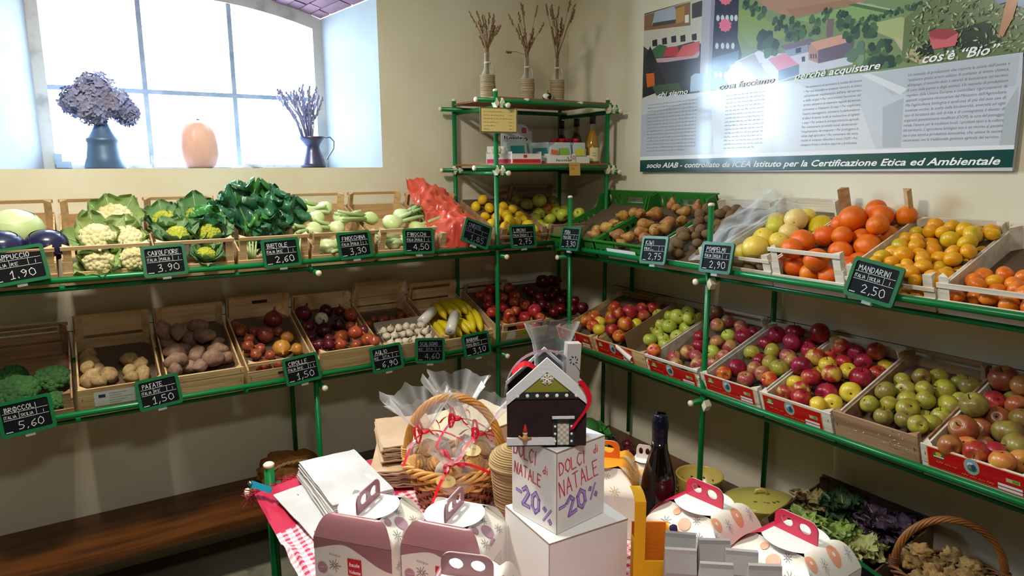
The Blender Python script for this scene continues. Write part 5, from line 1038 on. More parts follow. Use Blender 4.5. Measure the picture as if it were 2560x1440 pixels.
# hand-written list on a yellow card
cd = thing('price_card', 'yellow handwritten price card hanging on the front tower post', 'card', T(-.82, -.535, 2.068) @ RZ(-8) @ RX(90))
b = B(); b.box((0, 0, -.002), (.198, .122, .003)); ob('backing', b.mesh('backing', mat('card_backing', '#6f6a5a', .8)), cd)
b = B(); b.box((0, .001, .0005), (.184, .108, .002)); ob('card', b.mesh('card', mat('yellow_card', '#e8cf82', .8)), cd)
b = B()
for k, (w_, e) in enumerate(((.105, .02), (.105, .02), (.13, .025), (.075, .02), (.06, .02), (.03, .02))): scrib(b, -.082, .038 - k * .0165, w_, .006, .0012, T(0, 0, .0018), None, k); scrib(b, .052, .038 - k * .0165, .024, .007, .0012, T(0, 0, .0018), None, k + 9)
ob('handwriting', b.mesh('handwriting', INK), cd)
nt = thing('sticky_note', 'small orange sticky note on the middle tower rail', 'note', T(-.345, -.522, 1.832) @ RX(86)); b = B(); b.box((0, 0, 0), (.072, .068, .001)); ob('paper', b.mesh('paper', mat('note_paper', '#d8a84c', .8)), nt); b = B(); scrib(b, -.03, .015, .05, .01, .0016, T(0, 0, .001), None, 3); scrib(b, -.026, -.004, .032, .012, .0018, T(0, 0, .001), None, 5); ob('handwriting', b.mesh('handwriting', mat('red_pen', '#8a3a24', .7)), nt)
# tower middle board: packets, display boxes, jars and bottles
DZ = 1.863
def box_part(name, c, d, m, parent, M=None): b = B(); b.box(c, d); return ob(name, b.mesh(name, m), parent, M)
WCARD = mat('white_card', '#ece9e4', .6); PINK = mat('magenta_print', '#d63a72', .5); REDP = mat('red_print', '#cc2430', .5); PKT = mat('packet_film', '#d4dcdc', .25, '#b9c6c6', 6, 3, var=.08); TEAL = mat('teal_print', '#1f8f92', .4)
def display(label, M, w, d, h, pk, band=None, words=None, col='#ece9e4', packcol=None):
    t = thing('display_box', label, 'display box', M); m = WCARD
    for c, dd, n in (((0, -d/2, h/2), (w, .002, h), 'front_panel'), ((0, d/2, h*.9), (w, .002, h*1.8), 'back_panel'), ((-w/2, 0, h*.6), (.002, d, h*1.2), 'side_panel'), ((w/2, 0, h*.6), (.002, d, h*1.2), 'side_panel'), ((0, 0, .001), (w, d, .002), 'base_panel')): box_part(n, c, dd, m, t)
    if band: box_part('printed_band', (0, -d/2 - .0012, h*.24), (w*.96, .0006, h*.40), band, t); box_part('printed_logo', (-w*.05, -d/2 - .0012, h*.72), (w*.12, .0006, h*.30), REDP, t)
    if words: b = B(); add_text(b, words, -w*.25, h*.25, w*.6, h*.42, MX(((1,0,0,0),(0,0,-1,-d/2-.0015),(0,1,0,0),(0,0,0,1)))); ob('lettering', b.mesh('lettering', INK), t)
    return t
def packet(label, M, w, h, col, group, band=None):
    t = thing('packet', label, 'packet', M, group); b = B()
    def f(s): return lambda u, v: ((u - .5) * w, s * .006 * sin(pi * u) * sin(pi * min(1, v * 1.05)), v * h)
    b.grid(f(-1), 6, 6); b.grid(f(1), 6, 6); ob('pouch', b.mesh('pouch', PKT), t)
    b = B(); b.add([(-w*.34, -.0072, h*.28), (w*.34, -.0072, h*.28), (w*.34, -.0072, h*.68), (-w*.34, -.0072, h*.68)], [(0, 1, 2, 3)]); ob('printed_panel', b.mesh('printed_panel', col), t); return t
M0 = T(-.715, -.36, DZ) @ RZ(-32); display('low white and magenta carton with garlic nearest the window', M0, .13, .10, .05, 0, PINK)
for k in range(4): tag(ob('garlic_bulb', garlic_me(), None, M0 @ T(-.035 + .03 * k, .0, .055 + .012 * (k % 2)) @ rrot() @ S(.02)), 'pinkish wrapped garlic bulb, %s from left in the magenta carton' % ORD[k], 'garlic', 'garlic bulbs in the magenta carton')
M1 = T(-.60, -.40, DZ) @ RZ(-6); display('white and red carton holding blue-green seed packets', M1, .17, .11, .05, 0, REDP)
YP = mat('yellow_print', '#d8d22a', .4); ORP = mat('orange_print', '#e06a1c', .4); GPR = mat('lime_print', '#8ab83a', .4)
for k in range(5): packet('blue-green packet in the left carton, %s from the front' % ORD[k], M1 @ T(-.035 + .002 * k, -.03 + .018 * k, .01) @ RX(-14) @ RZ(3 * k - 6), .11, .12, TEAL, 'blue-green packets left')
M2 = T(-.47, -.40, DZ) @ RZ(-4)
for k in range(5): packet('blue-green packet in the middle, %s from the front' % ORD[k], M2 @ T(-.01 - .004 * k, -.01 + .018 * k, .012) @ RX(-20) @ RZ(3 * k - 8), .12, .105, TEAL, 'blue-green packets middle')
M3 = T(-.385, -.435, DZ) @ RZ(-3); d3 = display('white carton lettered levito with a red 3,50 price', M3, .16, .07, .042, 0, None, 'levito')
b = B(); strokes(b, '3,50', .03, .012, .02, .0022, .05, .2, MX(((1,0,0,0),(0,0,-1,-.0372),(0,1,0,0),(0,0,0,1)))); ob('price_writing', b.mesh('price_writing', mat('red_pen', '#8a3a24', .7)), d3)
for k in range(4): packet('green and grey baking packet, %s from the front of the levito carton' % ORD[k], M3 @ T(.012, -.018 + .013 * k, .012) @ RX(-9) @ RZ(2 * k), .115, .10, GPR, 'green packets in the levito carton')
packet('orange printed packet leaning left of the green packets', M3 @ T(-.055, -.03, .03) @ RX(-10) @ RY(10), .06, .06, ORP, 'orange packets')
M4 = T(-.26, -.43, DZ) @ RZ(-2); display('low white carton holding yellow packets', M4, .11, .08, .035, 0)
for k in range(5): packet('yellow printed packet, %s from the front of its carton' % ORD[k], M4 @ T(.004 - .008 * k, -.022 + .012 * k, .012) @ RX(-8) @ RZ(2 * k), .085, .10, YP, 'yellow packets')
sgn = thing('display_header', 'white cut-out display card with vito lettering standing behind the packets', 'display card', T(-.50, -.22, DZ) @ RX(90))
out_ = [(-.12, 0), (.085, 0), (.085, .175), (.06, .18), (.052, .20), (.03, .212), (-.0, .216), (-.03, .21), (-.05, .195), (-.06, .18), (-.12, .175)]
ob('card', plate([out_], .003, 'card', WCARD), sgn)
b = B(); add_text(b, 'lievito', -.10, .125, .155, .036, None, 0, .02, 0, .002); ob('lettering', b.mesh('lettering', INK), sgn)
b = B(); b.box((.03, .182, .002), (.03, .03, .0008)); ob('red_square', b.mesh('red_square', mat('pale_red_print', '#c9404c', .5)), sgn)
b = B(); b.box((-.02, .06, .002), (.2, .05, .0008)); ob('purple_band', b.mesh('purple_band', mat('purple_print', '#3c2f52', .5)), sgn)
b = B(); b.add([(p[0], p[1], .0027) for p in ell(.06, .10, .024, .011)], [tuple(range(20))]); ob('oval', b.mesh('oval', mat('white_card2', '#d8d8d8', .5)), sgn)
for k, (x, y) in enumerate(((-.325, -.30), (-.285, -.32), (-.235, -.30), (-.20, -.34))):
    t = thing('jar', 'red-capped dark bottle, %s from left behind the yellow packets' % ORD[k], 'jar', T(x, y, DZ), 'red-capped bottles on the tower'); b = B(); b.lathe([(0, 0), (.024, 0), (.025, .004), (.025, .085), (.018, .10), (.014, .108), (.014, .115), (0, .115)], 16); ob('glass', b.mesh('glass', mat('dark_glass', '#221418', .12)), t)
    b = B(); b.lathe([(.0185, .112), (.0185, .134), (.017, .137), (0, .137)], 16); ob('cap', b.mesh('cap', mat('red_cap', '#d61e34', .35)), t)
    b = B(); b.lathe([(.0254, .015), (.0254, .06)], 16); ob('label_band', b.mesh('label_band', WCARD), t)
AMB = mat('amber_vinegar', '#a4761c', .12, coat=.5); DKG = mat('dark_vinegar', '#3a2c14', .12, coat=.5); BCAP = mat('black_cap', '#15171c', .4); CLG = mat('bottle_neck_glass', '#b9b09a', .1, trans=.3)
for k, (x, y, m, hh, lab) in enumerate(((-.175, -.17, DKG, .245, 'tall dark bottle at the back, leftmost of three black-capped bottles'), (-.165, -.30, DKG, .25, 'tall olive-brown bottle in the middle of three black-capped bottles'), (-.145, -.42, AMB, .262, 'amber vinegar bottle with cream label beside the right tower post'))):
    s_ = hh / .262; t = thing('vinegar_bottle', lab, 'bottle', T(x, y, DZ) @ S(1, 1, s_), 'vinegar bottles on the tower'); b = B(); b.lathe([(0, 0), (.037, 0), (.039, .005), (.039, .09), (.034, .12), (.022, .16), (.015, .18), (.0, .182)], 20); ob('glass', b.mesh('glass', m), t)
    b = B(); b.lathe([(.015, .178), (.0135, .20), (.0135, .222)], 16); ob('neck', b.mesh('neck', CLG), t)
    b = B(); b.lathe([(.0165, .215), (.0165, .26), (.015, .262), (0, .262)], 16); ob('cap', b.mesh('cap', BCAP), t)
    b = B(); b.add([(.0395 * cos(radians(q)), .0395 * sin(radians(q)), z) for z in (.012, .085 if k == 2 else .06) for q in range(-150, -20, 10)], [(i, i + 1, i + 14, i + 13) for i in range(12)], 0, True); lb = ob('label', b.mesh('label', mat('cream_label', '#e4d8a8', .6)), t)
    if k == 2:
        b = B(); MM = RZ(-32 - 0) @ MX(((1, 0, 0, 0), (0, 0, -1, -.0400), (0, 1, 0, 0), (0, 0, 0, 1))); add_text(b, 'Aceto', -.006, .052, .022, .012, MM, .3); add_text(b, 'di Mele', -.006, .038, .024, .010, MM, .3); ob('lettering', b.mesh('lettering', mat('label_red_ink', '#a8401c', .6)), lb)
t = thing('small_carton', 'upright white carton in front of the red-capped bottles', 'carton', T(-.205, -.40, DZ)); box_part('carton', (0, 0, .04), (.045, .03, .08), WCARD, t); b = B(); 
for k in range(4): scrib(b, -.015, .06 - k * .013, .03, .006, .001, MX(((1,0,0,0),(0,0,-1,-.0157),(0,1,0,0),(0,0,0,1))), None, k)
ob('print', b.mesh('print', mat('grey_ink', '#747886', .6)), t)

# ---------------------------------------------------------------- benches
def bench(label, c, d, name='bench', legs=()):
    t = thing(name, label, 'bench', T(*c)); b = B(); b.box((0, 0, -.018), (d[0], d[1], .036)); ob('plank', b.mesh('plank', mat(*PLK[0], **PLK[1]) if 0 else PLANK), t)
    for x, y in legs: bb = B(); bb.box((x, y, -.165), (.05 if d[0] > d[1] else d[0] * .8, d[1] * .8 if d[0] > d[1] else .05, .26)); ob('leg', bb.mesh('leg', PLANK), t)
    return t
bench('long dark varnished wooden bench along the window wall', (-2.55, -.222, .305), (5.0, .42), legs=((-2.0, 0), (-.9, 0), (.95, 0), (2.1, 0)))
bench('dark wooden bench along the poster wall under the racks', (-.222, -2.2, .3045), (.42, 3.5), legs=((0, -1.5), (0, .3), (0, 1.3)))
# bench goods
sk = thing('burlap_sack', 'brown burlap sack with a braided seam on the bench', 'sack', T(-1.84, -.17, .306)); b = B()
b.blob((0, 0, .07), (.145, .11, .085), 24, 16, .35, 2.2, 3); b.blob((-.06, -.02, .09), (.09, .08, .06), 16, 10, .4, 3, 6); ob('sack_body', b.mesh('sack_body', mat('burlap', '#a06c30', .9, '#7c5020', 4, 4, bump=.4, bs=120)), sk)
b = B()
for s_ in (0, 1): b.tube([(-.13 + .26 * i / 24, -.105 + .03 * abs(i / 12 - 1) + .005 * sin(i * 1.6 + s_ * pi), .10 + .045 * sin(pi * i / 24) + .005 * cos(i * 1.6 + s_ * pi)) for i in range(25)], .005, 6)
ob('braid', b.mesh('braid', mat('braid_jute', '#b89058', .9)), sk)
lf = thing('leafy_cabbage', 'dark green leafy cabbage on the bench near the corner', 'cabbage', T(-.30, -.60, .38))
for k in range(8): ob('leaf', leaf_mesh('leaf', CHARD2, .17, .17, .5, .012, 300 + k, 0, .4, STALK, 8, 6), lf, RZ(k * 47) @ T(0, .0, -.02) @ RX(25 + 6 * (k % 3)))
b = B(); b.blob((0, 0, .0), (.08, .08, .075), 14, 10, .1, 2, 1); ob('heart', b.mesh('heart', CHARD2), lf)
for k, (x, y) in enumerate(((-.16, -.78), (-.22, -.86), (-.14, -.90), (-.26, -.80))): tag(ob('beetroot', onion_me(ONR), None, T(x, y, .335) @ S(.03) @ rrot(False)), 'small dark root, %s from left beside the leafy cabbage on the bench' % ORD[k], 'root vegetable', 'dark roots on the bench')
EN = mat('yellow_enamel', '#d9c46c', .25, '#cfb654', 3, 3, coat=.4)
ct = thing('enamel_pot', 'open yellow enamel pot on the bench behind the wine bottle', 'pot', T(-.285, -1.41, .306)); b = B(); b.lathe([(0, 0), (.082, 0), (.090, .006), (.104, .125), (.108, .132), (.104, .134), (.099, .128), (.085, .012), (0, .010)], 36); ob('body', b.mesh('body', EN), ct)
DEC = mat('dark_flower_print', '#5a4420', .5); b = B()
for k in range(10):
    q = k * .628
    for d in range(3): a = q + (d - 1) * .13; z = .06 + .018 * sin(d * 2 + k); r_ = .0985 + .0 * z; b.blob((r_ * cos(a), r_ * sin(a), z), (.010, .010, .008), 6, 4)
ob('flower_decoration', b.mesh('flower_decoration', DEC), ct, kind='stuff')
cs = thing('casserole', 'oval yellow lidded casserole with painted flowers on the bench', 'casserole', T(-.225, -1.70, .306) @ RZ(-38)); b = B(); K = S(1.32, 1, 1)
b.lathe([(0, 0), (.085, 0), (.098, .01), (.112, .10), (.118, .108), (.11, .112)], 40, K); ob('body', b.mesh('body', mat('olive_enamel', '#cdbb4e', .22, '#b3a640', 3, 3, coat=.5)), cs)
b = B(); b.lathe([(.116, .110), (.110, .120), (.085, .130), (.04, .138), (.012, .140), (0, .140)], 40, K); b.lathe([(.118, .108), (.121, .112), (.116, .117)], 40, K); ld = ob('lid', b.mesh('lid', mat('pale_olive_enamel', '#d6c968', .22, '#c4b858', 3, 3, coat=.5)), cs)
b = B(); b.tube([(-.025, 0, .140), (-.02, 0, .158), (0, 0, .163), (.02, 0, .158), (.025, 0, .140)], .007, 8); ob('lid_handle', b.mesh('lid_handle', EN), ld)
for s_ in (-1, 1): b = B(); b.tube([(s_ * .145, -.035, .09), (s_ * .185, -.03, .100), (s_ * .195, 0, .102), (s_ * .185, .03, .100), (s_ * .145, .035, .09)], .008, 8); ob('handle', b.mesh('handle', EN), cs)
for (cx, cy, col, n) in ((.01, -.055, 'r', 5), (.045, -.05, 'g', 3), (-.03, -.05, 'g', 3)):
    b = B()
    for k in range(n): a = k * 6.28 / n; b.blob((cx + .012 * cos(a), cy + .010 * sin(a), .134 - .2 * abs(cy) * .2), (.010, .008, .003), 7, 4)
    ob('painted_flower', b.mesh('painted_flower', mat('rose_paint', '#b85a48', .4) if col == 'r' else mat('leaf_paint', '#4d7436', .4)), ld)
b = B()
for k in range(18): a = k * .349; b.blob((1.32 * .105 * cos(a), .105 * sin(a), .045 + .01 * sin(k * 3)), (.014, .014, .018), 6, 4)
ob('painted_leaves', b.mesh('painted_leaves', mat('leaf_paint', '#4d7436', .4)), cs, kind='stuff')
# salad crate
F = T(-.43, -1.875, .345) @ RZ(-90) @ RX(9)
crate('dark weathered wooden crate of salad greens on the bench', F, .44, .40, st='low', m=mat('dark_crate_wood', '#6e5238', .8, '#523a26', 3, 5, (1, 14, 14), var=.15), hs=.13, front=[(0, .06), (.07, .13)], back=[(0, .06), (.08, .16)])
LETT = mat('lettuce_leaf', '#7d9c3e', .5, '#9fb464', 4, 3, var=.2); DKL = mat('dark_salad_leaf', '#2f4a2c', .5, '#3f5e38', 4, 3, var=.2); PUR = mat('purple_salad_leaf', '#2e2030', .5, '#4a3448', 4, 3, var=.2); PAL = mat('pale_lettuce_leaf', '#b8b07c', .5, '#a2a45c', 4, 3, var=.1)
def salad(label, M, m, r, n, seed, m2=None):
    h = thing('lettuce', label, 'lettuce', M); rd_ = random.Random(seed)
    for k in range(n): ob('leaf', leaf_mesh('leaf', (m2 if m2 and k % 3 == 0 else m), r * rd_.uniform(1.1, 1.6), r * 1.1, rd_.uniform(.1, .5), .014, seed * 31 + k, 0, .4, PAL, 9, 7), h, RZ(k * 137.5) @ T(0, .01, 0) @ RX(20 + 55 * (k / n)))
    b = B(); b.blob((0, 0, 0), r * .55, 12, 8, .2, 2, seed); ob('heart', b.mesh('heart', m), h)
salad('pale green lettuce at the left of the salad crate', inF(F, .13, .10, .10), LETT, .062, 14, 1)
salad('bright green frilly lettuce in the middle of the salad crate', inF(F, .26, .10, .11), LETT, .065, 16, 2)
salad('cream hearted lettuce turned over at the right of the salad crate', inF(F, .35, .085, .11), PAL, .062, 14, 3)
salad('dark feathery greens at the back of the salad crate', inF(F, .16, .29, .10), DKL, .075, 18, 4)
salad('purple chicory at the back right of the salad crate', inF(F, .33, .28, .10), PUR, .08, 18, 5)
salad('brownish loose leaves at the back left of the salad crate', inF(F, .06, .25, .09), mat('brown_leaf', '#a08c5c', .6, '#7c6a3c', 4, 3), .07, 10, 6)
def fl(u, v): return (.18 + .13 * u, .0 + .1 * v, .14 + .03 * noise.noise(V((u * 4, v * 4, 3))) + .012 * noise.noise(V((u * 14, v * 14, 1))))
film('bag_liner', 'crumpled clear bag at the front of the salad crate', 'bag', fl, CLEAR, F, 14, 14)
# wicker basket of roots at the lower right
CANE = mat('cane', '#b07a34', .45, '#8f5c22', 6, 3, (1, 1, 1), var=.1, bump=.1); CANED = mat('dark_cane', '#7a4a22', .5, '#5c3416', 6, 3, var=.1)
def ropes(b, fn, n, strands, rad, r, turns, nseg=6):
    for s_ in range(strands):
        pts = []
        for i in range(n + 1):
            t = i / n; p, nn, bb_ = fn(t); a = 2 * pi * (turns * t + s_ / strands); pts.append(p + nn * rad * cos(a) + bb_ * rad * sin(a))
        b.tube(pts, r, nseg)
def basket(label, M, rx, ry, h, hh, m, m2, hm, name='wicker_basket', hang=0, nst=28, braid=.011):
    t = thing(name, label, 'basket', M)
    def ring(z, k, th): return V((rx * k * cos(th), ry * k * sin(th), z))
    b = B()
    for i in range(nst): th = 2 * pi * i / nst; b.tube([ring(0, .78, th), ring(h * .5, .88, th), ring(h, 1.0, th)], .0035, 5)
    ob('stakes', b.mesh('stakes', m2), t)
    nrow = 5; 
    for r_i in range(nrow):     # flat woven splints
        b = B(); z0 = h * .55 * r_i / nrow; k0 = .78 + .22 * (z0 / h); w_ = h * .55 / nrow * .9; n = nst * 4
        vs = []
        for i in range(n): th = 2 * pi * i / n; o_ = .005 * cos(th * nst / 2 + (pi if r_i % 2 else 0)); vs += [ring(z0, k0, th) * 1 + V((cos(th), sin(th), 0)) * o_, ring(z0 + w_, k0 + .22 * w_ / h, th) + V((cos(th), sin(th), 0)) * o_]
        b.add(vs, [(2 * i, (2 * i + 2) % (2 * n), (2 * i + 3) % (2 * n), 2 * i + 1) for i in range(n)], 0, True); ob('splint', b.mesh('splint', m2), t)
    for r_i in range(4):        # round cane weavers
        b = B(); z0 = h * (.6 + .09 * r_i); k0 = .78 + .22 * z0 / h; n = nst * 4
        b.tube([ring(z0, k0, 2 * pi * i / n) + V((cos(2 * pi * i / n), sin(2 * pi * i / n), 0)) * .006 * cos(2 * pi * i / n * nst / 2 + pi * (r_i % 2)) for i in range(n)], .0045, 6, closed=True); ob('weaver', b.mesh('weaver', m), t)
    b = B()
    def rim(tt): th = 2 * pi * tt; c_ = ring(h, 1.04, th); nn = V((cos(th), sin(th), 0)); return c_, nn, V((0, 0, 1))
    ropes(b, rim, 120, 4, braid, .0052, 7); ob('braided_rim', b.mesh('braided_rim', m), t)
    b = B(); b.lathe([(0, .002), (rx * .78, .002)], 24, S(1, ry / rx, 1)); ob('base', b.mesh('base', m2), t)
    b = B()
    def arc(tt):
        a = pi * tt; c_ = V((-rx * 1.03 * cos(a), 0, h + hh * sin(a) ** .85)); d = V((-cos(a) / 1, 0, sin(a))); return c_, V((d.x, 0, d.z)), V((0, 1, 0))
    ropes(b, arc, 60, 7, .008, .0042, 3.2, 6); ob('handle', b.mesh('handle', hm), t)
    b = B()
    for s_ in (-1, 1):
        for k in range(5): b.tube([V((s_ * rx * 1.03 + .015 * cos(a), .015 * sin(a), h + .012 + k * .006)) for a in [q * .628 for q in range(10)]], .0028, 5, closed=True)
    ob('binding', b.mesh('binding', m), t); return t
WB = basket('brown wicker basket of knobbly roots at the lower right frame edge', T(-.34, -2.50, .408) @ RZ(-50), .15, .12, .13, .19, CANED, CANED, mat('cane_handle', '#9a6230', .4, '#7c4a20', 6, 3))
TOPI = mat('knobbly_root', '#8a6a3c', .8, '#a88a54', 6, 4, var=.2)
ORDX = ORD + ['sixteenth']
for k in range(16):
    q = k * 2.4; r_ = .022 + .1 * sqrt(k / 16); tag(ob('root', blob_me(TOPI, 'root', 1.2, .9, .8, .9, k % 4 + 1, 2.5), None, T(-.34 + r_ * cos(q) * .9, -2.50 + r_ * sin(q), .53 + .015 * (k % 3)) @ rrot() @ S(.03)), 'knobbly brown root in the right wicker basket, %s out from the middle' % ORDX[k], 'root vegetable', 'knobbly roots in the basket')
crate('upturned wooden crate under the basket of roots', T(-.20, -2.36, .4065) @ RZ(-90) @ RX(180), .28, .24, st='low', m=WOODD, front=[(0, .045), (.06, .1)], back=[(0, .045), (.06, .1)], hs=.1, posts=(0, 0, 0, 0))
# ---------------------------------------------------------------- display table
TT = .92
tb = thing('display_table', 'green pipe display table with a wooden top in the foreground', 'table', T(-1.62, -2.15, 0)); TO = V((1.62, 2.15, 0))
def TP(a, b_, name='rail', cap=(0, 0), r=.0145): return pipe(tb, V(a) + TO, V(b_) + TO, name, cap, r)
for x in (-2.185, -1.345):
    for y in (-1.455, -2.86): TP((x, y, 0), (x, y, .972), 'post', (0, 1))
for y in (-1.43, -2.885): TP((-2.245, y, .888), (-1.30, y, .888), 'rail', (1, 1))
for x in (-2.16, -1.37): TP((x, -1.38, .86), (x, -2.93, .86), 'rail', (1, 1))
b = B(); b.box((-1.765 + 1.62, -2.155 + 2.15, .9095), (.74, 1.36, .018)); ob('table_top', b.mesh('table_top', WOOD), tb)
b = B(); b.box((-2.137 + 1.62, -2.3 + 2.15, .88), (.014, 1.1, .09)); ob('side_board', b.mesh('side_board', WOOD), tb)
ts = thing('price_strip', 'bright teal plastic price strip clipped to the table corner', 'strip', T(-2.225, -1.53, .945) @ RZ(-62) @ RX(55)); b = B(); b.box((0, 0, 0), (.085, .018, .004)); ob('strip', b.mesh('strip', mat('teal_plastic', '#1f86a4', .3)), ts); b = B(); b.lathe([(0, 0), (.006, 0), (.006, .008), (0, .008)], 10, T(-.04, 0, .002)); ob('screw', b.mesh('screw', mat('chrome', '#c8c8cc', .2, metal=1)), ts)
# cloth: crimson with a white check band, hanging a little over the left edge
b = B(); NX, NY = 40, 60
X0, X1, Y0c, Y1c = -2.235, -1.335, -2.84, -1.472
def clothz(x, y): 
    z = TT + .0015; 
    if x < -2.13: z -= (-2.13 - x) * .22
    return z + .0012 * noise.noise(V((x * 14, y * 14, 0))) + (.012 * noise.noise(V((x * 30, y * 9, 0))) ** 2 * 4 if x < -2.13 else 0)
for i in range(NX):
    for j in range(NY):
        xa, xb = X0 + (X1 - X0) * (i / NX) ** 1.3, X0 + (X1 - X0) * ((i + 1) / NX) ** 1.3; ya, yb = Y0c + (Y1c - Y0c) * j / NY, Y0c + (Y1c - Y0c) * (j + 1) / NY
        b.add([(xa, ya, clothz(xa, ya)), (xb, ya, clothz(xb, ya)), (xb, yb, clothz(xb, yb)), (xa, yb, clothz(xa, yb))], [(0, 1, 2, 3)], 0, True)
def cloth_mat():
    m = bpy.data.materials.new('check_cloth'); m.use_nodes = True; N = m.node_tree.nodes; L = m.node_tree.links; bs = N['Principled BSDF']; bs.inputs['Roughness'].default_value = .8
    tc = N.new('ShaderNodeTexCoord'); sp = N.new('ShaderNodeSeparateXYZ'); L.new(tc.outputs['Object'], sp.inputs[0])
    def wave(sock, f):
        a = N.new('ShaderNodeMath'); a.operation = 'MULTIPLY'; a.inputs[1].default_value = f; L.new(sock, a.inputs[0]); s_ = N.new('ShaderNodeMath'); s_.operation = 'FRACT'; L.new(a.outputs[0], s_.inputs[0]); g_ = N.new('ShaderNodeMath'); g_.operation = 'GREATER_THAN'; g_.inputs[1].default_value = .55; L.new(s_.outputs[0], g_.inputs[0]); return g_.outputs[0]
    wx, wy = wave(sp.outputs[0], 38), wave(sp.outputs[1], 45); ad = N.new('ShaderNodeMath'); ad.operation = 'ADD'; L.new(wx, ad.inputs[0]); L.new(wy, ad.inputs[1]); hf = N.new('ShaderNodeMath'); hf.operation = 'MULTIPLY'; hf.inputs[1].default_value = .5; L.new(ad.outputs[0], hf.inputs[0])
    mx = N.new('ShaderNodeMixRGB'); mx.inputs[1].default_value = lin('#f2dfe2'); mx.inputs[2].default_value = lin('#c02a52'); L.new(hf.outputs[0], mx.inputs[0])
    lt = N.new('ShaderNodeMath'); lt.operation = 'LESS_THAN'; lt.inputs[1].default_value = -1.735; L.new(sp.outputs[1], lt.inputs[0]); m2 = N.new('ShaderNodeMixRGB'); m2.inputs[1].default_value = lin('#b8123e'); L.new(lt.outputs[0], m2.inputs[0]); L.new(mx.outputs[0], m2.inputs[2]); L.new(m2.outputs[0], bs.inputs['Base Color']); return m
cl = tag(ob('tablecloth', b.mesh('tablecloth', cloth_mat())), 'crimson tablecloth with a white check band on the display table', 'tablecloth')
b = B(); rd = random.Random(5)
for k in range(90):
    x = rd.uniform(-2.25, -2.05); p = V((x, -1.475, clothz(x, -1.48))); b.tube([p, p + V((rd.gauss(0, .02), rd.uniform(0, .02), rd.uniform(0, .014))), p + V((rd.gauss(0, .02), rd.uniform(.0, .03), rd.uniform(-.05, .004)))], .0010, 4, caps=False)
ob('fringe', b.mesh('fringe', mat('red_thread', '#b8203f', .9)), cl, kind='stuff')
# paper bags
KR = mat('white_kraft', '#c6c4c4', .55, '#b4aea8', 5, 4, bump=.2, bs=12, var=.03); KB = mat('brown_kraft', '#c7a98a', .75, '#b3926f', 5, 4, bump=.15, bs=14, var=.05)
def bag_me(w_, d_, h_, m, seed, fold=0):
    b = B(); rd_ = random.Random(seed)
    def top(u, v): return ((u - .5) * w_, (v - .5) * d_, h_ + .004 * noise.noise(V((u * 4, v * 4, seed))) + .0025 * noise.noise(V((u * 11, v * 9, seed))) + fold * (abs(v - .5) ** 2))
    def bot(u, v): x, y, z = top(u, v); return (x, y, z - h_)
    b.grid(top, 10, 10); b.grid(bot, 10, 10)
    n = 10
    for (f0, f1) in ((lambda t: (t, 0), 0), (lambda t: (t, 1), 0), (lambda t: (0, t), 0), (lambda t: (1, t), 0)):
        for i in range(n): a, c_ = f0(i / n), f0((i + 1) / n); b.add([bot(*a), bot(*c_), top(*c_), top(*a)], [(0, 1, 2, 3)], 0, True)
    return b.mesh('paper_bag', m)
for k in range(12):
    M = T(-2.035 + .0012 * k + rd.uniform(-.003, .003), -1.663 + rd.uniform(-.004, .004), TT + .016 + k * .0040) @ RZ(rd.uniform(-1.2, 1.2)) @ (RX(0))
    tag(ob('paper_bag', bag_me(.168, .315, .0036, KR, k % 3), None, M), 'white paper bag, %s' % ('uppermost of the flat stack on the red cloth' if k == 11 else 'layer %s from the table in the flat white stack' % ORD[k]), 'paper bag', 'flat white paper bags')
tag(ob('paper_bag', bag_me(.17, .33, .003, KR, 2), None, T(-2.10, -1.72, TT + .011) @ RZ(6) @ RY(-3)), 'white paper sheet sticking out left under the flat bag stack', 'paper bag')
for st_, (x, y, z0, n, a, lab) in enumerate(((-1.83, -1.615, TT + .004, 9, -28, 'lower'), (-1.795, -1.57, TT + .058, 9, -16, 'upper'))):
    for k in range(n):
        M = T(x + rd.uniform(-.004, .004), y + rd.uniform(-.004, .004), z0 + k * .0056) @ RZ(a + rd.uniform(-2, 2))
        tag(ob('paper_bag', bag_me(.17, .24, .0044, KB, k % 3 + 5, .035), None, M), 'folded brown paper bag, %s from the bottom of the %s brown bundle' % (ORD[k], lab), 'paper bag', 'folded brown paper bags, %s bundle' % lab)
tag(ob('paper_sheet', bag_me(.30, .22, .004, mat('tan_card', '#d8c4a4', .7), 3), None, T(-1.55, -1.53, TT + .085) @ RZ(10) @ RX(3)), 'tan cardboard sheet lying behind the cookie basket', 'cardboard')
tag(ob('paper_box', bag_me(.28, .2, .072, mat('tan_card', '#d8c4a4', .7), 4), None, T(-1.55, -1.54, TT + .003) @ RZ(10)), 'low tan carton under the sheet behind the cookie basket', 'carton')
# cookie basket
BKM = T(-1.775, -1.86, TT + .003) @ RZ(-36)
basket('honey wicker basket of wrapped cookies with a tall arched handle', BKM, .128, .108, .115, .185, mat('honey_cane', '#dba85a', .45, '#c98f42', 6, 3, var=.06, bump=.1), mat('red_brown_splint', '#9c5a34', .5, '#7e4426', 5, 3, var=.1), mat('golden_cane', '#d6983e', .42, '#b87c2c', 6, 3, (1, 1, 1), bump=.1), braid=.0095)
COOK = mat('cookie', '#e0aa66', .85, '#c48a4c', 6, 4, var=.12, bump=.3, bs=20); RIB = mat('red_ribbon', '#e0142c', .3, coat=.3); CELL = mat('cellophane', '#f8fafc', .06, spec=1, trans=.035); GOLD = mat('gold_label', '#e6cf86', .4)
def cookie_me():
    def mk(): b = B(); b.lathe([(0, -.2), (.7, -.2), (.95, -.12), (1, 0), (.93, .14), (.6, .22), (0, .24)], 16, fn=lambda q, z: 1 + .04 * cos(6 * q)); return b.mesh('cookie', COOK)
    return unit('cookie', mk)
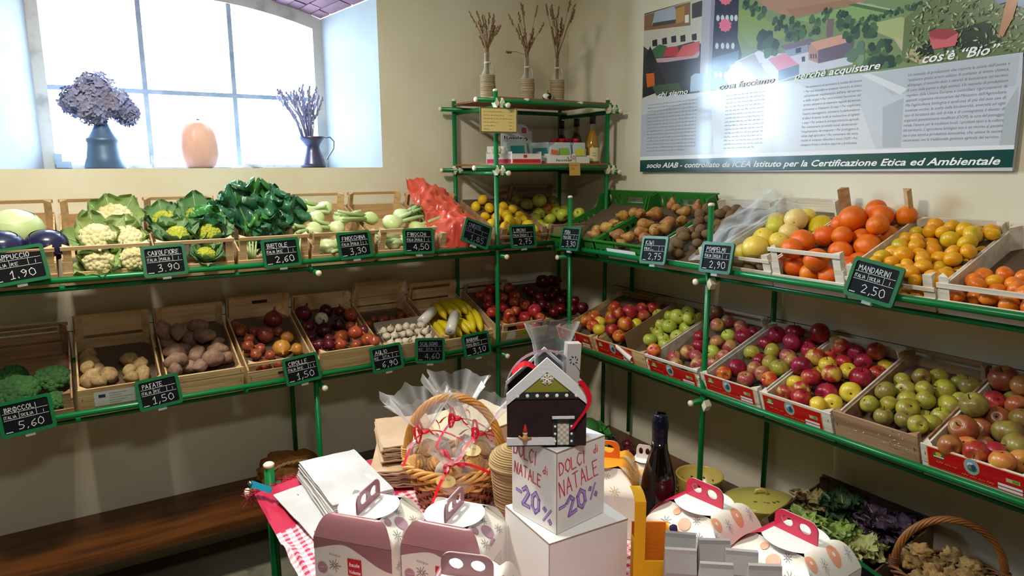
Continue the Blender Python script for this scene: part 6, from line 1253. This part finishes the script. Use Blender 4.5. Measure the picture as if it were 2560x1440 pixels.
def cookie_bag(label, M, r, h, stacks, seed, lab=True, flare=1.5):
    t = thing('cookie_bag', label, 'cookie bag', M, 'cellophane bags of cookies'); rd_ = random.Random(seed)
    for (x, y, z, ax, az, n) in stacks:
        R = RZ(az) @ RX(ax)
        for k in range(n): ob('cookie', cookie_me(), t, T(x, y, z) @ R @ T(0, 0, .0115 * k) @ RZ(rd_.uniform(0, 90)) @ S(.026))
    b = B()
    def body(u, v):
        q = 2 * pi * u; prof = [(.75, 0), (1.0, .15), (1.05, .45), (.9, .7), (.25, .92), (.16, 1.0), (.5, 1.15), (flare, 1.75)]
        x = v * (len(prof) - 1); i = min(int(x), len(prof) - 2); f = x - i; rr = prof[i][0] * (1 - f) + prof[i + 1][0] * f; z = prof[i][1] * (1 - f) + prof[i + 1][1] * f
        wob = 1 + (.06 if v < .6 else .38 * (v - .5) / .5 + .08) * noise.noise(V((cos(q) * 2.2, sin(q) * 2.2, v * 3 + seed))) + (.22 * cos(6 * q + seed) * max(0, v - .72) * 2)
        return (r * rr * wob * cos(q), r * rr * wob * sin(q) * .85, h * z + (.03 * noise.noise(V((cos(q) * 3, sin(q) * 3, seed))) if v > .9 else 0))
    b.grid(body, 36, 28); ob('wrapper', b.mesh('wrapper', CELL), t)
    b = B(); b.lathe([(r * .2, h * .94), (r * .26, h * .97), (r * .2, h)], 14)
    for a0 in (0, 2.2, 4.3):
        pts = [V((r * .2 * cos(a0), r * .2 * sin(a0), h * .97))]; d = V((cos(a0), sin(a0), 0)); 
        loop = [pts[0] + d * (r * .5 * sin(pi * i / 10)) + V((0, 0, r * .5 * sin(2 * pi * i / 10) * .8 + .004)) for i in range(11)]
        for p, q_ in zip(loop, loop[1:]): sd = V((-d.y, d.x, .2)).normalized() * .0042; b.add([p - sd, p + sd, q_ + sd, q_ - sd], [(0, 1, 2, 3)], 0, True)
        tail = [pts[0] + d * .02 * i + V((0, 0, -.002 * i * i)) for i in range(6)]
        for p, q_ in zip(tail, tail[1:]): sd = V((-d.y, d.x, .1)).normalized() * .0042; b.add([p - sd, p + sd, q_ + sd, q_ - sd], [(0, 1, 2, 3)], 0, True)
    ob('ribbon', b.mesh('ribbon', RIB), t)
    if lab:
        b = B(); b.poly([(p[0], p[1], .0) for p in ell(0, 0, .026, .017)]); ob('round_label', b.mesh('round_label', GOLD), t, T(-r * .25, -r * .78, h * .72) @ RX(50)); b = B(); scrib(b, -.014, .002, .028, .005, .001, T(0, 0, .0006), None, seed); ob('label_print', b.mesh('label_print', mat('olive_ink', '#6a6a2a', .6)), t, T(-r * .25, -r * .78, h * .72) @ RX(50))
    return t
Bz = .072
cookie_bag('cellophane bag of cookie stacks with a red bow at the left of the basket', BKM @ T(-.062, -.005, Bz) @ RY(-8), .062, .135, ((-.012, -.025, .05, 70, -40, 4), (.012, -.03, .04, 60, 60, 4), (-.02, .0, .01, 10, 0, 3), (.02, .01, .02, 30, 90, 4), (0, .0, .075, 50, 20, 3)), 1, False, 1.5)
cookie_bag('cellophane bag of cookies with a gold oval label at the right of the basket', BKM @ T(.058, .012, Bz) @ RY(6), .06, .125, ((-.012, -.02, .04, 70, 20, 4), (.015, -.02, .03, 60, -60, 4), (0, .0, .01, 10, 0, 3), (.0, .015, .06, 40, 60, 3)), 2, True, 1.35)
cookie_bag('low front cellophane bag of cookies with a gold label in the basket', BKM @ T(.01, -.062, Bz) @ RX(28), .05, .10, ((-.018, -.01, .015, 20, 0, 3), (.022, -.01, .02, 35, 50, 3), (0, .015, .03, 60, 0, 3)), 3, True, 1.1)
cookie_bag('back cellophane bag of cookies half hidden behind the bows', BKM @ T(.0, .055, Bz), .055, .15, ((0, 0, .02, 40, 20, 4), (.01, .01, .06, 60, 80, 3)), 4, False, 1.6)
b = B(); b.box((0, 0, .032), (.16, .12, .064)); tag(ob('paper_filling', b.mesh('paper_filling', mat('straw_filling', '#b08a50', .9)), None, BKM @ T(0, 0, .004)), 'straw packing at the bottom of the cookie basket', 'packing')
# straw lidded basket
sb = thing('straw_basket', 'coiled straw pot with a domed lid beside the cookie basket', 'basket', T(-1.685, -2.035, TT + .003)); STR = mat('coiled_straw', '#c2a678', .85, '#8c7048', 3, 2, (1, 1, 90), bump=.2, bs=10)
b = B()
for k in range(17): z = .006 + k * .0085; r_ = .048 + .016 * (k / 16) ** .7; b.lathe([(r_, z - .0045), (r_ + .0035, z), (r_, z + .0045)], 26)
ob('body', b.mesh('body', STR), sb)
b = B(); b.lathe([(.070, .149), (.0725, .154), (.070, .160)], 26)
for k in range(12): a = k / 12; r_ = .069 * cos(a * 1.45); z = .158 + .044 * sin(a * 1.45); r2 = .069 * cos((k + 1) / 12 * 1.45); z2 = .158 + .044 * sin((k + 1) / 12 * 1.45); b.lathe([(r_, z), ((r_ + r2) / 2 + .0025, (z + z2) / 2 + .002), (max(r2, .001), z2)], 26)
b.blob((0, 0, .206), .009, 8, 6); ob('lid', b.mesh('lid', STR), sb)
# white cardboard boxes
BOXW = mat('white_cardboard', '#e6e4e2', .65, '#dedcdb', 6, 3); TAPE = mat('box_seam', '#8d7c62', .8)
RED_PEN = mat('red_felt_pen', '#cf2230', .6); PUR_PEN = mat('purple_felt_pen', '#b58ad0', .6); BLU_PEN = mat('blue_felt_pen', '#3550a0', .6)
def carton(label, c, ang, wx, wy, h, z):
    t = thing('cardboard_box', label, 'box', T(c[0], c[1], z) @ RZ(ang)); b = B(); b.box((wx / 2, wy / 2, h / 2), (wx, wy, h)); ob('carton', b.mesh('carton', BOXW), t)
    b = B(); b.box((wx / 2, -.0004, h - .0006), (wx, .0016, .0018)); b.box((.0, wy / 2, h - .0006), (.0016, wy, .0018)); b.box((0, 0, h / 2), (.0012, .0012, h)); ob('seam', b.mesh('seam', TAPE), t); return t
carton('lower plain white cardboard box under the sign box', (-1.842, -2.408), -2.7, .202, .185, .159, TT + .0025)
wb = carton('upper white box lettered DOLCI di NATALE -20% in felt pen', (-1.810, -2.389), 8, .144, .142, .180, 1.083)
FXm = MX(((1, 0, 0, 0), (0, 0, -1, -.0006), (0, 1, 0, 0), (0, 0, 0, 1))); SXm = MX(((0, 0, -1, -.0006), (-1, 0, 0, .142), (0, 1, 0, 0), (0, 0, 0, 1)))
def felt(MF, side):
    b = B()
    if side == 'f':
        strokes(b, 'DOLCI', .008, .128, .028, .0024, .072, .10, MF, 0); strokes(b, 'di', .108, .148, .018, .002, .013, .05, MF, 0); strokes(b, 'NATALE', .010, .078, .036, .0024, .115, .16, MF, 0)
    else:
        strokes(b, 'DOLCI', .006, .136, .030, .0024, .070, -.06, MF, 0); strokes(b, 'di', .100, .122, .017, .002, .014, 0, MF, 0); strokes(b, 'NATALE', .008, .093, .026, .0024, .085, -.06, MF, 0)
    ob('red_writing', b.mesh('red_writing', RED_PEN), wb)
    for wdt, mt, nm, dz in ((.0085, BLU_PEN, 'writing_outline', 0), (.0055, PUR_PEN, 'purple_writing', .0004)):
        b = B(); M_ = MF @ T(0, 0, dz)
        if side == 'f': strokes(b, '-', .010, .030, .05, wdt * .8, .018, .12, M_, 0, jit=0); strokes(b, '20', .035, .028, .042, wdt, .052, .17, M_, 0, jit=0); strokes(b, '%', .100, .045, .030, wdt * .55, .022, .17, M_, 0, jit=0)
        else: strokes(b, '-', .012, .030, .05, wdt * .8, .016, -.08, M_, 0, jit=0); strokes(b, '20', .034, .026, .045, wdt, .052, -.06, M_, 0, jit=0); strokes(b, '%', .100, .016, .032, wdt * .55, .026, -.06, M_, 0, jit=0)
        ob(nm, b.mesh(nm, mt), wb)
felt(FXm, 'f'); felt(SXm, 's')
# felt gift house bag on the box
HM = T(-1.792, -2.323, 1.2665) @ RZ(-31)
hs_ = thing('felt_house_bag', 'brown felt gift bag shaped like a snowy house on the white box', 'gift bag', HM)
FEB = mat('brown_felt', '#2c1518', .95, '#241012', 30, 3, bump=.2, bs=200); FEW = mat('white_felt', '#dfe2e2', .95, bump=.2, bs=200); FEG = mat('olive_felt', '#8a8a2e', .9, bump=.1, bs=200); TRIM = mat('trim_ribbon', '#14302c', .7, '#2a1418', 90, 2, lo=.48, hi=.52)
W2, WH, AP_, DP = .080, .108, .182, .075
for y, n in ((-DP / 2, 'front_wall'), (DP / 2, 'back_wall')):
    ob(n, plate([[(-W2, 0), (W2, 0), (W2, WH), (0, AP_), (-W2, WH)]], .003, n, FEB), hs_, T(0, y, 0) @ RX(90))
    ob('roof_edge', plate([[(-W2 - .003, WH - .018), (-W2 + .012, WH - .016) if 0 else (-W2 - .003, WH + .006), (0, AP_ + .008), (W2 + .003, WH + .006), (W2 + .003, WH - .018), (0, AP_ - .022)]], .005, 'roof_edge', FEW), hs_, T(0, y - .0035 if y < 0 else y + .0035, 0) @ RX(90))
for x in (-W2, W2): box_part('side_wall', (x, 0, WH / 2), (.003, DP, WH), FEB, hs_)
box_part('base', (0, 0, .002), (2 * W2, DP, .003), FEB, hs_)
ob('gable', plate([[(-.058, WH + .008), (.058, WH + .008), (0, AP_ - .021)]], .002, 'gable', FEG), hs_, T(0, -DP / 2 - .002, 0) @ RX(90))
b = B(); b.box((0, -DP / 2 - .0035, WH + .002), (.138, .002, .014)); ob('trim_band', b.mesh('trim_band', TRIM), hs_)
b = B()
for k in range(7): b.blob((-.060 + .02 * k, -DP / 2 - .005, WH + .002), (.004, .0016, .004), 8, 5)
ob('flower_buttons', b.mesh('flower_buttons', WHITEP), hs_)
b = B()
for k in range(6):
    a = radians(60 * k); d = V((cos(a), 0, sin(a))); c_ = V((0, -DP / 2 - .004, WH + .038)); b.tube([c_, c_ + d * .013], .0018, 5)
    for e in (.006, .010):
        for s_ in (-1, 1): p = c_ + d * e; a2 = a + s_ * .9; b.tube([p, p + V((cos(a2), 0, sin(a2))) * .005], .0014, 4)
ob('snowflake', b.mesh('snowflake', mat('snow_wood', '#eeeade', .7)), hs_)
box_part('snow_strip', (-.033, -DP / 2 - .004, .012), (.10, .004, .016), FEW, hs_)
for c_, d_, n, m in (((.0165, -DP / 2 - .004, .031), (.010, .003, .056), 'door_trim', TRIM), ((.0505, -DP / 2 - .004, .031), (.010, .003, .056), 'door_trim', TRIM), ((.0335, -DP / 2 - .004, .056), (.044, .003, .010), 'door_trim', TRIM), ((.0335, -DP / 2 - .005, .063), (.046, .004, .005), 'door_snow', FEW)): box_part(n, c_, d_, m, hs_)
b = B()
for i in range(4):
    for k in range(8): b.add([(.0215 + i * .006, -DP / 2 - .0032, .003 + k * .006), (.0275 + i * .006, -DP / 2 - .0032, .003 + k * .006), (.0275 + i * .006, -DP / 2 - .0032, .009 + k * .006), (.0215 + i * .006, -DP / 2 - .0032, .009 + k * .006)], [(0, 1, 2, 3)], 0, False, '#d9d5c8' if (i + k) % 2 else '#b0aa98')
ob('door_cloth', b.mesh('door_cloth', mat('gingham', r=.9, vc=True)), hs_)
b = B()
for z in (.012, .028, .044):
    for x in (.0165, .0505): b.blob((x, -DP / 2 - .006, z), (.003, .0012, .003), 7, 4)
ob('door_buttons', b.mesh('door_buttons', WHITEP), hs_)
el = thing('wooden_figurine', 'tiny wooden figurine with a red pointed hat on the felt house', 'figurine', HM @ T(-.045, -DP / 2 - .009, .014)); b = B(); b.lathe([(0, 0), (.005, 0), (.006, .008), (.004, .014), (0, .014)], 10); b.tube([(-.013, 0, .012), (-.006, 0, .006), (.006, 0, .006), (.013, 0, .008)], .0016, 5); ob('body', b.mesh('body', mat('figurine_wood', '#b58a4a', .6)), el)
b = B(); b.blob((0, 0, .018), .0052, 10, 7); ob('head', b.mesh('head', mat('figurine_face', '#e8d2b4', .6)), el); b = B(); b.lathe([(.0054, .021), (.004, .026), (.0022, .034), (0, .038)], 10); ob('hat', b.mesh('hat', mat('red_hat', '#c8241c', .6)), el)
b = B()
def band(pts, w_, m, nm, par, axis=V((0, 1, 0))):
    b = B()
    for p, q_ in zip(pts, pts[1:]): b.add([p - axis * w_ / 2, p + axis * w_ / 2, q_ + axis * w_ / 2, q_ - axis * w_ / 2], [(0, 1, 2, 3)], 0, True)
    return ob(nm, b.mesh(nm, m), par)
band([V((-(.086) * cos(pi * i / 20) - .0, .0, WH - .01 + .095 * sin(pi * i / 20))) for i in range(21)], .022, mat('mauve_felt', '#6e4a58', .9), 'handle', hs_)
band([V((-.07 + .012 * i, -.02 + .002 * i, WH + .045 + .018 * sin(i * .7))) for i in range(8)], .012, RIB, 'ribbon', hs_, V((0, .6, .8)))
band([V((.066 + .02 * sin(i * .45), -DP / 2 - .012, WH + .035 - .0115 * i)) for i in range(10)], .012, RIB, 'ribbon', hs_, V((.8, 0, .35)))
def cellf(u, v): q = 2 * pi * u; r_ = .034 * (1 + .25 * noise.noise(V((cos(q) * 2, sin(q) * 2, v * 2.5)))) * (1 - .25 * sin(pi * v)) * (1 + .5 * max(0, v - .6)); return (r_ * cos(q) * 1.25, r_ * sin(q) * .6, .20 * v)
film('cellophane_bag', 'clear cellophane bag sticking up out of the felt house', 'bag', cellf, CELL, HM @ T(.012, .01, .05), 26, 16)
gb = thing('slim_carton', 'slim grey carton standing in the felt house bag', 'carton', HM @ T(.047, .0, .02) @ RY(3) @ RZ(12)); box_part('carton', (0, 0, .095), (.030, .022, .19), mat('grey_carton', '#b9b3ae', .6), gb); b = B()
for k in range(7): a = k * .9; b.tube([V((.006 * cos(a), -.0115, .155 + .006 * sin(a))), V((.0095 * cos(a + .3), -.0115, .155 + .0095 * sin(a + .3)))], .0011, 4)
ob('emblem', b.mesh('emblem', INK), gb)
# cake cartons
def disc_on(b, f, r, col, ry=.85, n=16):
    vs = [f(0, 0)] + [f(r * k * cos(2 * pi * q / n), r * k * ry * sin(2 * pi * q / n)) for k in (.4, .75, 1) for q in range(n)]
    fs = [(0, 1 + q, 1 + (q + 1) % n) for q in range(n)] + [(1 + k * n + q, 1 + (k + 1) * n + q, 1 + (k + 1) * n + (q + 1) % n, 1 + k * n + (q + 1) % n) for k in (0, 1) for q in range(n)]
    b.add(vs, fs, 0, False, col)
def star(b, cx, cy, r, th, M, col, n=8, z=0):
    for k in range(n): a = pi * k / n * 2; l = r * (1 if k % 2 == 0 else .75); strokes2(b, cx + .15 * r * cos(a), cy + .15 * r * sin(a), cx + l * cos(a), cy + l * sin(a), th, z, M, col)
def strokes2(b, xa, ya, xb, yb, th, z, M, col):
    dx, dy = xb - xa, yb - ya; l = sqrt(dx*dx + dy*dy) + 1e-9; nx, ny = -dy / l * th / 2, dx / l * th / 2; b.add([(xa + nx, ya + ny, z), (xa - nx, ya - ny, z), (xb - nx, yb - ny, z), (xb + nx, yb + ny, z)], [(0, 1, 2, 3)], 0, False, col, M)
CW = mat('carton_white', '#e9e4da', .45, spec=.4); CWI = mat('carton_inner_white', '#f2f0ee', .5); PRT = mat('carton_print', r=.45, vc=True)
def cake_box(label, M, colname, col, W=.19, D=.20, h1=.120, h2=.170, dot='#b0899a', starc='#5a5a62', front='wave', logo=True, back=None):
    """carton: printed front and back panels curve up to a round top tab; white curved gussets close the sides; handle across the tab"""
    cm_ = mat(colname, col, .3, spec=.5, coat=.15); t = thing('cake_carton', label, 'carton', M)
    b = B(); w, d = W / 2, D / 2; b.add([(-w, -d, 0), (w, -d, 0), (w, d, 0), (-w, d, 0), (-w, -d, h1), (w, -d, h1), (w, d, h1), (-w, d, h1)], [(0, 1, 5, 4), (1, 2, 6, 5), (2, 3, 7, 6), (3, 0, 4, 7), (3, 2, 1, 0)]); ob('body', b.mesh('body', CW), t)
    ss = lambda e: e * e * (3 - 2 * e); FL = .055
    def prof(y): e = min(1, max(0, (abs(y) - FL) / (d - FL))); return h2 - (h2 - h1) * e ** 1.9
    def hw(y):
        a = abs(y)
        return sqrt(max(0, .068 ** 2 - a * a)) if a < .052 else .044 + (w - .044) * min(1, (a - .052) / (d - .052)) ** .55
    b = B(); n = 36
    def roof(u, v): y = (u - .5) * 2 * d; return ((v - .5) * 2 * hw(y), y, prof(y) + .0012)
    b.grid(roof, n, 8)
    b.m = [1 if sum(b.v[q][1] for q in f) / 4 < -.05 else (2 if sum(b.v[q][1] for q in f) / 4 > .05 else 0) for f in b.f]
    ob('roof_sheet', b.mesh('roof_sheet', back or CWI, cm_, back or CW), t)
    for sg in (-1, 1):
        b = B()
        def gsf(u, v):
            z = h1 + (h2 - h1 - .004) * v; yw = FL + (d - FL) * ((h2 - z) / (h2 - h1)) ** (1 / 1.9)
            return (sg * (w - (w - .046) * ss(v) * .9), (u - .5) * 2 * yw * .995, z)
        b.grid(gsf, 12, 12); go = ob('gusset', b.mesh('gusset', CW), t)
        b = B()
        for gu, gv, r_, kd in ((.25, .25, .014, 's'), (.5, .42, .016, 'o'), (.74, .2, .013, 's'), (.42, .02, .013, 'o'), (.64, .7, .010, 's'), (.3, .72, .010, 'o')):
            c_ = V(gsf(gu, gv)) + V((sg * .0012, 0, .0006)); ux = V((0, 1, 0)); uz = (V(gsf(gu, min(1, gv + .05))) - V(gsf(gu, gv))).normalized()
            if kd == 'o': disc_on(b, lambda e, g: V(gsf(min(1, max(0, gu + e / (2 * d * .9))), min(1, max(0, gv + g / .06)))) + V((sg * .0016, 0, .0010)), r_, dot)
            else:
                for k in range(8): a = k * pi / 4; dr = ux * cos(a) + uz * sin(a); nn = (ux * -sin(a) + uz * cos(a)) * .0006; b.add([c_ + dr * r_ * .15 - nn, c_ + dr * r_ * .15 + nn, c_ + dr * r_ + nn, c_ + dr * r_ - nn], [(0, 1, 2, 3)], 0, False, starc)
        ob('gusset_print', b.mesh('gusset_print', PRT), go)
    hl = [(-.05, 0), (.05, 0), (.05, .016)] + [(.03 + .02 * cos(radians(q)), .026 + .02 * sin(radians(q))) for q in range(0, 91, 15)] + [(-.03 + .02 * cos(radians(q)), .026 + .02 * sin(radians(q))) for q in range(90, 181, 15)] + [(-.05, .012)]
    ho = lambda cx: ell(cx, .025, .014, .011, 14)[::-1]
    hd = ob('handle', plate([hl, ho(-.021), ho(.021)], .003, 'handle', cm_), t, T(0, 0, h2 + .001) @ RZ(90) @ RX(90))
    ob('handle_lining', plate([hl, ho(-.021), ho(.021)], .0012, 'handle_lining', CWI), hd, T(0, 0, -.0022))
    b = B(); MF = MX(((1, 0, 0, 0), (0, 0, -1, -d - .0006), (0, 1, 0, 0), (0, 0, 0, 1)))
    if front == 'wave':
        n = 24; bt = [(-w + W * i / n, h1 - .004 - .014 * (1 - sin(pi * min(1, i / 12) * .5)) * 1.6 + .0 - (.048 * ss((i - 8) / 16) if i > 8 else 0)) for i in range(n + 1)]
        for i in range(n): y0, y1 = min(bt[i][1], h1 - .001), min(bt[i + 1][1], h1 - .001); b.add([(bt[i][0], y0, 0), (bt[i + 1][0], y1, 0), (bt[i + 1][0], h1 + .001, 0), (bt[i][0], h1 + .001, 0)], [(0, 1, 2, 3)], 0, False, col, MF)
        star(b, -.045, .062, .016, .0012, MF, starc, 10, .0004); b.poly([(p[0], p[1], .0004) for p in ell(-w + .02, .052, .0125, .0135)], 0, dot, MF)
        scrib(b, -w + .011, .052, .018, .005, .0012, MF @ T(0, 0, .0008), '#e9e4da', 4); add_text(b, 'biologico', -w + .038, .086, .028, .008, MF, 0, 0, -.1, .0004, '#8a8a88')
        if logo:
            b.add([(-.012, .045, .0004), (.022, .045, .0004), (.022, .085, .0004), (-.012, .085, .0004)], [(0, 1, 2, 3)], 0, False, '#c81c24', MF); add_text(b, 'baule', -.008, .067, .025, .013, MF, .15, .02, 0, .0008, '#ffffff'); add_text(b, 'Volante', -.009, .050, .028, .012, MF, .15, .02, 0, .0008, '#ffffff')
            add_text(b, 'Dolce di Natale', -.014, .031, .062, .010, MF, 0, 0, 0, .0004, '#55504e'); add_text(b, 'di grano Cappelli', -.014, .019, .068, .010, MF, 0, .005, 0, .0004, '#3a3634'); b.add([(-.014, .004, .0004), (.05, .004, .0004), (.05, .014, .0004), (-.014, .014, .0004)], [(0, 1, 2, 3)], 0, False, '#6a3a50', MF); add_text(b, 'CON PASTA', -.011, .006, .04, .007, MF, 0, 0, 0, .0008, '#f0e8e8')
            b.poly([(p[0], p[1], .0004) for p in ell(-.05, .012, .030, .014)], 0, '#5e3550', MF); b.poly([(-.066, .01, .0008), (-.035, .006, .0008), (-.032, .03, .0008), (-.064, .036, .0008)], 0, '#e4ddd0', MF)
    else: scrib(b, -w + .02, .05, .1, .006, .001, MF, starc, 2)
    ob('front_print', b.mesh('front_print', PRT), t)
    b = B(); MS = MX(((0, 0, 1, w + .0006), (1, 0, 0, 0), (0, 1, 0, 0), (0, 0, 0, 1)))
    star(b, -.05, .07, .012, .001, MS, starc, 8)
    for k in range(9): scrib(b, -.01, .075 - k * .007, .05, .003, .0008, MS, '#8a8684', k)
    ob('side_print', b.mesh('side_print', PRT), t)
    b = B()
    def onroof(x, y): return V((x, y, prof(y) + .0024))
    for x, y, kind, r_ in ((-.018, .076, 'o', .0155), (.055, .072, 'o', .0125), (.022, .082, 's', .010), (-.06, .082, 's', .010), (.075, .088, 's', .008)):
        if kind == 'o': disc_on(b, lambda e, g: onroof(x + e, min(d, y + g)), r_, dot, 1)
        if kind == 'o': disc_on(b, lambda e, g: onroof(x + e, min(d, y + g)) + V((0, 0, .0005)), r_ * .25, '#f4e8dc', 1, 6)
        if kind == 's':
            for k in range(8): a = k * pi / 4; p, q_ = onroof(x + .15 * r_ * cos(a), y + .15 * r_ * sin(a)), onroof(x + r_ * cos(a), y + r_ * sin(a)); n_ = V((-sin(a), cos(a), 0)) * .0005; b.add([p - n_, p + n_, q_ + n_, q_ - n_], [(0, 1, 2, 3)], 0, False, starc)
    ob('roof_print', b.mesh('roof_print', PRT), t); return t
cake_box('white cake carton with mauve panels at the front left table corner', T(-2.10, -2.075, TT + .003) @ RZ(-50), 'mauve_print', '#9a6a70', D=.155)
cake_box('second mauve cake carton, between the first and the white boxes', T(-1.952, -2.205, TT + .003) @ RZ(-52) @ S(.98), 'mauve_print', '#9a6a70', D=.155)
cake_box('nearest mauve cake carton cut off by the bottom frame edge', T(-2.045, -2.435, TT + .003) @ RZ(-135), 'mauve_print', '#9a6a70', logo=False, D=.16)
OR2 = mat('orange_roof', '#f0a02a', .4)
cake_box('cream and red cake carton in front of the wine bottle', T(-1.415, -2.43, TT + .003) @ RZ(187), 'crimson_print', '#c8284c', W=.17, D=.20, h1=.088, h2=.14, dot='#e8a282', starc='#6e7688', front='no')
cake_box('cream and red cake carton nearest the right table edge', T(-1.37, -2.64, TT + .003) @ RZ(182), 'crimson_print', '#c8284c', W=.17, D=.20, h1=.088, h2=.14, dot='#e8a282', starc='#6e7688', front='no')
cake_box('orange cake carton with gold stars behind the white boxes', T(-1.505, -2.16, TT + .003) @ RZ(224), 'orange_print', '#e8861c', W=.17, D=.20, h1=.11, h2=.172, dot='#ecd0a0', starc='#c8a050', front='no', back=OR2)
cake_box('white-handled cake carton behind the wine bottle', T(-1.375, -2.185, TT + .003) @ RZ(215) @ S(.42, .42, .85), 'scarlet_print', '#d8d2c8', dot='#ecc07c', starc='#c8a050', front='no')
# wine bottle
wbt = thing('wine_bottle', 'dark sparkling wine bottle with a foil neck on the table', 'bottle', T(-1.412, -2.278, TT + .003))
b = B(); b.lathe([(0, 0), (.040, 0), (.043, .006), (.0435, .02), (.0435, .115), (.040, .145), (.030, .185), (.021, .215), (.0185, .24), (.0, .24)], 32); ob('glass', b.mesh('glass', mat('black_glass', '#0c0809', .06, coat=.3)), wbt)
b = B(); b.lathe([(.0195, .205), (.0190, .24), (.0195, .262), (.0205, .272), (.0205, .288), (.0185, .292), (.017, .305), (.014, .308), (.0, .306)], 26, fn=lambda q, z: 1 + .01 * cos(7 * q + z * 300)); ob('foil', b.mesh('foil', mat('dark_foil', '#14142a', .3, metal=.6, bump=.3, bs=120)), wbt)
b = B(); b.lathe([(.008, .3065), (.013, .3085), (.0138, .3085)], 22); ob('foil_top', b.mesh('foil_top', mat('foil_rim', '#b8b0a0', .3, metal=.7)), wbt)
b = B(); b.add([(.0439 * cos(radians(q)), .0439 * sin(radians(q)), z) for z in (.03, .095) for q in range(-130, -50, 8)], [(i, i + 1, i + 11, i + 10) for i in range(9)], 0, True); ob('label', b.mesh('label', mat('wine_label', '#2a3140', .5)), wbt)
# yellow felt tote
ft = thing('felt_tote', 'yellow felt tote with a wooden button beside the white boxes', 'tote', T(-1.598, -2.452, TT + .003) @ RZ(-34)); FEY = mat('yellow_felt', '#e8a80c', .95, bump=.2, bs=200); FEO = mat('orange_felt', '#e07c08', .95, bump=.2, bs=200)
box_part('front_panel', (0, -.045, .045), (.078, .004, .09), FEY, ft); box_part('back_panel', (0, .045, .065), (.078, .004, .13), FEO, ft); box_part('side_panel', (.038, 0, .065), (.004, .088, .13), FEY, ft); box_part('side_panel', (-.038, 0, .05), (.004, .088, .10), FEY, ft); box_part('base_panel', (0, 0, .003), (.074, .088, .004), FEY, ft)
band([V((-.036, -.048 + .0 * i, .0)) + V((.0, 0, .02 + .205 * (i / 8))) if i < 9 else V((-.036, -.048 + .02 * (i - 8), .225 + .004 * sin((i - 8)))) for i in range(13)], .024, FEY, 'handle', ft, V((1, 0, 0)))
b = B(); b.lathe([(0, 0), (.009, 0), (.010, .002), (.009, .004), (.005, .003), (0, .003)], 16, T(-.022, -.0472, .028) @ RX(90)); ob('button', b.mesh('button', mat('button_wood', '#7a4a1c', .5)), ft)
b = B(); b.blob((.04, -.02, .15), .009, 10, 8, .2, 6, 2); ob('pompom', b.mesh('pompom', mat('purple_wool', '#3a2a5a', .95)), ft)
# grey paper packets
GRY = mat('grey_kraft', '#aaa6a4', .7, '#9d9896', 6, 3, bump=.1, bs=20)
def lotus(b, cx, cz, s, y):
    for k in range(5): a = radians(90 + (k - 2) * 32); b.tube([V((cx, y, cz)), V((cx + s * .55 * cos(a + .25), y, cz + s * .55 * sin(a + .25))), V((cx + s * cos(a), y, cz + s * sin(a))), V((cx + s * .55 * cos(a - .25), y, cz + s * .55 * sin(a - .25))), V((cx, y, cz))],   .0015, 4)
    b.tube([V((cx - s * .9, y, cz + s * .1)), V((cx - s * .3, y, cz - s * .35)), V((cx + s * .3, y, cz - s * .35)), V((cx + s * .9, y, cz + s * .1))], .0018, 4)
for k, (x, y, z_, lab) in enumerate(((-1.577, -2.512, .0, 'grey lotus packet at the back left of the six'), (-1.622, -2.556, .0, 'largest looking grey lotus packet, front left'), (-1.537, -2.568, .0, 'grey lotus packet at the back middle of the six'), (-1.523, -2.626, .0, 'grey lotus packet at the back right of the six'), (-1.601, -2.63, .0, 'grey lotus packet in the front middle, mostly cut off'), (-1.527, -2.684, .0, 'rightmost grey lotus packet by the red cake carton'))):
    p = thing('paper_packet', lab, 'packet', T(x, y, TT + .003) @ RZ(-42 + 3 * (k % 3)) @ S(1.0), 'grey lotus packets'); w, d, h = .031, .020, .15 + z_
    b = B(); b.add([(-w, -d, 0), (w, -d, 0), (w, d, 0), (-w, d, 0), (-w, -d, h * .72), (w, -d, h * .72), (w, d, h * .72), (-w, d, h * .72), (-w, -.003, h), (w, -.003, h), (w, .003, h), (-w, .003, h)], [(0, 1, 5, 4), (1, 2, 6, 5), (2, 3, 7, 6), (3, 0, 4, 7), (4, 5, 9, 8), (6, 7, 11, 10), (8, 9, 10, 11), (5, 6, 10, 9), (7, 4, 8, 11), (3, 2, 1, 0)]); ob('pouch', b.mesh('pouch', GRY), p)
    b = B(); b.add([(-w - .0005, -.0045, h + .001), (w + .0005, -.0045, h + .001), (w + .0005, -.0078, h * .88), (-w - .0005, -.0078, h * .88)], [(0, 1, 2, 3)]); b.add([(-w - .0005, .0045, h + .001), (w + .0005, .0045, h + .001), (w + .0005, .0078, h * .88), (-w - .0005, .0078, h * .88)], [(0, 1, 2, 3)]); b.add([(-w - .0005, -.0045, h + .001), (w + .0005, -.0045, h + .001), (w + .0005, .0045, h + .001), (-w - .0005, .0045, h + .001)], [(0, 1, 2, 3)]); ob('folded_top', b.mesh('folded_top', GRY), p)
    b = B(); lotus(b, 0, h * .58, .012, -d - .0008); scrib(b, -.010, h * .46, .02, .005, .0009, MX(((1, 0, 0, 0), (0, 0, -1, -d - .0008), (0, 1, 0, 0), (0, 0, 0, 1))), None, k); ob('emblem', b.mesh('emblem', mat('navy_ink', '#2a3050', .6)), p)
# spare sign by the salad crate
sign('', '', T(-.75, -2.41, .62) @ RZ(-45) @ RX(62) @ RZ(-32), .17, .13, mid=())
